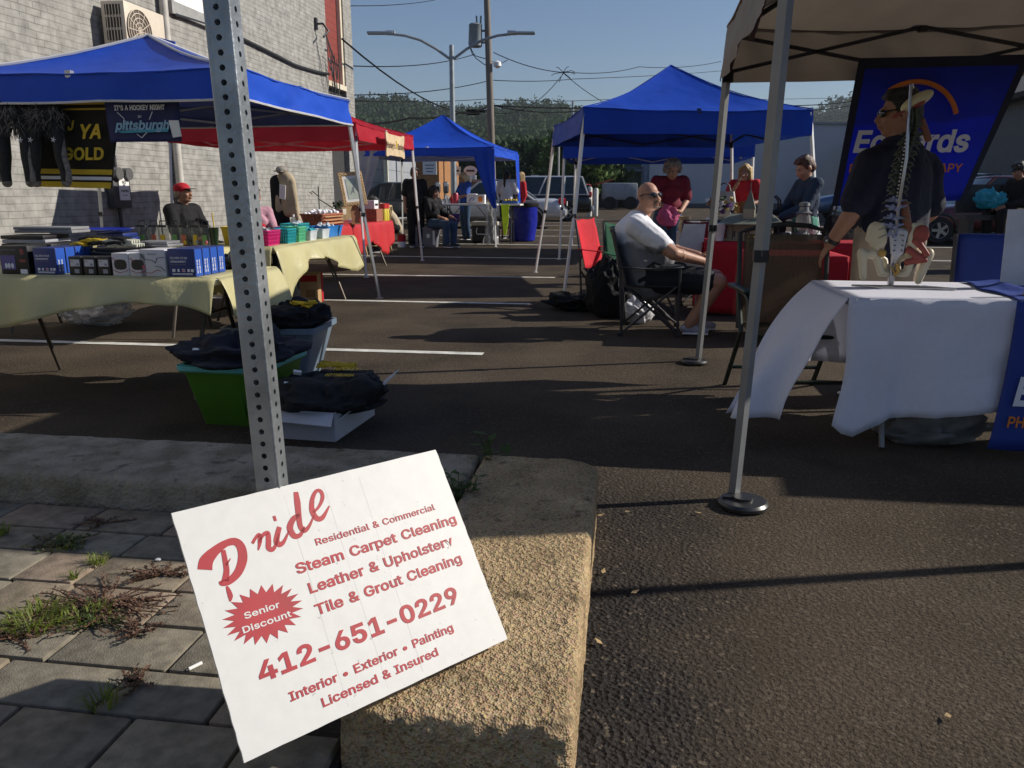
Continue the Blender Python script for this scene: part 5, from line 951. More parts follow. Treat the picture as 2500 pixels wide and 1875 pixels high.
def gloves(label, s, t, z, m1, m2, n, seed):
    o = rowthing('glove_pile', label, 'gloves', s, t, 0, 'piles of striped gloves', z); rng = random.Random(seed)
    for i in range(n):
        p = MB(); x0, z0 = rng.uniform(-.09, .09), .012+.012*(i % 4); a = rng.uniform(-.5, .5)
        for k in range(4): p.tube([(x0-.06+.012*k, -.05+.022*k, z0), (x0+.0, -.05+.022*k+a*.03, z0+.014), (x0+.055, -.05+.024*k+a*.06, z0+.004)], .0105, 6)
        p.build('glove', m1 if i % 2 == 0 else m2, o)
gloves('pile of yellow knitted gloves on the black packages', -3.3, 4.62, Z1+.142, YELLOW, mat('black_knit', (.01, .01, .01), .9), 8, 1)
gloves('pile of white lettered black gloves beside the yellow gloves', -3.1, 4.56, Z1+.142, mat('cream_knit', (.5, .5, .42), .9), mat('black_knit', (.01, .01, .01), .9), 7, 2)
CLEAR = mat('clear_blister', (.12, .13, .12), .15, alpha=.45)
for i in range(7):
    o = rowthing('blister_pack', ('first', 'second', 'third', 'fourth', 'fifth', 'sixth', 'last')[i]+' from the left of the hook-topped clear blister packs on the back table', 'blister pack', -4.32+.1*i, 6.72+.02*(i % 2), 0, 'blister packs in a row', Z1)
    p = MB(); p.box((0, 0, .1), (.085, .05, .2), bev=.01); p.build('blister', CLEAR, o)
    p = MB(); p.tube([(-.03, 0, .19), (-.03, 0, .235), (.03, 0, .235), (.03, 0, .2)], .006, 5); p.box((0, -.02, .19), (.08, .012, .02)); p.build('hook', BLACK, o)
    p = MB(); p.box((.0, -.02, .07), (.035, .02, .09)); p.build('toy_card', (mat('lime_card', (.12, .3, .08), .6), mat('orange_card', (.5, .12, .06), .6), YELLOW)[i % 3], o)
    p = MB(); p.sph((.012, -.025, .05), (.016, .012, .02), 8, 6); p.build('toy', (PINKI, YELLOW, GREYI)[i % 3], o)
o = rowthing('drink_cup', 'dark green drink cup with yellow straw on the back table beside the post', 'cup', -3.66, 6.75, 0, None, Z1); p = MB(); p.lathe([(.03, 0), (.045, .17), (.047, .18), (0, .18)], 16); p.build('cup', mat('cup_green', (.015, .03, .015), .2), o); p = MB(); p.cyl((.01, 0, .15), (.0, 0, .31), .005); p.build('straw', YELLOW, o)
def lump(name, label, cat, c, r, m, seed, amp=.35, fr=3, group=None, rz=-A, nu=64, nv=36, extra=None):
    o = thing(name, label, cat, c, rz, group); p = MB(); p.sph((0, 0, r[2]*.86), r, nu, nv)
    for i, v in enumerate(p.v):
        q = V(v); f1 = V((q.x*9+seed, q.y*9, q.z*9)); f2 = V((q.x*20+q.y*6, q.y*17+seed, q.z*22)); k = 1+amp*noise.noise(V((q.x/r[0]*fr*.5, q.y/r[1]*fr*.5, q.z/r[2]*fr*.5+seed*7)))+amp*.55*(1-abs(noise.noise(f1))*3.2)*.5+amp*.35*(.5-abs(noise.noise(f2))*2); p.v[i] = (q.x*k, q.y*k, max(0, q.z*k))
    p.build(name if name not in ('x',) else 'body', m, o, ang=50)
    if extra: extra(o)
    return o
lump('plastic_bags', 'heap of shiny black bags at the right end of the front left table', 'bags', W(-2.52, 4.86, Z1), (.16, .12, .05), mat('black_film', (.012, .013, .013), .2), 4, .4, 4)
o = thing('paper_sheet', 'white printed paper sheet lying over the table edge beside the post', 'paper', W(-2.32, 4.62, Z1+.002), -A); p = MB(); p.grid(lambda u, v: V((.012+.09*u if u < .3 else .04+.02*u, -.12+.24*v, -.0 if u < .15 else -(u-.15)*.26)), 6, 4); p.build('sheet', PAPER, o, solid=.001)
text('HEY', .03, BLACK, o, frame((.062, -.05, -.12), (0, 1, 0), (0, 0, 1)))
# ---- bins of shirts in front
def rr(w, d, r, n=5):
    out = []
    for (cx, cy, a0) in ((w/2-r, d/2-r, 0), (-w/2+r, d/2-r, 90), (-w/2+r, -d/2+r, 180), (w/2-r, -d/2+r, 270)):
        for k in range(n+1): a = R(a0+90*k/n); out.append((cx+r*math.cos(a), cy+r*math.sin(a)))
    return out
def loft(mb, secs, cap0=True, cap1=False, m=0, T=None):     # secs: list of closed loops of 3-D points
    n = len(secs[0]); vs = [p for s_ in secs for p in s_]; fs = []
    for i in range(len(secs)-1):
        for k in range(n): l = (k+1) % n; fs.append((i*n+k, i*n+l, (i+1)*n+l, (i+1)*n+k))
    if cap0: fs.append(tuple(reversed(range(n))))
    if cap1: fs.append(tuple((len(secs)-1)*n+k for k in range(n)))
    return mb.add(vs, fs, m, T)
def tub(w0, d0, w1, d1, h, r=.04, wall=.006, rim=.012):
    mb = MB(); S = []
    for (w, d, z) in ((w0, d0, 0), (w0+(w1-w0)*.9, d0+(d1-d0)*.9, h*.9), (w1+rim*2, d1+rim*2, h*.905), (w1+rim*2, d1+rim*2, h), (w1-wall, d1-wall, h), (w0-wall*2, d0-wall*2, wall)):
        S.append([(x, y, z) for (x, y) in rr(w, d, r)])
    return loft(mb, S, True, True)
def bin_(label, s, t, w0, d0, w1, d1, h, m, rz=0, group='plastic storage bins', cat='bin'):
    o = rowthing('storage_bin', label, cat, s, t, rz, group); tub(w0, d0, w1, d1, h).build('tub', m, o); return o
gb = bin_('lime green storage bin with teal rim full of dark shirts', -2.08, 4.06, .33, .4, .46, .54, .33, mat('green_plastic', (.06, .17, .012), .4, var=.08), R(-2))
p = MB(); loft(p, [[(x, y, z) for (x, y) in rr(w, d, .05)] for (w, d, z) in ((.475, .555, .3), (.5, .58, .31), (.5, .58, .335), (.45, .53, .338))], False, False); p.build('rim', mat('teal_plastic', (.1, .42, .42), .4), gb)
p = MB(); p.tube([(-.09, -.245, .26), (-.08, -.25, .28), (.0, -.25, .285), (.08, -.25, .28), (.09, -.245, .26), (.1, -.225, .06)], .008, 6); p.build('moulding', mat('green_plastic', (.06, .17, .012), .4), gb)
bin_('pale blue storage bin heaped with black shirts behind the green bin', -2.28, 4.98, .4, .34, .6, .5, .38, mat('blue_grey_plastic', (.14, .19, .25), .4, var=.08), R(4))
NAVT = mat('dark_shirt', (.012, .013, .022), .85, bump=.4, bs=30)
def shirt_tags(n, r, seed):
    def f(o):
        rng = random.Random(seed)
        for k in range(n):
            a = rng.uniform(3.6, 5.6); p = MB(); p.box((r[0]*.75*math.cos(a), r[1]*.9*math.sin(a), r[2]*rng.uniform(1.0, 1.5)), (.035, .012, .018), rot=(.7, 0, rng.uniform(-.5, .5))); p.build('size_tag', INKW, o)
    return f
lump('shirt_pile', 'heap of navy shirts spilling over the green bin', 'shirts', W(-2.08, 4.02, .31), (.3, .3, .085), NAVT, 2, .4, 3.5, 'heaps of team shirts', extra=shirt_tags(2, (.3, .3, .085), 3))
def prints(o):
    rng = random.Random(3)
    for (x, y, z, m, nm) in ((.16, -.05, .19, YELLOW, 'gold_print'), (-.12, -.02, .2, mat('pink_print', (.55, .06, .16), .6), 'pink_print')):
        p = MB()
        for k in range(9): p.tube([(x+rng.uniform(-.1, .1), y+rng.uniform(-.06, .06), z+rng.uniform(-.02, .012)) for _ in range(3)], .008, 5)
        p.build(nm, m, o)
lump('shirt_pile', 'heap of black shirts with gold and pink prints over the pale blue bin', 'shirts', W(-2.26, 4.96, .33), (.3, .25, .11), BLKF, 3, .3, 3, 'heaps of team shirts', extra=prints)
# white open carton with shirts
o = rowthing('open_carton', 'white open cardboard box with flared flaps full of black shirts', 'box', -1.6, 3.93, R(-4)); p = MB()
Wd, Dd, Hd = .38, .52, .15
p.box((0, -Dd/2, Hd/2), (Wd, .006, Hd)); p.box((0, Dd/2, Hd/2), (Wd, .006, Hd)); p.box((-Wd/2, 0, Hd/2), (.006, Dd, Hd)); p.box((Wd/2, 0, Hd/2), (.006, Dd, Hd)); p.box((0, 0, .004), (Wd, Dd, .008)); p.build('carton', mat('white_corrugate', (.5, .5, .53), .7, var=.06), o)
p = MB(); p.poly([(-Wd/2, -Dd/2-.003, Hd-.01), (Wd/2, -Dd/2-.003, Hd-.01), (Wd/2+.03, -Dd/2-.1, Hd-.045), (-Wd/2, -Dd/2-.1, Hd-.03)], .005); p.build('flap', mat('white_corrugate', (.5, .5, .53), .7), o)
p = MB(); p.poly([(Wd/2+.003, -Dd/2+.04, Hd-.05), (Wd/2+.003, Dd/2, Hd), (Wd/2+.15, Dd/2+.02, Hd+.11), (Wd/2+.14, -Dd/2+.2, Hd+.05)], .005); p.build('flap', mat('white_corrugate', (.5, .5, .53), .7), o)
def hprints(o):
    text('PITTSBURGH', .05, YELLOW, o, frame((.02, -.14, .205), (1, -.12, .05), (.2, 1, .3)), sx=.7, bold=.001); text('HOCKEY', .065, YELLOW, o, frame((.04, -.07, .222), (1, -.12, .05), (.2, 1, .2)), sx=.75, bold=.002)
    rng = random.Random(8); p = MB()
    for k in range(16): p.tube([(-.02+rng.uniform(-.1, .12), .12+rng.uniform(-.05, .05), .21+rng.uniform(-.01, .01)) for _ in range(3)], .006, 4)
    p.build('gold_print', YELLOW, o)
    for (x, y, z) in ((-.15, -.2, .17), (-.14, -.1, .21), (-.1, -.25, .12)): p = MB(); p.box((x, y, z), (.04, .012, .025), rot=(.7, .2, .3)); p.build('size_tag', INKW, o)
lump('shirt_pile', 'heap of black team shirts with gold lettering in the white box', 'shirts', W(-1.54, 3.93, .1), (.31, .29, .1), mat('black_shirt', (.008, .008, .009), .85, bump=.4, bs=30), 5, .25, 3, 'heaps of team shirts', extra=hprints)
lump('clear_bag', 'crumpled clear plastic bag on the ground under the left table', 'plastic bag', W(-5.0, 6.9, .0), (.3, .2, .16), mat('clear_film', (.4, .42, .45), .12, alpha=.5), 6, .5, 5)
lump('rubbish_bag', 'black rubbish bag under the side table of baskets', 'bag', W(-3.75, 8.1, 0), (.26, .3, .24), mat('black_film', (.012, .013, .013), .2), 7, .3, 3)
o = rowthing('cardboard_carton', 'tan and red cardboard carton under the far end of the side table', 'box', -3.6, 8.75, R(10)); p = MB(); p.box((0, 0, .17), (.2, .3, .34), bev=.004); p.build('carton', CARD, o); p = MB(); p.box((.101, .09, .17), (.004, .1, .33)); p.box((0, -.151, .29), (.19, .003, .07)); p.build('red_print', REDF, o)
p = MB(); p.box((.02, -.152, .12), (.1, .003, .09)); p.build('outline_print', mat('brown_line', (.25, .14, .06), .7), o)
# ---- baskets on the side table
def basket(label, s, t, w, d, h, m, rz=0, solid=False, group='plastic baskets on the side table', fill=None):
    o = thing('basket', label, 'basket', W(s, t, Z1), -A+rz, group); p = MB()
    if solid: tub(w*.85, d*.85, w, d, h, .015, .003, .004).build('tub', m, o)
    else:
        for z in (0, .3, .55, .8, 1):
            k = .86+.14*z; loop = [(x, y, h*z+.004) for (x, y) in rr(w*k, d*k, .012, 2)]; p.tube(loop, .006 if z in (0, 1) else .0035, 5, closed=True)
        n1, n2 = max(3, int(w/.022)), max(3, int(d/.022))
        for i in range(n1+1):
            for sy in (-1, 1): x = -w/2+w*i/n1; p.tube([(x*.86, sy*d/2*.86, 0), (x, sy*d/2, h)], .0035, 4)
        for i in range(n2+1):
            for sx in (-1, 1): y = -d/2+d*i/n2; p.tube([(sx*w/2*.86, y*.86, 0), (sx*w/2, y, h)], .0035, 4)
        p.box((0, 0, .004), (w*.84, d*.84, .006)); p.box((0, 0, h*.45), (w*.8, d*.8, h*.7)); p.build('lattice', m, o)
    if fill:
        q = MB(); rng = random.Random(int(s*100+t*10))
        for k in range(10): q.box((rng.uniform(-w/3, w/3), rng.uniform(-d/3, d/3), h*rng.uniform(.8, 1.1)), (.04, .05, .03), rot=(rng.uniform(-1, 1), rng.uniform(-1, 1), 0))
        q.build('small_goods', fill, o)
    return o
PK, TL_, GN, BL_ = mat('pink_plastic', (.6, .02, .18), .4), mat('teal_basket', (.02, .32, .36), .4), mat('mint_plastic', (.12, .5, .28), .4), mat('azure_plastic', (.02, .16, .48), .4); CW = mat('frosted_plastic', (.5, .54, .58), .35)
basket('bright pink lattice basket next to the post on the side table', -3.4, 7.2, .2, .28, .13, PK, fill=GREYI); basket('yellow tray behind the pink basket', -3.68, 7.3, .26, .3, .17, YELLOW, 0, True, fill=INKW)
basket('nearer teal lattice basket between the pink and the mint baskets', -3.36, 7.56, .16, .22, .13, TL_); basket('mint green lattice basket beside the nearer teal basket', -3.36, 7.83, .15, .2, .14, GN)
basket('near frosted white tub with a teal label', -3.34, 8.1, .14, .2, .1, CW, 0, True, fill=TL_); basket('farther teal lattice basket behind the frosted tubs', -3.52, 8.2, .2, .3, .16, TL_, fill=CW)
basket('far frosted white tub beside the blue bin', -3.36, 8.5, .14, .22, .1, CW, 0, True); basket('long azure blue bin of bagged goods at the far end of the side table', -3.46, 8.92, .24, .5, .12, BL_, 0, True, fill=CW)
basket('second azure blue bin behind the far frosted tub', -3.72, 8.55, .24, .34, .12, BL_, 0, True, fill=NAVB)
basket('grey divided tray at the back of the side table', -3.86, 7.8, .22, .5, .08, mat('grey_tray', (.2, .2, .2), .5), 0, True, fill=CW)
# ---- red craft table goods
ZR = .786
def item(name, label, cat, s, t, z=ZR, rz=0, group=None): return thing(name, label, cat, W(s, t, z), -A+rz, group)
o = item('water_bottle', 'clear water bottle with a blue label beside the post', 'bottle', -3.9, 9.05, Z1); p = MB(); p.lathe([(.035, 0), (.037, .03), (.034, .08), (.037, .14), (.033, .18), (.014, .215), (.013, .23), (0, .23)], 14); p.build('bottle', CLEAR, o); p = MB(); p.lathe([(.0385, .09), (.0385, .14)], 14); p.build('label', mat('label_blue', (.03, .07, .35), .5), o); p = MB(); p.lathe([(.015, .215), (.015, .24), (0, .24)], 10); p.build('cap', INKW, o)
BK = mat('woven_red_tan', (.36, .12, .06), .8, var=.5, vs=30, bump=.6, bs=80)
o = item('wicker_basket', 'long red and tan woven basket of white goods on the red table', 'basket', -4.35, 11.1); p = MB(); loft(p, [[(x, y, z) for (x, y) in rr(w, d, .05)] for (w, d, z) in ((.28, .72, 0), (.34, .82, .15), (.36, .84, .15), (.36, .84, .17), (.32, .8, .17), (.3, .76, .1))], True, True); p.build('basket', BK, o)
p = MB(); rng = random.Random(5)
for k in range(34): p.sph((rng.uniform(-.12, .12), rng.uniform(-.36, .36), .15+rng.uniform(0, .05)), (.035, .035, .035), 7, 5)
p.build('cotton_goods', INKW, o)
for k in range(3): q = MB(); q.tube([(.175+.004*k, -.36, .035+.045*k), (.19, 0, .035+.045*k), (.175+.004*k, .36, .035+.045*k)], .008, 5); q.build('weave_band', CARD, o)
o = item('picture_stand', 'tilted framed certificate in a braided tan frame on a wooden stand', 'picture', -4.02, 11.6, ZR, R(32)); T_ = Matrix.Translation((0, 0, .3)) @ Matrix.Rotation(R(-14), 4, 'X') @ Matrix.Rotation(R(-6), 4, 'Y')
p = MB()
for (cx, cz, w, h) in ((-.15, 0, .055, .5), (.15, 0, .055, .5), (0, .22, .25, .055), (0, -.22, .25, .055)): p.box((cx, 0, cz+.22), (w, .02, h), T=T_, bev=.004)
p.build('frame', mat('braided_tan', (.5, .27, .1), .7, var=.6, vs=45), o)
p = MB()
for i in range(11):
    for x in (-.15, .15): p.tube([(x+.02*math.cos(k*.9), -.012, .0+.044*i+.016*math.sin(k*.9)) for k in range(7)], .0045, 4, T=T_, closed=True)
for i in range(5):
    for z in (0, .44): p.tube([(-.1+.05*i+.016*math.cos(k*.9), -.012, z+.016*math.sin(k*.9)) for k in range(7)], .0045, 4, T=T_, closed=True)
p.build('braid', mat('cream_braid', (.62, .5, .3), .7), o)
p = MB(); p.box((0, .002, .22), (.25, .012, .39), T=T_); p.build('mount', PAPER, o); p = MB(); p.box((0, -.006, .22), (.17, .004, .3), T=T_); p.build('print', mat('pale_green_print', (.45, .5, .42), .5), o)
p = MB()
for k in range(9): p.tube([(-.04+.01*k, -.01, .14+.02*k), (-.01+.008*k, -.01, .18+.018*k), (.02, -.01, .16+.016*k)], .002, 4, T=T_)
p.build('drawing', GREYI, o)
p = MB(); p.poly([(-.05, .03, .0), (.05, .03, 0), (.065, .03, .2), (.03, .03, .3), (-.03, .03, .3), (-.065, .03, .2)], .02, (0, -1, 0)); p.box((0, .08, .01), (.14, .16, .02)); p.build('wooden_stand', mat('orange_wood', (.4, .19, .09), .6), o)
o = item('plant_stand', 'black wrought iron stand holding a small potted plant', 'stand', -4.7, 12.0); p = MB(); p.tube([(0, 0, 0), (-.04, 0, .12), (-.04, 0, .55)], .009, 6); p.tube([(-.04, 0, .4), (-.14, .0, .48), (-.18, 0, .46), (-.14, 0, .44)], .007, 5); p.tube([(-.04, 0, .36), (.15, .1, .22)], .008, 5); p.tube([(-.04, 0, .14), (.15, .1, .14)], .008, 5); p.tube([(0, -.08, 0), (0, .08, 0)], .008, 5); p.build('iron_stand', BLACK, o)
p = MB(); p.box((.22, .12, .17), (.2, .16, .09), bev=.01); p.build('planter', mat('cream_pot', (.4, .38, .3), .6), o); p = MB(); leaves(p, (.22, .12, .27), (.09, .07, .07), 60, .03, random.Random(2)); p.build('foliage', LD, o, ang=0)
o = item('display_case', 'small white display box with dark slot on the red table', 'box', -4.25, 13.0); p = MB(); p.box((0, 0, .27), (.2, .22, .14), bev=.006); p.build('case', INKW, o); p = MB(); p.box((.101, 0, .27), (.004, .15, .035)); p.build('slot', BLACK, o); p = MB(); p.box((0, 0, .1), (.3, .34, .2)); p.build('rack', mat('rust_goods', (.3, .1, .06), .8, var=.6, vs=40), o)
for k in range(2):
    o = item('snack_jar', ('near', 'far')[k]+' yellow jar with a red lid at the end of the red table', 'jar', -4.15, 13.36+.14*k, ZR, 0, 'yellow jars with red lids'); p = MB(); p.lathe([(.06, 0), (.06, .2), (.05, .22)], 14); p.build('jar', mat('mustard', (.6, .48, .05), .3), o); p = MB(); p.lathe([(.064, .2), (.064, .28), (0, .285)], 14); p.build('lid', mat('lid_red', (.55, .03, .03), .4), o)
rng = random.Random(12)
for k in range(9):
    o = item('craft_parcel', ('small wrapped craft parcel, number one', '')[0] if False else ('pinkish', 'cream', 'clear', 'brown', 'white', 'red and white', 'grey', 'tan', 'pale pink')[k]+' small wrapped craft parcel on the red table', 'parcel', -4.2+rng.uniform(-.25, .0), 10.95+.3*k, ZR, rng.uniform(-1, 1), 'small parcels on the red table'); p = MB(); p.box((0, 0, .03), (.12, .09, .06), bev=.015); p.tube([(-.06, 0, .061), (.06, 0, .061)], .004, 4); p.build('parcel', ((mat('pink_wrap', (.5, .25, .24), .4)), CARD, CW, BRN, INKW, REDF, GREYI, WOOD, PINKI)[k], o)
# coat on a stand, between the tents
o = rowthing('coat_stand', 'tan jacket and cap hanging on a dark stand in front of the brick wall', 'coat stand', -5.0, 11.4); p = MB(); p.tube([(0, 0, 0), (0, 0, 1.6)], .03, 8); p.tube([(-.25, 0, .02), (.25, 0, .02)], .02, 6); p.tube([(0, -.25, .02), (0, .25, .02)], .02, 6); p.build('stand', DKSTEEL, o)
p = MB(); p.caps((.02, -.05, 1.45), (.08, -.08, .95), (.13, .09), (.1, .06)); p.caps((.12, -.06, 1.4), (.2, -.1, .85), .06, .045); p.caps((-.1, -.06, 1.42), (-.08, -.1, 1.0), .06, .05)
o2 = link_mesh('jacket', remesh(p, 'jacket', .015, 4), mat('tan_cotton', (.4, .33, .22), .85, bump=.3, bs=20), o)
p = MB(); p.sph((-.02, -.05, 1.56), (.085, .11, .06), 12, 8); p.box((-.02, -.17, 1.54), (.11, .09, .012)); p.build('cap', mat('silver_cap', (.25, .23, .2), .7), o); p = MB(); p.box((.02, -.17, 1.25), (.09, .01, .2), rot=(.1, .15, 0)); p.build('label_card', INKW, o)
p = MB(); p.caps((-.1, -.04, 1.4), (-.08, -.02, .5), (.12, .1), (.14, .1)); link_mesh('dark_garment', remesh(p, 'dark', .02, 3), BLKF, o)
# ================================================================== RIGHT-HAND STALLS
WCL = mat('white_cloth', (.82, .83, .92), .85, var=.02, vs=40, bump=.12, bs=22, trans=.3, spec=.2)
folding_table('folding table under the white cloth and spine model', 1.02, 2.86, 3.87, 4.64, .735, along='s', legm=mat('grey_steel', (.2, .2, .21), .45, .5))
o = thing('tablecloth', 'white cloth blowing loose at the left end of the therapy table', 'tablecloth', W(1.02, 3.87, 0), -A)
p = MB(); Lx, Dy, zt = 1.84, .77, .741; ln = lambda x, y, z: V((x, y, z))
p.grid(lambda u, v: ln(-.012+(Lx+.02)*u, -.012+(Dy+.024)*v, zt+.0015*math.sin(u*25)*math.sin(v*9)), 24, 10)
def fskirt(u, v):
    x = -.012+(Lx+.02)*u; dr = (.53+.03*math.sin(u*7+.6)+(.1*math.exp(-((u-.045)/.05)**2))-.05*u)*(1-v); edge_ = math.exp(-(u/.09)**2)
    y = -.014-.03*(1-v)**.7+.018*(1-v)*math.sin(x*9+.5)+.03*(1-v)*noise.noise(V((x*2.5, v*1.5, 3)))+.012*noise.noise(V((x*9, v*4, 8)))-.03*(1-v)*math.exp(-((x-.16)/.025)**2)-.006*math.exp(-(((x+.05) % .42-.21)/.01)**2)-.005*math.exp(-((v-.45)/.02)**2)+.02*(1-v)**2*noise.noise(V((x*14, v*2, 5))); x2 = x+edge_*(-.02*math.sin(v*3.1)*(1)+.05*math.sin((1-v)*4.2)*(1-v))
    return ln(x2, y-edge_*.05*(1-v), zt-dr)
p.grid(fskirt, 40, 14)
def flap(u, v):                            # left end skirt lifted outwards by the wind; u far..near, v bottom..top
    top = V((-.014, Dy-(Dy+.01)*u, zt)); b0, b1 = V((-.56, .1, .14)), V((-.33, -.04, .15)); bot = b0.lerp(b1, u)
    k = 1-v; q = top.lerp(bot, k); q.z += .1*math.sin(math.pi*k)*(.6+.5*(1-u)); q.x += .05*k*math.sin(u*7+1)+.03*k*noise.noise(V((u*3, k*3, 1))); q.y += .04*math.sin(u*9)*k; return q
p.grid(flap, 20, 18)
p.grid(lambda u, v: ln(-.012+(Lx+.02)*u, Dy+.02+.02*(1-v)*math.sin(u*40), zt-.46*(1-v)), 40, 8)
p.build('cloth', WCL, o, ang=60, solid=.0015)
BLC = mat('royal_blue_cloth', (.014, .04, .24), .6, var=.12, vs=5, bump=.3, bs=14, spec=.35)
o = thing('table_cover', 'royal blue lettered cover draped over the right part of the therapy table', 'table cover', W(1.02, 3.87, 0), -A); p = MB()
x0 = .69
p.grid(lambda u, v: ln((x0+.06*v+.02*math.sin(v*9))+(1.3-x0)*u, -.024+(Dy+.03)*v, zt+.006+.05*max(0, noise.noise(V((u*5, v*4, 2)))+.15)*min(1, v*3)*min(1, u*4+.15)), 30, 20)
p.grid(lambda u, v: ln(x0-.05*(1-v)**2+(1.3-x0)*u, -.045-.03*(1-v)-.02*(1-v)*math.sin(u*9), zt+.004-.68*(1-v)), 26, 12)
p.build('cloth', BLC, o, ang=60, solid=.002)
text('Edwards', .24, WINK, o, frame((x0+.02, -.088, .28), (1, 0, 0), (.02, .03, 1)), ext=.001, shear=.18, bold=.012, fit=.55); text('PHYSICAL THERAPY', .095, ORG, o, frame((x0+.01, -.09, .175), (1, 0, 0), (0, .03, 1)), ext=.001, shear=.1, bold=.003, fit=.56)
o = thing('poster_stand', 'clear stand with a white physical therapy notice at the right edge', 'notice', W(1.9, 4.45, .752), -A+R(-4)); p = MB(); p.box((.14, 0, .19), (.3, .006, .38), rot=(-.08, 0, 0)); p.build('notice', mat('notice_paper', (.62, .64, .7), .5), o)
text('Physical Therapy', .022, BLACK, o, frame((.07, -.02, .33), (1, 0, 0), (0, .08, 1))); text('Edwards PT', .026, BLACK, o, frame((.05, .01, .035), (1, 0, 0), (0, .08, 1)))
p = MB()
for k in range(14): p.box((.16, -.019+.0013*k, .315-.017*k if k < 7 else .255-.017*k), (.17-.03*(k % 3), .001, .004))
p.build('print_line', GREYI, o)
o = thing('glass_stand', 'small clear glass ornament with brown foot at the right edge of the table', 'ornament', W(1.86, 4.02, .75), -A); p = MB(); p.lathe([(.04, 0), (.035, .02), (.01, .03)], 14); p.build('foot', WOOD, o); p = MB(); p.lathe([(.01, .03), (.03, .07), (.028, .16), (0, .17)], 14); p.build('glass', CLEAR, o)
o = lump('duffel_bag', 'grey canvas bag slumped on the ground under the therapy table', 'bag', W(1.48, 4.1, 0), (.26, .17, .13), mat('grey_canvas', (.16, .16, .155), .8, bump=.4, bs=25), 9, .35, 4)
# ---- spine model
sm = thing('spine_model', 'anatomical spine and pelvis model standing on the white table', 'anatomical model', W(1.34, 4.36, .745), -A)
def L_(u, v, dy=0): return V(((u-2195-.108*(697-v))*.0022, dy, (697-v)*.002))
BONE = mat('bone_plastic', (.56, .49, .34), .45, var=.08, vs=10); MUS = mat('muscle_red', (.26, .045, .03), .5, var=.2, vs=30); CHR = mat('chrome', (.4, .4, .42), .28, .9); DKB = mat('dark_vertebra', (.05, .06, .04), .5, var=.3, vs=30); LUM = mat('lit_vertebra', (.24, .27, .42), .5)  # LUM paints the bluish light on the lumbar vertebrae into their colour
p = MB(); p.tube([L_(2193, 697), L_(2196, 640)], .016, 12); p.tube([L_(2196, 640), L_(2206, 500, -.05), L_(2223, 380, -.06), L_(2240, 208, -.02)], .0075, 8); p.tube([L_(2238, 214, -.02), L_(2243, 205, -.01), L_(2247, 215, 0)], .006, 6)
for k in range(22): q = L_(2203+1.35*k, 480-9*k, -.04); p.tube([q, q+V((.02, .035, .0))], .003, 4)
p.build('rod', CHR, sm)
p = MB()
for (pts) in ([(-.2, -.02, .004), (-.09, -.12, .004), (.27, -.12, .004), (.16, -.02, .004)], [(-.1, -.04, .004), (-.02, -.1, .004), (.2, -.1, .004), (.13, -.04, .004)]): p.tube(pts, .005, 6, closed=True)
p.build('base_wire', CHR, sm)
sp_pts = [L_(2196, 566), L_(2198, 545), L_(2200, 522), L_(2204, 500), L_(2207, 480, .01), L_(2209, 462, .015), L_(2212, 446, .02), L_(2215, 431, .025), L_(2218, 417, .03), L_(2221, 403, .03), L_(2225, 389, .03), L_(2228, 376, .03), L_(2232, 363, .025), L_(2235, 351, .02), L_(2238, 340, .015), L_(2241, 329, .01), L_(2243, 318, .0), L_(2245, 308, -.005), L_(2246, 298, -.01), L_(2247, 289, -.01), L_(2247, 280, -.01), L_(2247, 272, 0), L_(2248, 264, .005)]
for k, q in enumerate(sp_pts):
    r = .03-.0006*k; p = MB(); p.lathe([(r, -.01), (r*.88, 0), (r, .01)], 12, q); p.box(q+V((0, -.04, -.006)), (.01, .05, .018), bev=.003)
    for s in (-1, 1): p.tube([q+V((0, -.02, 0)), q+V((s*(.05 if k < 17 else .032), -.022, .012 if k % 2 else -.004))], [.009, .005], 6); p.box(q+V((s*.016, -.03, .008)), (.012, .014, .022), bev=.003)
    p.build('vertebra', LUM if k < 5 else DKB, sm)
p = MB()
for k, q in enumerate(sp_pts[:16]):
    for s in (-1, 1): p.tube([q+V((s*.015, -.005, .01)), q+V((s*.035, -.03, .0)), q+V((s*(.05+.02*(k < 5)), -.03, -.018))], .0022, 5)
p.build('nerve', mat('nerve_dull', (.16, .15, .08), .5), sm)
# pelvis: wings, sacrum, ring, femur heads
def bone(fn, vox=.006, sm_=3):
    p = MB(); fn(p); return remesh(p, 'bone', vox, sm_)
for s, us in ((-1, 0), (1, 0)):
    def hipb(p, s=s):
        X = lambda x, y, z: V((s*x-.002, y, z))
        p.sph(X(.095, .0, .255), (.052, .02, .075), 14, 10, rot=(0, s*.25, s*.5)); p.caps(X(.07, -.01, .31), X(.12, .0, .3), .014, .014); p.caps(X(.12, 0, .3), X(.135, .01, .24), .014, .014)
        p.caps(X(.08, 0, .21), X(.085, .02, .16), .03, .028); p.caps(X(.085, .0, .15), X(.06, -.02, .07), .024, .02); p.caps(X(.06, -.02, .07), X(.03, -.01, .065), .02, .016); p.caps(X(.09, .02, .165), X(.03, .04, .13), .017, .014); p.caps(X(.03, .04, .13), X(.028, .0, .07), .014, .014)
    link_mesh('hip_bone', bone(hipb), BONE, sm)
    def fem(p, s=s):
        X = lambda x, y, z: V((s*x-.002, y, z)); e = .02 if s > 0 else 0
        p.sph(X(.105, .0, .165), .03, 12, 8); p.caps(X(.11, 0, .165), X(.155, -.01, .16), .02, .022); p.sph(X(.163, -.01, .165), (.024, .024, .032), 10, 8); p.caps(X(.158, -.01, .15), X(.145-e, -.01, .05-e), .025, .0185)
    link_mesh('femur', bone(fem), BONE, sm)
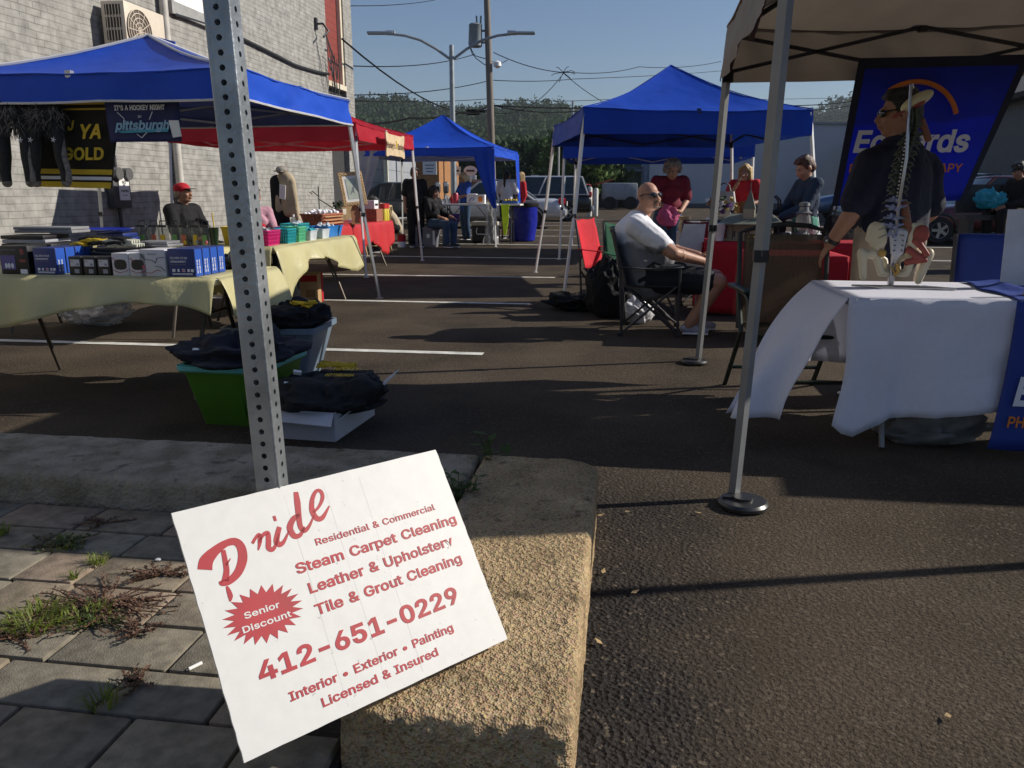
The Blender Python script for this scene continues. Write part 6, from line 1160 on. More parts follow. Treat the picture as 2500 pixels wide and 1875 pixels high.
def sac(p):
    p.caps((0, -.01, .28), (0, -.02, .16), (.05, .018), (.022, .012)); p.caps((0, -.02, .16), (0, -.005, .12), (.018, .01), (.008, .008))
    for s in (-1, 1): p.caps((s*.028, -.022, .275), (s*.02, -.028, .17), (.018, .012), (.012, .01))
link_mesh('sacrum', bone(sac), mat('pale_bone', (.55, .54, .55), .45), sm)
p = MB()
for k in range(4):
    for s in (-1, 1): p.box((s*.018, -.041, .26-.025*k), (.011, .004, .004), rot=(0, s*.5, 0))
p.build('sacral_hole', BLACK, sm)
def mus(p):
    p.sph((.105, -.026, .265), (.042, .014, .05), 12, 8, rot=(0, .25, 0)); p.caps((.08, -.03, .24), (.145, -.035, .165), (.022, .012), (.012, .01)); p.caps((.05, -.03, .19), (.14, -.035, .135), (.02, .012), (.012, .01)); p.caps((.05, -.025, .125), (.135, -.03, .14), (.02, .012), (.016, .012))
link_mesh('gluteal_muscle', bone(mus, .005), MUS, sm)
def psoas(p): p.caps(L_(2225, 490, -.01), L_(2232, 560, -.01), (.018, .014), (.024, .016)); p.caps(L_(2262, 290, -.02), L_(2275, 335, -.02), (.016, .012), (.018, .014)); p.caps(L_(2250, 268, -.01), L_(2265, 310, -.02), (.02, .014), (.014, .012))
link_mesh('neck_and_back_muscle', bone(psoas, .005), mat('muscle_brown', (.22, .07, .03), .5), sm)
def occ(p): p.sph(L_(2255, 244), (.085, .04, .032), 16, 10, rot=(0, -.55, 0)); p.caps(L_(2232, 262), L_(2240, 256), .016, .02)
link_mesh('skull_base', bone(occ, .006), mat('cream_bone', (.6, .52, .3), .45), sm)
p = MB(); p.sph(L_(2254, 253, -.02), (.04, .02, .015), 12, 8, rot=(0, -.5, 0)); p.tube([L_(2226, 268, -.02), L_(2205, 280, -.03), L_(2198, 285, -.03)], [.004, .012, .003], 6); p.build('red_artery', MUS, sm)
p = MB(); p.tube([(.0, -.045, .12), (.012, -.04, .08), (.0, -.03, .06)], .009, 6); p.tube([(-.02, -.03, .1), (0, -.03, .07), (.02, -.03, .1)], .006, 6); p.sph((-.07, -.03, .17), (.02, .012, .02), 10, 6); p.build('ligament', mat('ligament_gold', (.42, .25, .05), .5), sm)
# ---- chairs
def tubes(mb, paths, r=.012, n=8):
    for q in paths: mb.tube(q, r, n)
def camp_chair(label, s, t, rz, m, frame_m=None, w=.52, hb=.86, arm=.62, seat=.42, group='folding camp chairs'):
    o = thing('camp_chair', label, 'chair', WG(s, t), rz, group); fm = frame_m or DKSTEEL; a = w/2
    # faces -y
    for sx in (-1, 1):
        p = MB(); p.tube([(sx*a, -.25, .02), (sx*a, .22, seat)], .011, 8); p.tube([(sx*a, .25, .02), (sx*a, -.22, seat)], .011, 8); p.tube([(sx*a, .24, .02), (sx*(a+.01), .27, arm), (sx*(a), .33, hb)], .012, 8); p.tube([(sx*a, -.24, .02), (sx*(a+.02), -.24, arm)], .012, 8); p.build('side_frame', fm, o)
        p = MB(); p.grid(lambda u, v: V((sx*(a+.01)+(-.035+.07*u), -.27+.55*v, arm+.008-.02*math.sin(math.pi*v))), 4, 8); p.build('armrest', m, o, solid=.008)
        p = MB(); p.box((sx*a, -.25, .012), (.05, .05, .024)); p.box((sx*a, .25, .012), (.05, .05, .024)); p.build('foot', BLACK, o)
    p = MB(); p.tube([(-a, -.25, .03), (a, .22, seat)], .01, 8); p.tube([(a, -.25, .03), (-a, .22, seat)], .01, 8); p.tube([(-a, .25, .03), (a, .25, seat-.04)], .01, 8); p.tube([(a, .25, .03), (-a, .25, seat-.04)], .01, 8); p.build('cross_frame', fm, o)
    p = MB(); p.grid(lambda u, v: V((-a+w*u, -.25+.46*v, seat-.05*math.sin(math.pi*u)*math.sin(math.pi*(v*.8+.1)))), 12, 10); p.build('seat', m, o, ang=60, solid=.006)
    p = MB(); p.grid(lambda u, v: V((-a+w*u, .2+.13*v+.05*math.sin(math.pi*u), seat-.02+(hb-seat+.04)*v-.03*math.sin(math.pi*u)*(v > .99)+.012*math.sin(u*9)*math.sin(v*5))), 14, 12); b = p.build('backrest', m, o, ang=60, solid=.006)
    p = MB(); p.tube([(-a+w*i/12, .33+.05*math.sin(math.pi*i/12), hb+.02-.03*math.sin(math.pi*i/12)*0) for i in range(13)], .008, 6); p.build('piping', BLACK, b)
    return o
GRC = fabric('charcoal_mesh', (.05, .052, .055), bs=120); GRN2 = fabric('green_canvas', (.01, .075, .035)); REDC2 = fabric('red_canvas', (.5, .012, .025)); MARC = fabric('maroon_canvas', (.16, .012, .025))
camp_chair('grey camp chair the bald man sits in', .2, 7.3, R(80), GRC, None, .62, .9, .6, .44)
camp_chair('green camp chair with empty back behind the bald man', .12, 8.4, R(20), GRN2, None, .56, .92)
camp_chair('bright red camp chair left of the green chair', -.2, 9.1, R(62), REDC2, None, .54, .94)
camp_chair('maroon camp chair beyond the bald man\'s chest', .85, 9.3, R(-10), MARC, None, .52, .9)
# sling patio chair behind the therapy table
o = thing('patio_chair', 'high backed tan mesh patio chair with dark green arms behind the therapy table', 'chair', WG(.95, 4.95), -A+R(6)); SLING = mat('tan_sling', (.15, .12, .075), .7, var=.12, vs=160, bump=.15, bs=300, stretch=(1, 1, .01), trans=.3, alpha=.62); GF = mat('dark_green_frame', (.012, .025, .018), .4)
p = MB(); p.grid(lambda u, v: V((-.24+.48*u, .14+.06*v, .42+.55*v)), 12, 10); p.build('backrest', SLING, o, solid=.005)
p = MB(); p.grid(lambda u, v: V((-.24+.48*u, -.3+.44*v, .43-.02*math.sin(math.pi*v))), 8, 8); p.build('seat', SLING, o, solid=.005)
p = MB(); p.tube([(-.26, .12, .4), (-.265, .205, .98), (-.15, .21, 1.015), (0, .212, 1.03), (.15, .21, 1.02), (.265, .205, .985), (.26, .12, .4)], .016, 8); p.build('back_frame', BLACK, o)
for sx in (-1, 1):
    p = MB(); p.tube([(sx*.29, .17, .66), (sx*.3, -.2, .645), (sx*.3, -.26, .62), (sx*.29, -.3, .3), (sx*.285, -.34, .0)], .017, 8); p.build('front_leg', GF, o); p = MB(); p.tube([(sx*.265, .19, .72), (sx*.27, .0, .4), (sx*.28, .3, .0)], .015, 8); p.build('rear_leg', GF, o)
    p = MB(); p.box((sx*.3, -.03, .665), (.06, .42, .025), bev=.01); p.build('armrest', GF, o)
p = MB(); tubes(p, [[(-.29, -.32, .16), (.29, -.32, .16)], [(-.28, .2, .14), (.28, .2, .14)], [(-.26, -.3, .42), (.26, -.3, .42)], [(-.26, .14, .42), (.26, .14, .42)]], .012); p.build('stretcher', GF, o)
# chair with blue back at right
o = thing('folding_chair', 'chair with royal blue fabric back at the right edge behind the table', 'chair', WG(2.25, 5.2), -A+R(180)); p = MB(); p.grid(lambda u, v: V((-.32+.64*u, .05+.03*math.sin(math.pi*u), .62+.36*v)), 10, 8); p.build('backrest', BLC, o, solid=.02); p = MB(); p.box((0, -.22, .45), (.56, .5, .04), bev=.012); p.build('seat', BLC, o)
for sx in (-1, 1): p = MB(); p.tube([(sx*.34, .06, .98), (sx*.34, .1, .45), (sx*.34, .2, 0)], .013, 8); p.tube([(sx*.34, .1, .5), (sx*.34, -.4, .0)], .013, 8); p.build('side_frame', DKSTEEL, o)
# ---- red tables
def draped(label, s0, s1, t0, t1, h, m, drop, name='tablecloth', seed=1):
    folding_table('folding table under the '+label.split(' on ')[0].split(' cloth')[0]+' cloth '+label.split(' cloth ')[1], s0, s1, t0, t1, h, along='s')
    return table_cloth(label, s0, s1, t0, t1, h, {'near': drop, 'left': drop, 'right': drop, 'far': .3}, m, seed, .012, out=.02, fr=5)
REDL = fabric('red_linen', (.36, .008, .02))
draped('red cloth over the lower table holding the drinks can', 1.0, 1.75, 6.86, 7.62, .715, REDL, lerp_pts([(0, .6), (1, .5)]), seed=3)
draped('red cloth over the upper table holding the model station', .74, 2.45, 8.35, 9.1, .74, REDL, .71, seed=5)
draped('white cloth over the far table of flowers behind the bald man', .62, 2.3, 10.2, 10.9, .74, mat('grey_white_cloth', (.45, .45, .46), .8, bump=.2, bs=20), .62, seed=6)
ZU = .75
def it(name, label, cat, s, t, z=ZU, rz=0, group=None): return thing(name, label, cat, W(s, t, z), -A+rz, group)
# model station house
o = it('model_station', 'cream model railway station with grey green roofs on the red table', 'model building', 1.22, 8.62, rz=R(-12)); CRW = mat('model_cream', (.3, .28, .2), .7); RF = mat('model_roof', (.13, .14, .11), .7); p = MB()
p.box((0, 0, .005), (.52, .3, .01)); p.box((0, 0, .09), (.44, .2, .17)); p.box((-.02, -.05, .16), (.11, .11, .32)); p.build('wall', CRW, o)
p = MB(); p.poly([(-.32, -.22, .17), (.32, -.22, .17), (.2, 0, .27), (-.2, 0, .27)], .012); p.poly([(.32, .22, .17), (-.32, .22, .17), (-.2, 0, .27), (.2, 0, .27)], .012); p.poly([(-.32, .22, .17), (-.32, -.22, .17), (-.2, 0, .27)], .01); p.poly([(.32, -.22, .17), (.32, .22, .17), (.2, 0, .27)], .01)
p.poly([(.08, -.14, .2), (.24, -.14, .2), (.16, -.06, .33)], .01); p.poly([(.08, -.14, .2), (.16, -.06, .33), (.1, 0, .25)], .008); p.poly([(.24, -.14, .2), (.2, 0, .25), (.16, -.06, .33)], .008); p.lathe([(.085, 0), (.0, .2)], 4, (-.02, -.05, .32), a0=math.pi/4); p.build('roof', RF, o)
p = MB(); p.poly([(-.06, -.108, .17), (.02, -.108, .17), (-.02, -.108, .23)], .01); p.build('gable', CRW, o); p = MB(); p.tube([(-.02, -.05, .5), (-.02, -.05, .58)], .003, 4); p.build('finial', DKSTEEL, o)
p = MB(); 
for (x, z, y) in ((-.035, .1, -.107), (-.01, .1, -.107), (.08, .07, -.102), (.15, .07, -.102), (-.15, .07, -.102)): p.box((x, y, z), (.017, .004, .06))
for x in (-.28, -.16, .12, .28): p.tube([(x, -.2, .01), (x, -.2, .17)], .005, 5)
p.build('window', BLACK, o)
o = it('price_card', 'small pink price card in front of the model station', 'card', 1.18, 8.4); p = MB(); p.box((0, 0, .015), (.07, .004, .03), rot=(-.3, 0, 0)); p.build('card', mat('pale_pink_card', (.55, .42, .4), .7), o)
o = it('foam_cup', 'white foam cup on the left corner of the red table', 'cup', .9, 8.5); p = MB(); p.lathe([(.038, 0), (.056, .165), (.06, .17), (.056, .175), (.05, .17), (.035, .02), (0, .02)], 20); p.build('cup', mat('foam_white', (.62, .62, .66), .7), o)
o = it('drinks_can', 'gold and black drinks can on the lower red table', 'can', 1.03, 7.2, .724); p = MB(); p.lathe([(.026, 0), (.033, .008), (.033, .125), (.026, .138), (.024, .134), (0, .134)], 20); p.build('can', mat('gold_can', (.4, .22, .03), .3, .6), o); p = MB(); p.lathe([(.0335, .02), (.0335, .12)], 20); p.v = [v for v in p.v]; p.f = [f for i, f in enumerate(p.f) if 12 <= i < 19 or False]; p.m = [0]*len(p.f); p.build('dark_panel', BLACK, o)
o = it('saucer', 'small white ashtray beside the drinks can', 'dish', 1.12, 7.1, .722); p = MB(); p.lathe([(.03, 0), (.055, .012), (.05, .014), (0, .006)], 18); p.build('dish', WHITE, o)
o = it('lantern', 'old grey railway oil lantern at the right end of the red table', 'lantern', 1.72, 8.55); LN = mat('old_tin', (.17, .18, .18), .45, .6, .3, 20); p = MB(); p.lathe([(.085, 0), (.09, .02), (.085, .06), (.05, .09), (.05, .11)], 20); p.lathe([(.07, .27), (.085, .28), (.05, .3), (.045, .34), (.055, .35), (.05, .38), (.02, .39), (0, .39)], 20); p.build('tin_body', LN, o); p = MB(); p.lathe([(.05, .11), (.072, .16), (.072, .22), (.055, .27)], 20); p.build('globe', mat('lantern_glass', (.4, .4, .38), .1, alpha=.55), o)
p = MB()
for k in range(4): a = k*math.pi/2+.4; p.tube([(.085*math.cos(a), .085*math.sin(a), .06), (.095*math.cos(a), .095*math.sin(a), .17), (.075*math.cos(a), .075*math.sin(a), .28)], .004, 5)
p.tube([(.08*math.cos(a), .08*math.sin(a), .18) for a in [i*.524 for i in range(12)]], .003, 5, closed=True); p.tube([(.12, 0, .05), (.16, 0, .1), (.13, 0, .14)], .004, 5); p.build('wire_guard', LN, o)
lump('folded_cap', 'navy and white striped cap lying on the red table beside the lantern', 'cap', W(1.5, 8.5, ZU), (.11, .09, .045), mat('navy_knit', (.012, .013, .03), .9), 3, .3, 3)
o = it('white_strap', 'looped white cord lying by the striped cap', 'cord', 1.4, 8.4); p = MB(); p.tube([(-.1+.02*i, .02*math.sin(i*1.3), .01+.012*math.sin(i*.9)) for i in range(11)], .008, 6); p.build('cord', INKW, o)
o = it('booklet', 'upright yellow booklet on the red table', 'booklet', 1.52, 8.95); p = MB(); p.box((0, 0, .12), (.11, .02, .24), rot=(-.1, 0, 0)); p.build('cover', mat('olive_yellow', (.3, .26, .09), .6), o); p = MB(); p.box((0, -.014, .13), (.06, .004, .1), rot=(-.1, 0, 0)); p.build('cover_print', WOOD, o)
o = it('glass_jar', 'clear glass jar of trinkets beside the booklet', 'jar', 1.32, 8.95); p = MB(); p.lathe([(.06, 0), (.065, .14), (.05, .18), (.052, .2), (0, .2)], 16); p.build('jar', CLEAR, o); p = MB(); p.sph((0, 0, .07), (.05, .05, .05), 8, 6); p.build('trinkets', TL_, o)
FLW = it('flower_bouquet', 'bouquet of purple white and yellow flowers on the far white table', 'flowers', 1.1, 10.35, .75); p = MB(); p.lathe([(.05, 0), (.06, .12), (.05, .2), (0, .2)], 14); p.build('vase', CLEAR, FLW)
rng = random.Random(21)
for (m_, nm, n_) in ((mat('purple_petal', (.1, .02, .16), .6), 'purple_bloom', 9), (INKW, 'white_bloom', 9), (mat('gold_petal', (.42, .3, .08), .6), 'yellow_bloom', 9), (LM, 'leaf', 14)):
    p = MB()
    for k in range(n_):
        q = V((rng.gauss(.12 if nm == 'yellow_bloom' else -.04, .07), rng.gauss(0, .06), .28+rng.uniform(-.05, .16)))
        leaves(p, q, (.03, .03, .025), 14, .022, rng)
    p.build(nm, m_, FLW, ang=0)
o = it('paper_bag', 'brown paper wrapped bottle beside the bouquet', 'bottle', 1.36, 10.35); p = MB(); p.lathe([(.06, 0), (.06, .2), (.03, .3), (.05, .38), (0, .38)], 12); p.build('wrapped_bottle', mat('kraft_paper', (.2, .1, .04), .8, bump=.4, bs=25), o)
for k, (s, t, lb, m_, r, h) in enumerate(((.78, 10.35, 'white wrapped parcel left of the bouquet', INKW, .07, .14), (.92, 10.3, 'pinkish crystal dish near the bouquet', mat('pale_crystal', (.5, .42, .38), .3), .09, .08), (.66, 10.3, 'cream glass fan on the left end of the far white table', mat('cream_glass', (.55, .42, .25), .3), .08, .2), (1.5, 10.4, 'tall clear glass beside the wrapped bottle', CLEAR, .05, .22), (1.62, 10.3, 'gold trimmed glass on the far white table', YELLOW, .04, .16), (.86, 10.6, 'row of small pale ornaments at the back of the far white table', CW, .1, .1), (.9, 8.75, 'dark blue bottle behind the foam cup', NAVB, .03, .2), (1.0, 8.8, 'clear glass vase behind the foam cup', CLEAR, .05, .18))):
    o = it('glassware', lb, 'glassware', s, t, ZU, 0, 'glassware and ornaments'); p = MB(); p.lathe([(r*.7, 0), (r, h*.4), (r*.75, h*.75), (r*1.05, h), (r*.9, h), (0, h*.8)], 14); p.build('vessel', m_, o)
o = it('picture_card', 'small framed green picture beside the bouquet', 'picture', .98, 10.22); p = MB(); p.box((0, 0, .1), (.14, .015, .18), rot=(-.12, 0, 0)); p.build('frame', INKW, o); p = MB(); p.box((0, -.012, .1), (.09, .004, .12), rot=(-.12, 0, 0)); p.build('print', LM, o)
# white poster panel leaning by red table
o = thing('leaning_panel', 'white board leaning against the left end of the red table', 'board', W(.58, 8.3, 0), -A+R(10)); p = MB(); p.poly([(-.18, 0, .45), (.12, 0, .45), (.2, .12, .92), (-.02, .12, .92)], .012); p.build('board', mat('grey_board', (.42, .42, .43), .6), o); p = MB(); p.tube([(-.1, .05, 0), (-.02, .1, .7)], .008, 6); p.tube([(.12, .05, 0), (.12, .1, .7)], .008, 6); p.build('easel_leg', STEEL, o)
# bags on the ground
lump('backpack', 'black backpack on the ground behind the green camp chair', 'bag', WG(-.18, 8.1), (.24, .2, .3), BLKF, 12, .25, 2.5)
lump('black_jacket', 'black jacket and straps dropped by the white tent leg', 'jacket', WG(-.5, 8.6), (.34, .22, .09), BLKF, 13, .4, 4)
lump('white_bag', 'white plastic carrier bag under the bald man\'s chair', 'plastic bag', WG(.1, 7.75), (.14, .12, .12), mat('white_film', (.6, .6, .64), .3), 14, .3, 4)
def handbag(label, loc, size, m, strap, rz=0):
    o = thing('handbag', label, 'handbag', loc, rz, 'handbags'); w, d, h = size; p = MB(); loft(p, [[(x, y, z) for (x, y) in rr(a, b, .03)] for (a, b, z) in ((w*.9, d, 0), (w, d*1.1, h*.4), (w*.85, d*.5, h))], True, True); p.build('bag', m, o)
    for y in (-d*.2, d*.2): p = MB(); p.tube([(-w*.28, y, h*.95), (-w*.2, y, h*1.35), (0, y, h*1.5), (w*.2, y, h*1.35), (w*.28, y, h*.95)], .009, 6); p.build('strap', strap, o)
    return o
handbag('white handbag with black straps held by the blond woman', WG(1.38, 12.75, 1.0), (.36, .14, .26), mat('bag_white', (.55, .5, .46), .5), BLACK, R(-20))
handbag('large black shoulder bag behind the denim jacket woman', WG(2.2, 9.05, .5), (.36, .18, .5), BLKF, BLACK, R(10))
o = handbag('black bag the denim jacket woman is looking into', W(1.5, 9.0, .75), (.24, .2, .3), BLKF, BLACK)
lump('pink_cloth', 'pink cloth in the hands of the curly haired woman', 'cloth', WG(.5, 11.2, .8), (.14, .09, .13), mat('pink_fabric', (.5, .08, .2), .8), 15, .3, 3)
lump('carrier_bag', 'bright turquoise plastic bag on the lap of the man in the cap', 'plastic bag', WG(5.6, 13.85, 1.0), (.2, .13, .13), mat('turquoise_film', (.02, .36, .5), .3, trans=.3), 16, .5, 5)
o = thing('tall_bench', 'dark tall bench the man in the cap sits on', 'bench', WG(5.95, 14.05), -A); p = MB(); p.box((0, 0, .86), (1.4, .5, .08)); p.build('seat', DKSTEEL, o)
for x in (-.6, .6): p = MB(); p.box((x, 0, .41), (.08, .4, .82)); p.build('leg', DKSTEEL, o)
p = MB(); p.box((0, .26, 1.15), (1.4, .05, .45)); p.build('backrest', DKSTEEL, o)
# red and white barrier
o = thing('barricade', 'red and white striped barrier board before the pale warehouse wall', 'barrier', WG(2.5, 20), -A); p = MB(); p.box((0, 0, .92), (1.5, .03, .16)); p.build('board', INKW, o); p = MB()
for k in range(5): p.poly([(-.72+.3*k, -.017, .84), (-.58+.3*k, -.017, .84), (-.5+.3*k, -.017, 1.0), (-.64+.3*k, -.017, 1.0)], .002)
p.build('stripe', mat('barrier_red', (.5, .06, .04), .5), o)
for x in (-.6, .6): p = MB(); p.tube([(x, -.3, 0), (x, 0, 1.05)], .02, 6); p.tube([(x, .3, 0), (x, 0, 1.05)], .02, 6); p.build('leg', WHSTEEL, o)
# ================================================================== FAR STALL UNDER THE BLUE TENT
folding_table('long white folding table under the far blue tent', -4.35, -2.95, 17.95, 18.6, .9, legm=DKSTEEL); folding_table('short white folding table beside the gathered tent curtain', -2.9, -2.45, 18.05, 18.65, .9, legm=DKSTEEL)
ZT = gz(18.4)+.905
def far(name, label, cat, s, t, z=None, group=None): return thing(name, label, cat, V((W(s, t).x, W(s, t).y, ZT if z is None else gz(W(s, t).y)+z)), -A, group)
o = far('condiment_bottle', 'yellow squeeze bottle on the far white table', 'bottle', -3.15, 18.1); p = MB(); p.lathe([(.04, 0), (.04, .18), (.015, .22), (.01, .28), (0, .28)], 12); p.build('bottle', mat('mustard_bottle', (.42, .32, .06), .4), o)
o = far('drink_carton', 'white and orange drinks carton on the far white table', 'carton', -3.38, 18.3); p = MB(); p.box((0, 0, .1), (.2, .16, .2), bev=.01); p.build('carton', INKW, o); p = MB(); p.box((.0, -.081, .1), (.1, .004, .12)); p.build('label', ORG, o)
o = far('wrap_package', 'white package with blue swirl beside the orange carton', 'package', -3.58, 18.3); p = MB(); p.box((0, 0, .11), (.24, .16, .22), bev=.03); p.build('package', INKW, o); p = MB(); p.tube([(-.06, -.082, .06), (0, -.086, .13), (.07, -.084, .12), (.02, -.084, .07)], .008, 6); p.build('swirl', BLUET, o)
o = far('red_canister', 'red canister on the far white table by the blue shirt woman', 'canister', -3.95, 18.2); p = MB(); p.lathe([(.06, 0), (.07, .2), (.05, .24), (0, .24)], 12); p.build('canister', mat('canister_red', (.4, .03, .06), .4), o)
for k in range(4): o = far('sauce_bottle', ('pale', 'white-capped', 'red-capped', 'clear')[k]+' sauce bottle at the left of the far white table', 'bottle', -4.2+.07*k, 18.25+.02*k, None, 'sauce bottles'); p = MB(); p.lathe([(.025, 0), (.027, .13), (.012, .17), (.012, .2), (0, .2)], 10); p.build('bottle', (CW, INKW, REDF, CLEAR)[k], o)
o = far('food_tray', 'trays of snacks on the short white table', 'tray', -2.7, 18.3); p = MB(); p.box((0, 0, .03), (.36, .28, .06), bev=.01); p.build('tray', mat('tray_blue', (.03, .1, .35), .5), o); p = MB(); [p.sph((-.12+.06*i, .02*(i % 2), .07), .035, 8, 6) for i in range(5)]; p.build('snacks', YELLOW, o)
o = far('cooler_box', 'black cool box with white lid and handle under the far table', 'cooler', -3.35, 18.75, 0); p = MB(); p.box((0, 0, .2), (.6, .4, .4), bev=.02); p.build('tub', BLACK, o); p = MB(); p.box((0, 0, .44), (.62, .42, .09), bev=.02); p.build('lid', mat('cooler_lid', (.5, .48, .4), .5), o); p = MB(); p.tube([(-.17, -.21, .34), (-.19, -.235, .26), (-.17, -.235, .2), (.17, -.235, .2), (.19, -.235, .26), (.17, -.21, .34)], .011, 6); p.build('handle', INKW, o)
o = far('purple_bag', 'purple cloth bag hanging under the far table', 'bag', -3.95, 18.1, .38); p = MB(); p.poly([(-.12, 0, .3), (.12, 0, .3), (.06, 0, 0), (-.02, 0, -.02)], .08); p.build('bag', mat('purple_cloth', (.06, .02, .2), .8), o)
o = far('clear_sheet', 'crumpled clear plastic sheet hanging from the tent curtain to the ground', 'plastic sheet', -3.06, 17.85, 0); p = MB(); p.grid(lambda u, v: V((-.1-.1*(1-v)+(.2+.16*(1-v))*u+.03*noise.noise(V((u*5, v*6, 2))), .06*math.sin(u*14+v*5)+.05*noise.noise(V((u*7, v*8, 5))), .03+.92*v)), 18, 24); p.build('sheet', mat('clear_film_bright', (.5, .5, .5), .15, alpha=.55), o, ang=25)
o = far('safety_vest', 'fluorescent yellow strip hanging from the short white table', 'vest', -2.78, 18.0, .22); p = MB(); p.poly([(-.09, 0, .68), (.09, 0, .68), (.07, 0, .3), (.02, 0, 0), (-.03, 0, 0), (-.06, 0, .3)], .02); p.build('fabric', mat('fluorescent', (.62, .85, .02), .7), o)
o = far('waste_bin', 'black bin with shiny blue liner bag beside the far tent', 'bin', -2.55, 19.3, 0); p = MB(); p.lathe([(.3, .02), (.36, .5), (.38, .98), (.36, 1.0), (.33, .95), (0, .6)], 20); p.build('liner', mat('blue_film', (.012, .02, .3), .16, bump=1.2, bs=9), o)
for i, v in enumerate(list(o.children)[0].data.vertices): n_ = noise.noise(V((v.co.x*9, v.co.y*9, v.co.z*6))); v.co.x *= 1+.09*n_; v.co.y *= 1+.09*n_
p = MB(); p.lathe([(.385, .9), (.4, .92), (.4, 1.02), (.36, 1.03)], 20); p.build('rim', BLACK, o); o.scale = (.95, .95, .88)
o = far('storage_tote', 'grey translucent storage tote on the ground by the red tent leg', 'tote', -4.45, 17.4, 0); tub(.52, .36, .62, .44, .42, .05).build('tub', mat('grey_translucent', (.2, .2, .23), .3), o); p = MB(); p.box((.2, -.205, .2), (.05, .02, .3)); p.sph((.08, -.2, .25), (.05, .01, .06), 8, 6); p.build('contents', INKW, o); o.rotation_euler[2] += .1
o = far('paint_can', 'red and white tin on the ground beside the grey tote', 'tin', -4.95, 17.2, 0); p = MB(); p.lathe([(.09, 0), (.09, .12)], 14); p.build('lower_band', INKW, o); p = MB(); p.lathe([(.091, .12), (.091, .26), (.07, .28), (0, .28)], 14); p.build('tin', REDF, o)
# wooden chairs
def wood_chair(label, s, t, rz, solid=False):
    o = thing('wooden_chair', label, 'chair', WG(s, t), rz, 'pale wooden chairs'); p = MB(); p.box((0, 0, .44), (.44, .42, .035), bev=.012); p.build('seat', WOOD, o)
    for sx in (-1, 1):
        for sy in (-1, 1): p = MB(); p.tube([(sx*.15, sy*.15, .43), (sx*.18, sy*.19, .25), (sx*.22, sy*.24, 0)], [.017, .022, .014], 8); p.build('leg', WOOD, o)
    p = MB(); tubes(p, [[(-.19, -.2, .16), (-.19, .2, .16)], [(.19, -.2, .16), (.19, .2, .16)], [(-.19, 0, .16), (.19, 0, .16)]], .01); p.build('stretcher', WOOD, o)
    if solid: p = MB(); p.poly([(-.2, .2, .62), (.2, .2, .62), (.24, .24, .9), (.0, .25, .95), (-.24, .24, .9)], .025); p.tube([(-.17, .17, .44), (-.18, .2, .7)], .014, 8); p.tube([(.17, .17, .44), (.18, .2, .7)], .014, 8); p.build('backrest', WOOD, o)
    else:
        p = MB(); p.tube([(-.22, .26, .86), (-.1, .29, .93), (.1, .29, .93), (.22, .26, .86)], .02, 8); p.build('top_rail', WOOD, o)
        for k in range(5): x = -.16+.08*k; p = MB(); p.tube([(x, .18, .45), (x*1.2, .28, .9)], .011, 6); p.build('spindle', WOOD, o)
    return o
wood_chair('pale wooden spindle back chair facing left at the end of the red table', -5.0, 15.6, R(-100)); wood_chair('pale wooden solid back chair at the end of the red table', -5.4, 15.35, R(20), True)
# parking meters, bollards, street signs
for k, (u, d, lb) in enumerate(((1069, 24.5, 'left parking meter behind the far stall'), (1089, 24.2, 'middle parking meter near the lamp post behind the far stall'), (1173, 25, 'right parking meter beyond the blue shirt woman'))):
    q = at(u, 477, d); q.z = gz(q.y); o = thing('parking_meter', lb, 'parking meter', q, 0, 'parking meters'); p = MB(); p.cyl((0, 0, 0), (0, 0, 1.05), .03); p.build('post', GALV, o); p = MB(); p.caps((0, 0, 1.12), (0, 0, 1.35), (.085, .06), (.09, .06)); p.build('head', mat('meter_head', (.12, .13, .14), .4, .5), o); p = MB(); p.box((0, -.06, 1.33), (.09, .012, .1)); p.build('display', PAPER, o)
for k, (u, d, h, lb) in enumerate(((1440, 36, 1.25, 'near white bollard right of the dark and silver vehicle'), (1455, 37, 1.2, 'far white bollard right of the dark and silver vehicle'))):
    q = at(u, 477, d); q.z = gz(q.y); o = thing('bollard', lb, 'bollard', q, 0, 'white bollards'); p = MB(); p.lathe([(.11, 0), (.11, h), (.06, h+.06), (0, h+.07)], 14); p.build('post', mat('chalk_white', (.55, .55, .5), .6), o)
for k, (u, d, lb) in enumerate(((1115, 50, 'small white square street sign by the lamp post'), (1149, 50, 'white oval shop sign beyond the lamp post'))):
    q = at(u, 477, d); q.z = gz(q.y); o = thing('street_sign', lb, 'sign', q); p = MB(); p.cyl((0, .05, 0), (0, .05, 2.6), .04); p.build('post', GALV, o)
    p = MB(); p.poly([((.42 if k else .26)*math.cos(a), 0, 2.35+.3*math.sin(a)) for a in [i*math.pi/10 for i in range(20)]] if k else [(-.26, 0, 2.1), (.26, 0, 2.1), (.26, 0, 2.6), (-.26, 0, 2.6)], .04, (0, -1, 0)); p.build('sign_plate', INKW, o); p = MB(); p.box((0, -.03, 2.35), (.5 if k else .34, .02, .1)); p.build('sign_band', BLACK, o)
q = at(888, 477, 26); q.z = gz(q.y); o = thing('regulation_sign', 'white number sign on a post by the far blue tent curtain', 'sign', q); p = MB(); p.cyl((0, .03, 0), (0, .03, 1.9), .025); p.build('post', GALV, o); p = MB(); p.box((0, 0, 1.6), (.3, .02, .55)); p.build('sign_plate', PAPER, o); text('1', .3, BLACK, o, front(-.06, -.015, 1.6), bold=.01)
o = thing('peak_plate', 'small blue and white plate at the peak of the left blue tent', 'plate', W(-4.74, 8.1, 2.7), -A); p = MB(); p.box((0, 0, 0), (.2, .02, .09), rot=(.2, .25, 0)); p.build('plate', SIDEB, o); p = MB(); p.box((0, -.013, .03), (.19, .004, .012), rot=(.2, .25, 0)); p.box((0, -.013, -.02), (.15, .004, .02), rot=(.2, .25, 0)); p.build('band', INKW, o)
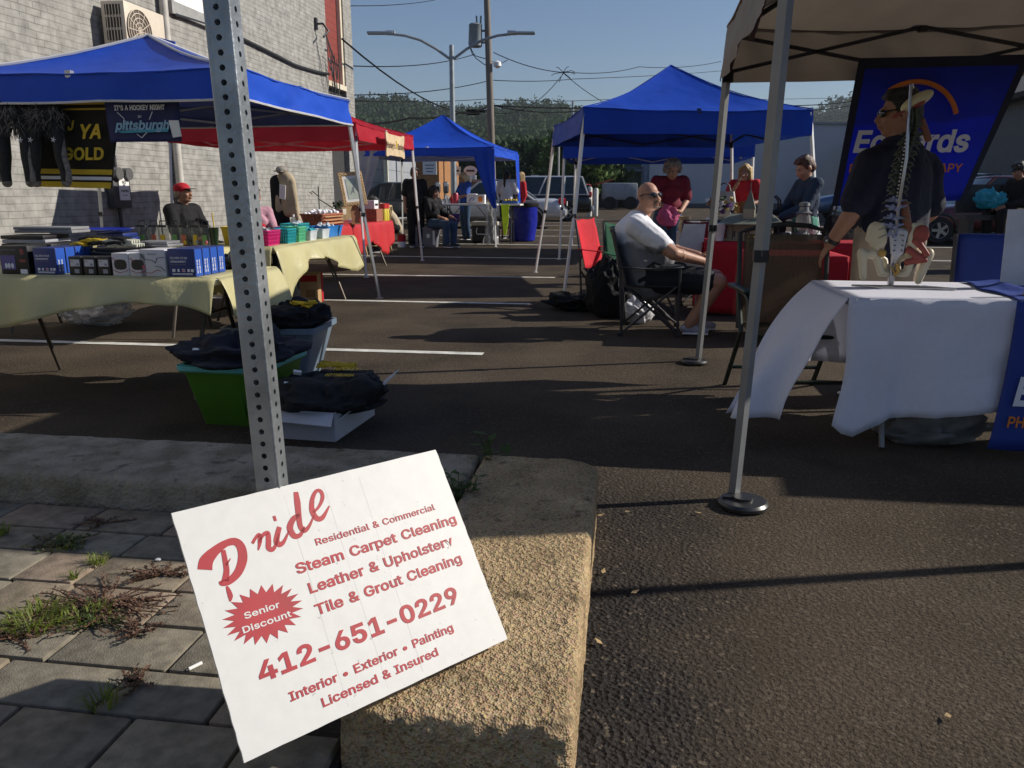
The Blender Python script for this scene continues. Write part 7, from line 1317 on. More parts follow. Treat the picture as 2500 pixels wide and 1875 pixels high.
# ================================================================== VEHICLES
GLS = mat('car_glass', (.02, .03, .035), .08, spec=.7); TYRE = mat('tyre', (.015, .015, .016), .85); RIM = mat('alloy', (.35, .36, .37), .3, .8)
def car(label, loc, rz, L, Wd, H, m, kind='sedan', m2=None, group='parked cars'):
    """faces +x locally, centred on the ground"""
    o = thing('parked_car', label, 'car', loc, rz, group); h = L/2; belt = H*.6
    if kind == 'sedan': prof = [(-h, .3, .5), (-h+.05, .26, .78), (-h+.25, .25, .92), (-.62*h, .24, belt+.02), (-.2*h, .24, belt+.02), (.3*h, .24, belt), (.45*h, .24, belt-.04), (.8*h, .25, .76), (h-.12, .27, .66), (h, .32, .5)]
    else: prof = [(-h, .34, .6), (-h+.04, .3, .95), (-h+.12, .3, belt), (-.5*h, .28, belt+.02), (.2*h, .28, belt+.02), (.4*h, .28, belt), (.75*h, .3, belt-.1), (h-.1, .32, belt-.2), (h, .36, .6)]
    p = MB(); S = []
    for i, (x, z0, z1) in enumerate(prof):
        e = min(i, len(prof)-1-i); w = Wd/2*(.82, .93, .98, 1)[min(e, 3)]; r = .1; S.append([(x, y, z) for (y, z) in ((-w*.9, z0), (w*.9, z0), (w, z0+.14), (w, z1*.62+z0*.3), (w*.985, z1-.1), (w*.9, z1-.005), (w*.5, z1+.02), (-w*.5, z1+.02), (-w*.9, z1-.005), (-w*.985, z1-.1), (-w, z1*.62+z0*.3), (-w, z0+.14))])
    loft(p, S, True, True); p.build('body', m, o, ang=50, sub=1)
    if kind == 'sedan': gh = [(-.66*h, belt, -.3*h), (.42*h, belt-.03, .12*h)]
    else: gh = [(-h+.1, belt, -h+.36), (.44*h, belt-.02, .16*h)]
    (xb0, zb0, xt0), (xb1, zb1, xt1) = gh; wb, wt = Wd/2*.93, Wd/2*.74; zr = H-.03
    # glasshouse: solid glass block, pillars and roof shell over it
    def sec(k): 
        zb = belt-.04; z = zb+(zr-zb)*k; x0 = xb0+(xt0-xb0)*k; x1 = xb1+(xt1-xb1)*k; w = wb+(wt-wb)*k; return [(x0, -w, z), (x1, -w, z), (x1+.04, -w*.5, z), (x1+.04, w*.5, z), (x1, w, z), (x0, w, z), (x0-.04, w*.5, z), (x0-.04, -w*.5, z)]
    p = MB(); loft(p, [sec(0), sec(.5), sec(.97)], True, True); p.build('window', GLS, o, ang=30)
    p = MB(); loft(p, [[(x, y, z) for (x, y, z) in sec(.9)], [(x*1.0, y*.99, z+.04) for (x, y, z) in sec(.97)], [(x*.9+.05*(xt0+xt1), y*.7, zr+.045) for (x, y, z) in sec(1)]], True, True); r_ = p.build('roof', m2 or m, o, ang=50, sub=1)
    for sy in (-1, 1):
        p = MB()
        for kx in ((0, .02), (.46, .49), (.98, 1.0)) if kind == 'sedan' else ((0, .04), (.3, .33), (.6, .63), (.97, 1.0)):
            kx = kx[0] if kx[0] > 0 else .015; b0 = V((xb0+(xb1-xb0)*kx, sy*wb*1.005, belt-.05)); t0 = V((xt0+(xt1-xt0)*kx, sy*wt*1.005, zr)); p.tube([b0, b0.lerp(t0, .5), t0], .035, 6)
        p.tube([(xb0, sy*wb*1.005, belt-.01), (xb1, sy*wb*1.005, belt-.03)], .025, 6)
        p.build('pillar', m2 or m, o)
    for sx in (-1, 1):
        for sy in (-1, 1):
            wx, wy, wr = sx*h*.6, sy*(Wd/2-.1), .31 if kind == 'sedan' else .35
            T_ = Matrix.Translation((wx, wy, wr)) @ Matrix.Rotation(R(-90*sy), 4, 'X'); p = MB(); p.lathe([(wr*.6, -.09), (wr*.92, -.1), (wr, -.06), (wr, .06), (wr*.92, .1), (wr*.6, .09)], 22, T=T_); ty = p.build('tyre', TYRE, o)
            p = MB(); p.lathe([(wr*.62, .08), (wr*.6, .1), (wr*.5, .075), (0, .07)], 20, T=T_)
            for k in range(5): a = k*1.257; p.tube([(0, 0, .095), (wr*.56*math.cos(a), wr*.56*math.sin(a), .098)], .03, 4, T=T_)
            p.build('rim', RIM, ty); p = MB(); p.tube([(wx+(wr+.05)*math.cos(a), sy*(Wd/2-.012), wr+(wr+.05)*math.sin(a)) for a in [math.pi*i/12 for i in range(13)]], .03, 6); p.build('wheel_arch', BLACK, o)
    zl = .82 if kind == 'sedan' else 1.0
    for sy in (-1, 1):
        p = MB(); p.box((-h+.09, sy*Wd*.38, zl), (.16, .26, .2), bev=.04); p.build('tail_light', mat('tail_red', (.42, .012, .02), .2), o); p = MB(); p.box((h-.14, sy*Wd*.37, .68), (.22, .26, .14), bev=.04); p.build('headlight', mat('lamp_glass', (.5, .5, .5), .1), o)
        p = MB(); p.box((.3*h, sy*(Wd/2+.06), belt+.06), (.1, .16, .12), bev=.03); p.build('mirror', m, o)
    p = MB(); p.box((-h-.0, 0, .48), (.14, Wd*.86, .2), bev=.05); p.box((h-.02, 0, .45), (.14, Wd*.86, .2), bev=.05); p.build('bumper', m if kind == 'sedan' else (m2 or BLACK), o); p = MB(); p.box((-h-.075, 0, .75 if kind == 'sedan' else .85), (.01, .3, .14)); p.build('number_plate', PAPER, o)
    return o
def paint(n, c): return mat(n, c, .3, .35, .05, 3, coat=.6)
SILV, DKC, BLUC, REDCAR, GRYC = mat('silver_paint', (.5, .51, .53), .28, .25, .04, 3, coat=.5), paint('black_paint', (.012, .013, .015)), paint('steel_blue_paint', (.07, .13, .24)), paint('dark_red_paint', (.1, .012, .016)), paint('grey_paint', (.1, .11, .12))
def carat(u, d, dx=0): q = at(u, 477, d); q.x += dx; q.z = gz(q.y); return q
car('silver saloon car parked behind the far blue tent', carat(1381, 25.2, -2.38), R(174), 4.7, 1.8, 1.42, SILV)
car('dark and silver estate car with chrome rear behind the silver saloon', carat(1447, 31, -2.35), R(176), 4.6, 1.85, 1.68, DKC, 'suv', SILV)
car('dark green estate car left of the dark and silver one', carat(1322, 36, -2.3), R(178), 4.6, 1.8, 1.62, paint('dark_green_paint', (.015, .03, .025)), 'suv')
car('dark grey saloon car behind the man in black', carat(1066, 27.5, -1.1), R(-6), 4.5, 1.75, 1.42, GRYC)
car('blue grey saloon car beyond the parking meters', carat(1140, 30.5, -2.6), R(4), 4.5, 1.75, 1.42, paint('blue_grey_paint', (.08, .1, .13)))
car('steel blue people carrier in front of the pale warehouse', carat(2080, 30, .9), R(168), 4.6, 1.85, 1.78, BLUC, 'suv')
car('black hatchback with red tail lamp behind the denim jacket woman', carat(2078, 22, 1.9), R(178), 4.2, 1.8, 1.6, DKC, 'suv')
car('dark red saloon car beside the ribbed metal building', carat(2360, 18.5, .6), R(172), 4.6, 1.8, 1.5, REDCAR)
rc = car('red estate car with raised tailgate beyond the white bollards', carat(1456, 44, -2.1), R(178), 4.2, 1.8, 1.5, paint('bright_red_paint', (.4, .015, .02)), 'suv')
p = MB(); p.poly([(-2.0, -.8, 1.5), (-2.0, .8, 1.5), (-2.9, .75, 1.75), (-2.9, -.75, 1.75)], .06); p.build('tailgate', paint('bright_red_paint', (.4, .015, .02)), rc)
tr = thing('white_lorry', 'white lorry partly hidden by the porch stair of the green house', 'lorry', carat(1500, 50), 0); p = MB(); p.box((.3, 0, 1.1), (2.0, 1.8, 1.0), bev=.05); p.build('box_body', mat('lorry_white', (.3, .33, .36), .5), tr)
for x in (-.4, .9): T_ = Matrix.Translation((x, -.85, .4)) @ Matrix.Rotation(R(90), 4, 'X'); p = MB(); p.lathe([(.2, -.1), (.4, -.1), (.4, .1), (.2, .12), (0, .1)], 18, T=T_); p.build('wheel', TYRE, tr)
# ================================================================== PEOPLE
JD = dict(pel=(0, 0, .96), waist=(0, 0, 1.1), chest=(0, 0, 1.28), neck=(0, .01, 1.45), head=(0, -.015, 1.6), shR=(-.18, .01, 1.41), shL=(.18, .01, 1.41), elR=(-.225, .035, 1.13), elL=(.225, .035, 1.13), wrR=(-.235, -.05, .89), wrL=(.235, -.05, .89),
          hipR=(-.09, 0, .92), hipL=(.09, 0, .92), knR=(-.1, -.02, .49), knL=(.1, -.02, .49), anR=(-.1, .03, .085), anL=(.1, .03, .085))
SIT = dict(pel=(0, 0, .5), waist=(0, .03, .66), chest=(0, .04, .84), neck=(0, .01, 1.0), head=(0, -.02, 1.15), shR=(-.18, .03, .96), shL=(.18, .03, .96), elR=(-.23, -.04, .7), elL=(.23, -.04, .7), wrR=(-.12, -.26, .6), wrL=(.12, -.26, .6),
           hipR=(-.09, -.02, .48), hipL=(.09, -.02, .48), knR=(-.13, -.44, .48), knL=(.13, -.44, .48), anR=(-.12, -.42, .085), anL=(.12, -.42, .085))
def human(label, loc, rz, J=None, base=JD, k=1.0, skin=None, fat=0, fem=0, shirt=None, pants=None, shoes=None, hair=None, head=(0, 0, 0), vox=.012, curl=.5, glasses=False, feet=True, group='people at the market', hands=True, extra=None):
    skin = skin or SKIN; j = {n: V(p)*k for n, p in {**base, **(J or {})}.items()}; o = thing('person', label, 'person', loc, rz, group)
    up_ = (j['neck']-j['pel']).normalized(); sd_ = (j['shL']-j['shR']).normalized(); fr = sd_.cross(up_).normalized(); hs = (j['hipL']-j['hipR']).normalized()
    sw = (j['shL']-j['shR']).length
    def torso(m, i=0, low=0):
        f = fat; P, Wt, C, N = j['pel'], j['waist'], j['chest'], j['neck']; n = .0 if not fem else -.012
        m.caps(P-up_*.02*k-up_*low, Wt, ((.155+.05*f+.004*fem)*k+i, (.11+.055*f)*k+i), ((.142+.065*f+n)*k+i, (.1+.07*f)*k+i), hs)
        m.caps(Wt, C, ((.142+.065*f+n)*k+i, (.1+.07*f)*k+i), ((.16+.035*f+n)*k+i, (.112+.04*f)*k+i), sd_)
        m.caps(C, C.lerp(N, .62), ((.16+.035*f+n)*k+i, (.112+.04*f)*k+i), ((.12+.02*f)*k+i, (.082+.02*f)*k+i), sd_)
        for s in 'RL': m.caps(j['sh'+s], C.lerp(N, .72)-fr*.0, (.06+.012*f)*k+i, (.062+.01*f)*k+i); m.caps(j['sh'+s]-up_*.02*k, j['neck']+up_*.01*k, (.045+.01*f)*k+i*.8, .05*k+i*.5)
        if f > .3: m.sph(Wt+fr*(.07+.05*f)*k-up_*.01, ((.135+.04*f)*k+i, (.1+.05*f)*k+i, (.13+.03*f)*k+i), 14, 10)
        if fem:
            for s in (-1, 1): m.sph(C+sd_*.07*s*k+fr*.085*k-up_*.01, (.065*k+i, .055*k+i, .06*k+i), 10, 8)
    def lim(m, a, b, r0, r1, f0=0, f1=1, i=0, side=(1, 0, 0)):
        A_, B_ = j[a], j[b]; m.caps(A_.lerp(B_, f0), A_.lerp(B_, f1), (r0+(r1-r0)*f0)*k+i, (r0+(r1-r0)*f1)*k+i, side)
    b = MB(); torso(b)
    af, tf = 1+.28*fat, 1+.25*fat
    b.caps(j['neck']-up_*.03*k, j['head']-V((0, 0, .03))*k+(j['head']-j['neck']).normalized()*0, (.056+.012*fat)*k, (.052+.01*fat)*k)
    for s in 'RL':
        lim(b, 'sh'+s, 'el'+s, .05*af, .04*af); lim(b, 'el'+s, 'wr'+s, .041*af, .028*af); b.sph(j['el'+s].lerp(j['wr'+s], .25), .041*af*k, 10, 8)
        lim(b, 'hip'+s, 'kn'+s, .088*tf, .058*tf); lim(b, 'kn'+s, 'an'+s, .055*tf, .038*tf); q = j['kn'+s].lerp(j['an'+s], .3); bk = V((0, .02*k, 0)) if (j['kn'+s]-j['an'+s]).z > .2 else V(); b.sph(q+bk, (.052*tf*k, .052*tf*k, .1*k), 10, 8)
        # hand: palm, four fingers, thumb
        d = (j['wr'+s]-j['el'+s]).normalized(); 
        if 'hd'+s in j: d = j['hd'+s].normalized()
        ins = (sd_ if s == 'R' else -sd_); th = (ins*.55+fr*.8); th = (th-d*th.dot(d)).normalized(); pn = d.cross(th); pn = pn if pn.dot(ins) > 0 else -pn
        w0 = j['wr'+s]; kn = w0+d*.085*k
        b.caps(w0+d*.012*k, kn-d*.008*k, (.03*k, .017*k), (.039*k, .0145*k), th)
        if hands:
            for n, (of, L_) in enumerate(((.03, .068), (.01, .078), (-.0105, .073), (-.03, .058))):
                p0 = kn+th*of*k; c1 = curl*(.5+.08*n); d1 = (d*math.cos(c1)+pn*math.sin(c1)).normalized(); p1 = p0+d1*L_*.52*k; c2 = c1+curl*.9; d2 = d*math.cos(c2)+pn*math.sin(c2); p2 = p1+d2*L_*.48*k
                b.caps(p0-d*.01*k, p1, .0098*k, .009*k, n=8); b.caps(p1, p2, .009*k, .0078*k, n=8)
            t0 = w0+d*.03*k+th*.026*k; t1 = t0+(d*.55+th*.75+pn*.25).normalized()*.04*k; t2 = t1+(d*.85+th*.3+pn*.4).normalized()*.032*k
            b.caps(w0+d*.02*k+th*.015*k, t0, .014*k, .013*k, n=8); b.caps(t0, t1, .013*k, .0105*k, n=8); b.caps(t1, t2, .0105*k, .009*k, n=8)
        # foot
        fd = V((j['an'+s].x-j['hip'+s].x*.9, -.2, 0)).normalized() if base is JD else V((0, -1, 0))
        if 'fd'+s in j: fd = V((j['fd'+s].x, j['fd'+s].y, 0)).normalized()
        an = j['an'+s]; b.caps(an-fd*.03*k-V((0, 0, .035))*k, an+fd*.13*k-V((0, 0, .05))*k, (.034*k, .034*k), (.04*k, .022*k), (fd.y, -fd.x, 0)); j['f'+s] = fd
    Hm = Matrix.Translation(j['head']) @ Matrix.Rotation(R(head[0]), 4, 'Z') @ Matrix.Rotation(R(head[1]), 4, 'X') @ Matrix.Rotation(R(head[2]), 4, 'Y') @ Matrix.Diagonal((k*(1+.06*fat), k, k, 1))
    def hd(m, c, r, rot=None, nu=14, nv=10): m.sph(c, r, nu, nv, T=Hm, rot=rot)
    hd(b, (0, .014, .03), (.077, .096, .098), nu=20, nv=14); hd(b, (0, -.022, -.03), (.066+.006*fat, .076, .088), nu=18, nv=12); hd(b, (0, -.058, -.088), (.034, .034, .026)); hd(b, (0, -.03, -.085), (.052+.01*fat, .05, .03))
    b.caps((0, -.092, .016), (0, -.116, -.026), .0105, (.0155, .013), T=Hm); hd(b, (0, -.085, .03), (.05, .016, .012)); hd(b, (0, -.1, -.055), (.024, .012, .008)); hd(b, (0, -.098, -.066), (.02, .011, .008))
    for s in (-1, 1): hd(b, (s*.036, -.07, -.028), (.026, .024, .024)); hd(b, (s*.08, .016, -.008), (.011, .024, .034), (0, 0, s*.4)); hd(b, (s*.013, -.106, -.026), (.01, .01, .009))
    link_mesh('body', remesh(b, 'body', min(vox, .009) if hands else vox, 3, .45), skin, o)
    if not glasses:
        e = MB()
        for s in (-1, 1): hd(e, (s*.031, -.089, .012), (.012, .008, .007), nu=10, nv=6)
        e.build('eye_white', EYEW, o); e = MB()
        for s in (-1, 1): hd(e, (s*.031, -.0945, .012), (.006, .005, .006), nu=8, nv=6); e.tube([(s*.018, -.097, .03), (s*.034, -.095, .034), (s*.048, -.084, .03)], .0035, 5, T=Hm)
        e.build('iris_and_brow', EYED, o)
    else:
        e = MB()
        for s in (-1, 1): hd(e, (s*.034, -.094, .01), (.031, .013, .021), (0, 0, s*.28)); e.tube([(s*.058, -.084, .018), (s*.083, -.03, .02), (s*.086, .02, .012)], .0045, 5, T=Hm)
        e.tube([(-.014, -.106, .014), (.014, -.106, .014)], .004, 5, T=Hm); e.build('sunglasses', GLASS, o)
    mo = MB(); mo.tube([(-.021, -.1, -.0615), (0, -.111, -.06), (.021, -.1, -.0615)], .0025, 5, T=Hm); mo.build('mouth', mat('lip', (.2, .07, .055), .5), o)
    if hair:
        st, hm_ = hair; h = MB(); rng = random.Random(hash(label) % 999 if False else len(label))
        def hh(c, r, rot=None): h.sph(c, r, 16, 12, T=Hm, rot=rot)
        if st != 'none':
            hh((0, .026, .045), (.084, .1, .094)); hh((0, .055, .0), (.078, .07, .085))
        if st == 'short':
            for s in (-1, 1): hh((s*.07, .01, .02), (.014, .04, .045))
            for q in range(16): a = q*.39; hh((.05*math.cos(a), .01+.06*math.sin(a), .115), (.025, .025, .025))
            for q in range(7): hh((-.05+.0167*q, -.055, .1), (.02, .03, .018))
        if st in ('bob', 'long'):
            L_ = .12 if st == 'bob' else .2
            for s in (-1, 1):
                for q in range(4): y = -.03+.035*q; h.caps((s*.074, y, .06), (s*.086, y+.01, -L_*.8), .026, .022, T=Hm)
            for q in range(5): h.caps((-.06+.03*q, .075, .05), (-.065+.0325*q, .085, -L_), .036, .028, T=Hm)
            for s in (-1, 1): h.caps((s*.02, -.07, .112), (s*.075, -.05, .03), .018, .016, T=Hm)
        if st == 'curly':
            for q in range(120):
                a, bb_ = rng.uniform(0, 6.28), rng.uniform(-.6, 1.5); c = V((math.cos(a)*math.cos(bb_)*.105, .03+math.sin(a)*math.cos(bb_)*.105, .02+math.sin(bb_)*.115))
                if c.y < -.045 and c.z < .075: continue
                hh(c, (.028, .028, .028))
        if st == 'pony':
            h.caps((0, .1, .08), (0, .15, .0), .04, .045, T=Hm); h.caps((0, .15, .0), (.02, .14, -.22), .045, .02, T=Hm); h.caps((.02, .14, -.2), (.0, .13, -.36), .03, .012, T=Hm)
        if st == 'bun_back': h.caps((0, .09, .02), (0, .11, -.03), .05, .04, T=Hm)
        if st == 'stubble': pass
        if len(h.v): link_mesh('hair', remesh(h, 'hair', .009, 2), hm_, o)
    if shirt:
        m_, sl, low, inf = (list(shirt)+[.012, .012])[:4] if len(shirt) < 4 else shirt
        g = MB(); torso(g, inf, low)
        for s in 'RL':
            lim(g, 'sh'+s, 'el'+s, .056*af, .05*af, 0, min(1, sl), inf+(.008 if sl < 1 else 0))
            if sl > 1: lim(g, 'el'+s, 'wr'+s, .046*af, .034*af, 0, sl-1, inf*.8)
        me = remesh(g, 'shirt', vox, 5, .5)
        nr = [v.normal.copy() for v in me.vertices]; co = []
        for v, n_ in zip(me.vertices, nr):
            p = v.co; q = p+n_*(.009*noise.noise(V((p.x*7, p.y*7, p.z*11)))+.006*(abs(noise.noise(V((p.x*14+p.z*6, p.y*14, p.z*9+3))))-.25)); co += q[:]
        me.vertices.foreach_set('co', co); me.update(); link_mesh('shirt', me, m_, o)
    if pants:
        m_, ln, inf = pants; g = MB(); g.caps(j['pel'], j['pel'].lerp(j['waist'], .5), ((.158+.05*fat)*k+inf, (.112+.05*fat)*k+inf), ((.15+.06*fat)*k+inf*.6, (.105+.06*fat)*k+inf*.6), hs)
        for s in 'RL':
            lim(g, 'hip'+s, 'kn'+s, .094*tf, .068*tf, 0, min(1, ln), inf)
            if ln > 1: lim(g, 'kn'+s, 'an'+s, .066*tf, .056*tf, 0, (ln-1)*.97, inf)
        link_mesh('trousers' if ln > 1.2 else 'shorts', remesh(g, 'trousers', vox, 4, .5), m_, o)
    if shoes and feet:
        for s in 'RL':
            g = MB(); an = j['an'+s]; fd = j['f'+s]; sv = (fd.y, -fd.x, 0)
            g.caps(an-fd*.035*k-V((0, 0, .03))*k, an+fd*.14*k-V((0, 0, .043))*k, (.042*k, .042*k), (.047*k, .03*k), sv); g.caps(an+V((0, 0, 0)), an+fd*.05*k-V((0, 0, .03))*k, .043*k, .04*k, sv)
            sh_ = link_mesh('shoe', remesh(g, 'shoe', .008, 3), shoes, o)
            g = MB(); g.caps(an-fd*.04*k-V((0, 0, .07))*k, an+fd*.15*k-V((0, 0, .07))*k, (.046*k, .014), (.05*k, .014), sv); g.build('sole', INKW, sh_)
    if extra: extra(o, j, Hm)
    return o
def wpos(s, t): p = WG(s, t); return p
# bald seated man in a camp chair
def bald_extra(o, j, Hm):
    p = MB()                                # moustache and goatee
    for s in (-1, 1): p.caps((s*.004, -.108, -.046), (s*.03, -.094, -.06), (.009, .007), .006, T=Hm); p.caps((s*.03, -.092, -.062), (s*.027, -.09, -.09), .006, .007, T=Hm)
    p.caps((-.02, -.092, -.094), (.02, -.092, -.094), .009, .009, T=Hm); link_mesh('goatee', remesh(p, 'goatee', .004, 2), mat('grey_stubble', (.12, .085, .07), .8), o)
    p = MB(); p.caps(j['chest']+V((0, -.19, -.06)), j['waist']+V((0, -.245, .02)), (.1, .012), (.11, .012)); p.build('shirt_print', mat('grey_print', (.35, .35, .38), .8, var=.6, vs=25), o)
GREYT = mat('two_tone_tshirt', (.74, .74, .78), .85, var=.05, bump=.3, bs=18)
n, l = GREYT.node_tree.nodes, GREYT.node_tree.links; tc = n.new('ShaderNodeTexCoord'); sp_ = n.new('ShaderNodeSeparateXYZ'); nz = n.new('ShaderNodeTexNoise'); nz.inputs['Scale'].default_value = 9; nz.inputs['Detail'].default_value = 6
l.new(tc.outputs['Object'], sp_.inputs[0]); l.new(tc.outputs['Object'], nz.inputs['Vector']); ma = n.new('ShaderNodeMath'); ma.operation = 'MULTIPLY_ADD'; l.new(nz.outputs[0], ma.inputs[0]); ma.inputs[1].default_value = .14; l.new(sp_.outputs[2], ma.inputs[2])
mr = n.new('ShaderNodeMapRange'); mr.inputs[1].default_value = .87; mr.inputs[2].default_value = .84; l.new(ma.outputs[0], mr.inputs[0]); mx = n.new('ShaderNodeMix'); mx.data_type = 'RGBA'; l.new(mr.outputs[0], mx.inputs[0]); pb = n['Principled BSDF']
l.new(pb.inputs['Base Color'].links[0].from_socket, mx.inputs[6]); mx.inputs[7].default_value = (.2, .2, .215, 1); l.new(mx.outputs[2], pb.inputs['Base Color'])
bmp = WG(.17, 7.28)
human('bald man in sunglasses and white grey t-shirt sitting in a camp chair', bmp, R(80), dict(pel=(0, .0, .5), waist=(0, .08, .66), chest=(0, .14, .83), neck=(0, .1, .99), head=(0, .02, 1.15), shR=(-.22, .11, .92), shL=(.22, .11, .93), elR=(-.3, -.2, .7), elL=(.29, -.17, .7), wrR=(-.12, -.44, .63), wrL=(.08, -.42, .66), hipR=(-.1, -.03, .48), hipL=(.1, -.03, .48), knR=(-.2, -.58, .46), knL=(.17, -.58, .46), anR=(-.16, -.36, .09), anL=(.12, -.44, .09), hdR=(.6, -.5, -.25), hdL=(-.75, -.4, -.2)),
      SIT, 1.03, fat=1.3, shirt=(GREYT, .62, .02, .016), pants=(SHORTS, .8, .018), shoes=mat('grey_trainer', (.34, .35, .42), .6, var=.3, vs=20), head=(-46, -7, 0), vox=.009, glasses=True, curl=.9, extra=bald_extra)
# large man with his back to us
def big_extra(o, j, Hm):
    w = j['wrL'].lerp(j['elL'], .12); d = (j['wrL']-j['elL']).normalized(); p = MB(); p.cyl(w-d*.012, w+d*.012, .041, n=18); p.build('watch_strap', BLACK, o); p = MB(); q = w+V((.035, -.012, 0)); p.cyl(q, q+V((.012, -.004, 0)), .019, n=16); p.build('watch_face', mat('watch_steel', (.3, .3, .3), .2, .8), o)
    p = MB(); p.tube([j['neck']+V((.085*math.cos(a), .005+.075*math.sin(a), .012+.016*math.sin(a))) for a in [2*math.pi*i/20 for i in range(20)]], .016, 8, closed=True, sq=1.7); p.build('collar', NAVYP, o)
human('large man in navy polo and sunglasses standing behind the white table, seen from behind', wpos(1.5, 5.0), R(-160), dict(shR=(-.19, .01, 1.31), shL=(.195, .01, 1.33), elR=(-.27, .0, 1.07), elL=(.3, .02, 1.08), wrR=(-.24, -.16, .93), wrL=(.33, -.1, .9), neck=(0, .0, 1.44), head=(0, -.03, 1.6)), JD, 1.03, skin=SKIND, fat=.75, shirt=(NAVYP, .8, .07, .02), pants=(KHAKI, 2, .02), shoes=BLACK, hair=('short', HDK), head=(58, 4, 0), vox=.009, glasses=True, curl=.45, extra=big_extra)
# woman in denim jacket
def cuffs(o, j, Hm):
    p = MB(); p.caps(j['pel']+V((0, 0, .0)), j['pel']+V((0, 0, .04)), (.178, .132), (.17, .125)); link_mesh('green_hem', remesh(p, 'hem', .012, 2), mat('sea_green', (.05, .25, .18), .8), o)
ZEB = mat('zebra_trousers', (.3, .3, .31), .8, var=.95, vs=22, det=2)
human('short haired woman in denim jacket looking down at the red table', wpos(1.83, 9.0), R(-84), dict(elR=(-.23, -.12, 1.16), elL=(.23, -.12, 1.16), wrR=(-.13, -.36, 1.06), wrL=(.14, -.36, 1.05), head=(0, -.05, 1.59)), JD, .93, fem=1, shirt=(fabric('dark_denim', (.018, .036, .07), bs=60), 1.9, -.02, .02), pants=(ZEB, 2, .012), shoes=BLACK, hair=('short', HRED), head=(0, 30, 0), vox=.01, extra=cuffs)
human('blond woman in red t-shirt and denim shorts with hand to her face', wpos(1.71, 13.0), R(-28), dict(elR=(-.23, -.1, 1.17), wrR=(-.07, -.2, 1.42), hdR=(.35, .25, 1), elL=(.24, .02, 1.14), wrL=(.12, -.2, 1.1), head=(0, -.03, 1.59)), JD, .97, fem=1, shirt=(REDT, .62, .06, .02), pants=(DENIM, .7, .014), shoes=WHT, hair=('bob', HBL), head=(0, 10, 0))
human('grey curly haired woman in maroon top bending over the far table', wpos(.5, 11.5), R(8), dict(elR=(-.25, -.06, 1.15), elL=(.25, -.06, 1.15), wrR=(-.05, -.27, 1.02), wrL=(.09, -.27, 1.0), chest=(0, -.04, 1.28), neck=(0, -.07, 1.43), head=(0, -.13, 1.55), shR=(-.19, -.05, 1.4), shL=(.19, -.05, 1.4)), JD, .99, fem=1, fat=.4, shirt=(MAROON, .8, .06, .02), pants=(DENIM, 2, .014), shoes=BLACK, hair=('curly', HGREY), head=(0, 32, 0))
def cap(m_, brim, tilt=0):
    def f(o, j, Hm):
        p = MB(); p.sph((0, .018, .058), (.09, .108, .078), 18, 12, T=Hm); q = MB(); c = p.build('cap', m_, o)
        q.caps((0, -.07, .052), (0, -.155, .045), (.07, .008), (.055, .006), T=Hm); q.build('brim', brim, c)
    return f
def redcap_extra(o, j, Hm):
    cap(REDF, mat('dark_brim', (.05, .012, .012), .7))(o, j, Hm)
    p = MB(); p.caps(j['neck']+V((0, -.085, -.08)), j['waist']+V((0, -.135, .05)), (.05, .012), (.04, .012)); p.build('shirt_front', WHT, o)
human('man in a red cap and black jacket sitting before the brick wall', W(-5.95, 10.3, 0), R(62), dict(chest=(0, .07, .84), neck=(0, .07, 1.0), head=(0, .03, 1.16), shR=(-.19, .08, .95), shL=(.19, .08, .95)), SIT, 1.06, skin=SKIND, fat=.5, shirt=(BLKF, 1.9, .02, .024), pants=(BLKF, 2, .016), shoes=BLACK, head=(14, -4, 0), hair=('bun_back', HGREY), extra=redcap_extra, glasses=False)
def apron(o, j, Hm): p = MB(); p.caps(j['chest']+V((0, -.135, 0)), j['waist']+V((0, -.15, -.05)), (.1, .014), (.12, .014)); p.build('apron', REDF, o)
human('seated woman in pink shirt and red apron half hidden by the post', W(-5.12, 10.6, 0), R(35), None, SIT, 1.02, fem=1, shirt=(fabric('pink_shirt', (.45, .24, .3)), .7, .02, .016), pants=(BLKF, 2, .014), shoes=BLACK, hair=('short', HRED), extra=apron)
human('man in black with sunglasses standing under the far blue tent', wpos(-4.62, 17.2), R(15), None, JD, .97, skin=SKIND, fat=.5, shirt=(BLKF, .8, .06, .02), pants=(BLKF, 2, .016), shoes=BLACK, hair=('short', HDK), glasses=True, head=(20, 4, 0), hands=True)
BEIGES = fabric('beige_shirt', (.42, .35, .25))
human('person in beige shirt bent forward on a chair under the red tent', wpos(-4.72, 16.0), R(-70), dict(waist=(0, -.06, .66), chest=(0, -.18, .8), neck=(0, -.3, .92), head=(0, -.42, .98), shR=(-.18, -.26, .9), shL=(.18, -.26, .9), elR=(-.22, -.34, .66), elL=(.22, -.34, .66), wrR=(-.08, -.5, .55), wrL=(.08, -.5, .55)), SIT, 1.0, skin=SKIND, shirt=(BEIGES, .8, .02, .018), pants=(BLKF, 2, .014), shoes=BLACK, hair=('short', HDK), head=(0, 45, 0))
human('person in black top and jeans seated beside the far white table', wpos(-4.25, 17.35), R(55), dict(wrR=(-.2, -.4, .62), wrL=(.15, -.4, .62)), SIT, 1.02, fem=1, fat=.3, shirt=(BLKF, 1.6, .02, .02), pants=(DENIM, 2, .014), shoes=BLACK, hair=('long', HDK), head=(0, 15, 0))
human('fair haired woman in blue t-shirt working behind the far table', wpos(-3.97, 19.4), R(-60), dict(elR=(-.23, -.12, 1.14), elL=(.23, -.12, 1.14), wrR=(-.12, -.34, 1.05), wrL=(.12, -.34, 1.05), head=(0, -.05, 1.58)), JD, .93, fem=1, shirt=(BLUET, .75, .08, .02), pants=(DENIM, 2, .014), shoes=BLACK, hair=('bob', mat('pale_blond', (.6, .5, .3), .6, bump=.5, bs=80)), head=(0, 25, 0))
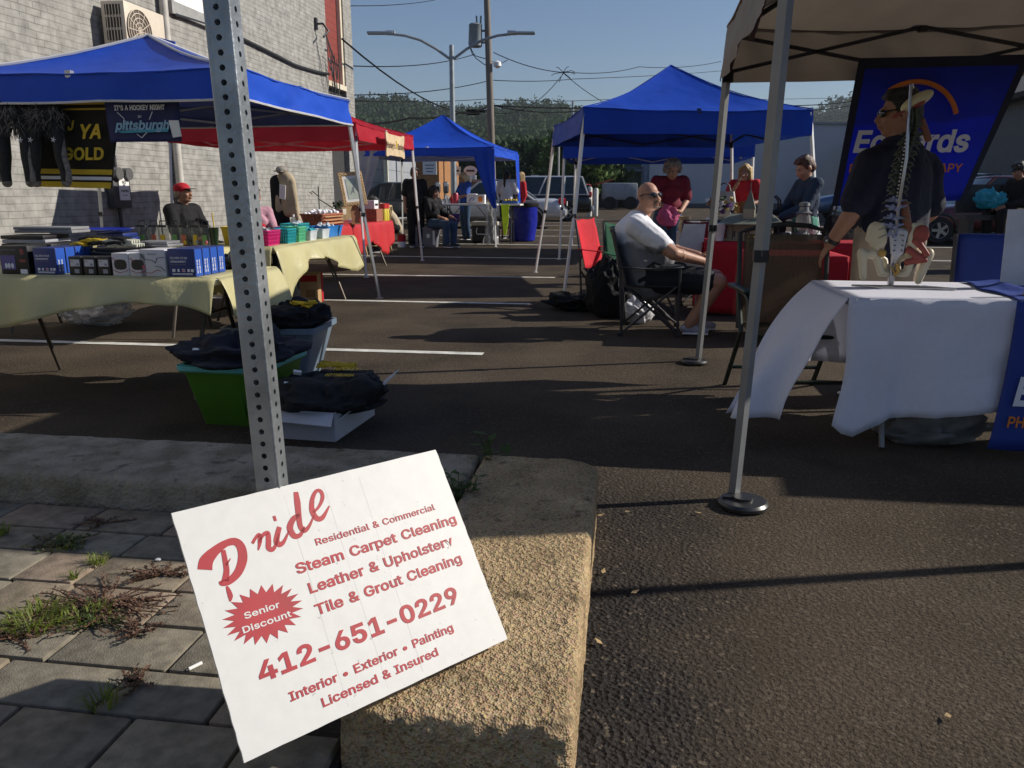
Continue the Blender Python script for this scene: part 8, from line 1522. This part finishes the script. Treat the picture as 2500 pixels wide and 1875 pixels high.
human('woman in white t-shirt with long black ponytail at the far table', wpos(-3.03, 19.9), R(158), dict(elR=(-.24, -.08, 1.14), elL=(.24, -.08, 1.14), wrR=(-.16, -.3, 1.05), wrL=(.16, -.3, 1.05)), JD, .95, skin=SKIND, fem=1, fat=.25, shirt=(WHT, .75, .05, .02), pants=(BLKF, .75, .02), shoes=BLACK, hair=('pony', HDK))
human('blond woman in red top behind the far blue tent post', wpos(-2.82, 20.9), R(-70), None, JD, .94, fem=1, shirt=(REDT, 1.9, .08, .018), pants=(BLKF, 2, .014), shoes=BLACK, hair=('long', HBL))
def capman(o, j, Hm): cap(BLACK, BLACK)(o, j, Hm)
cmz = wpos(6.05, 14.0); cmz.z += .44
human('man in dark cap and clothes sitting high at the far right edge', cmz, R(-72), dict(wrR=(-.1, -.34, .6), wrL=(.1, -.34, .6), head=(0, -.06, 1.14), anR=(-.12, -.4, .0), anL=(.12, -.38, .0)), SIT, 1.0, skin=SKIND, shirt=(BLKF, 1.9, .02, .024), pants=(BLKF, 2, .016), shoes=BLACK, hair=('short', HDK), head=(0, 22, 0), extra=capman)
# ================================================================== WEEDS AND LITTER
GRS = mat('grass_blade', (.16, .2, .03), .6, var=.45, vs=30, trans=.3); GRD = mat('weed_green', (.06, .09, .02), .6, var=.4, vs=40, trans=.2); WDR = mat('weed_red', (.1, .05, .028), .7, var=.4, vs=40)
def blades(mb, c, r, n, h, rng, lean=.7):
    for _ in range(n):
        a = rng.uniform(0, 6.28); q = r*math.sqrt(rng.random()); b = V((c[0]+q*math.cos(a), c[1]+q*math.sin(a), c[2])); d = V((math.cos(a+rng.uniform(-1, 1)), math.sin(a+rng.uniform(-1, 1)), 0)); hh = h*rng.uniform(.5, 1.2); w = V((-d.y, d.x, 0))*.0016*rng.uniform(.6, 1.4)
        p1 = b+d*hh*lean*.35+V((0, 0, hh*.6)); p2 = b+d*hh*lean+V((0, 0, hh*.75)); mb.add([b-w, b+w, p1+w*.8, p1-w*.8, p2], [(0, 1, 2, 3), (3, 2, 4)])
def creeper(mb, st, c, r, n, rng):
    for _ in range(n):
        a = rng.uniform(0, 6.28); L = r*rng.uniform(.5, 1.1); pts = [V((c[0], c[1], c[2]+.004))]
        for k in range(7): a += rng.uniform(-.35, .35); q = pts[-1]+V((math.cos(a)*L/7, math.sin(a)*L/7*.8, rng.uniform(-.003, .005))); q.z = max(q.z, c[2]+.002); pts.append(q)
        st.tube(pts, .0012, 4)
        for q in pts[1:]:
            for s in range(5):
                b = rng.uniform(0, 6.28); l = .008*rng.uniform(.6, 1.4); d = V((math.cos(b)*l, math.sin(b)*l, rng.uniform(0, .008))); w = V((-d.y, d.x, 0))*.35; o_ = q+V((rng.uniform(-.006, .006), rng.uniform(-.006, .006), 0)); mb.add([o_, o_+d*.5+w, o_+d, o_+d*.5-w], [(0, 1, 2, 3)])
PZ = .101
def weed(label, u, v, kind, r, n, h=.05, seed=1):
    d = ray(u, v); kk = (PZ-CAMH)/d.z; q = V((0, 0, CAMH))+d*kk; o = thing('weed', label, 'weed', q, 0, 'weeds in the paving'); rng = random.Random(seed)
    if 'g' in kind: p = MB(); blades(p, (0, 0, 0), r, n*6, h, rng); p.build('blades', GRS, o, ang=0)
    if 'c' in kind:
        p, st = MB(), MB(); creeper(p, st, (0, 0, 0), r*2.2, n, rng); p.build('leaves', WDR if 'r' in kind else GRD, o, ang=0); st.build('runners', WDR, o)
    return o
weed('large sprawling reddish weed mat in the middle of the paving', 245, 1480, 'cr', .1, 46, seed=2); weed('green creeping weed beside the reddish mat', 215, 1510, 'cg', .06, 18, .035, 3); weed('bright yellow-green grass tuft at the left edge of the paving', 85, 1525, 'g', .07, 42, .05, 4)
weed('low brown weed strip left of the grass tuft', 30, 1560, 'cr', .06, 14, seed=5); weed('small grass tuft near the upper paving joints', 240, 1375, 'g', .025, 14, .035, 6); weed('tiny grass sprig in the joint below the small tuft', 180, 1412, 'g', .014, 6, .03, 7)
weed('creeping weed running up the joint near the kerb', 160, 1330, 'cg', .055, 18, .025, 8); weed('thin reddish weed stem at the upper joint', 255, 1278, 'cr', .045, 8, seed=9); weed('reddish creeper close to the sign edge', 395, 1405, 'cr', .06, 16, seed=10); weed('wispy grass in the shaded joint under the sign shadow', 250, 1725, 'g', .03, 9, .05, 11); weed('fine brown weed at the edge of the sign shadow', 345, 1665, 'cr', .03, 8, seed=12); weed('yellow grass sprig at the far left edge of the paving', 4, 1305, 'g', .02, 9, .04, 13); weed('small dark weed cluster on the reddish slab', 330, 1550, 'cr', .035, 9, seed=14)
# weeds growing in the kerb joint
def jweed(label, s, t, z, h, n, seed):
    o = thing('weed', label, 'weed', W(s, t, z), 0, 'weeds in the kerb joint'); rng = random.Random(seed); st, lf = MB(), MB()
    for k in range(n):
        a = rng.uniform(0, 6.28); L = h*rng.uniform(.5, 1.1); pts = [V((rng.uniform(-.02, .02), rng.uniform(-.04, .04), 0))]
        for i in range(5): pts.append(pts[-1]+V((math.cos(a)*L*.09, math.sin(a)*L*.07, L/5)))
        st.tube(pts, .0014, 4)
        for q in pts[1:]:
            for s_ in range(3): b = rng.uniform(0, 6.28); l = h*.22*rng.uniform(.6, 1.2); d = V((math.cos(b)*l, math.sin(b)*l, l*rng.uniform(-.1, .6))); w = V((-d.y, d.x, 0))*.28; lf.add([q, q+d*.45+w, q+d, q+d*.45-w], [(0, 1, 2, 3)])
    st.build('stems', GRD, o); lf.build('leaves', LG, o, ang=0); return o
jweed('leafy green weed at the near end of the kerb joint behind the sign', -.55, 2.5, .14, .15, 12, 3); jweed('tall thin weed at the far end of the kerb joint', -.5, 2.98, .05, .26, 4, 5)
# litter
def litter(name, label, cat, u, v, z, fn, rz=0):
    d = ray(u, v); q = V((0, 0, CAMH))+d*((z-CAMH)/d.z); o = thing(name, label, cat, q, rz); fn(o); return o
def butt(o): p = MB(); p.cyl((-.02, 0, .006), (.014, 0, .006), .0045, n=10); p.build('paper', PAPER, o); p = MB(); p.cyl((-.028, 0, .006), (-.02, 0, .006), .0042, n=10); p.build('ash_end', BLACK, o)
litter('cigarette_butt', 'cigarette end lying on the paving beside the sign', 'cigarette end', 480, 1630, PZ, butt, R(52))
def scrap(o): p = MB(); p.sph((0, 0, .003), (.01, .008, .004), 7, 5); p.build('scrap', PAPER, o)
litter('paper_scrap', 'small white scrap on the paving near the sign', 'litter', 386, 1368, PZ, scrap)
def leaf_(o): p = MB(); p.poly([(0, 0, .006), (.012, .008, .008), (.03, .002, .012), (.014, -.007, .006)], .0008); p.build('leaf', WOOD, o)
for k, (u, v, lb) in enumerate(((1458, 1262, 'curled tan leaf at the foot of the kerb'), (1470, 1404, 'pale leaf sliver on the asphalt beside the kerb'), (1471, 1578, 'white chip on the asphalt beside the kerb near the bottom'), (1712, 1255, 'pale pebble on the asphalt below the weight plate'), (2310, 1745, 'tan leaf on the asphalt at lower right'), (1525, 1251, 'pale leaf speck on the dark asphalt'), (1540, 1452, 'white speck on the dark asphalt'))):
    litter('dry_leaf', lb, 'leaf', u, v, .004, leaf_, k*1.1)
# ================================================================== MORNING HAZE
hz = MB(); hz.box((0, 420, 69), (1700, 960, 142)); hm = bpy.data.materials.new('haze_air'); hm.use_nodes = True; n, l = hm.node_tree.nodes, hm.node_tree.links
for x in list(n):
    if x.type == 'BSDF_PRINCIPLED': n.remove(x)
pv_ = n.new('ShaderNodeVolumePrincipled'); pv_.inputs['Color'].default_value = (.8, .88, 1, 1); pv_.inputs['Density'].default_value = .00022; pv_.inputs['Anisotropy'].default_value = .1
l.new(pv_.outputs[0], n['Material Output'].inputs['Volume'])
tag(hz.build('haze', hm, ang=0), kind='stuff')
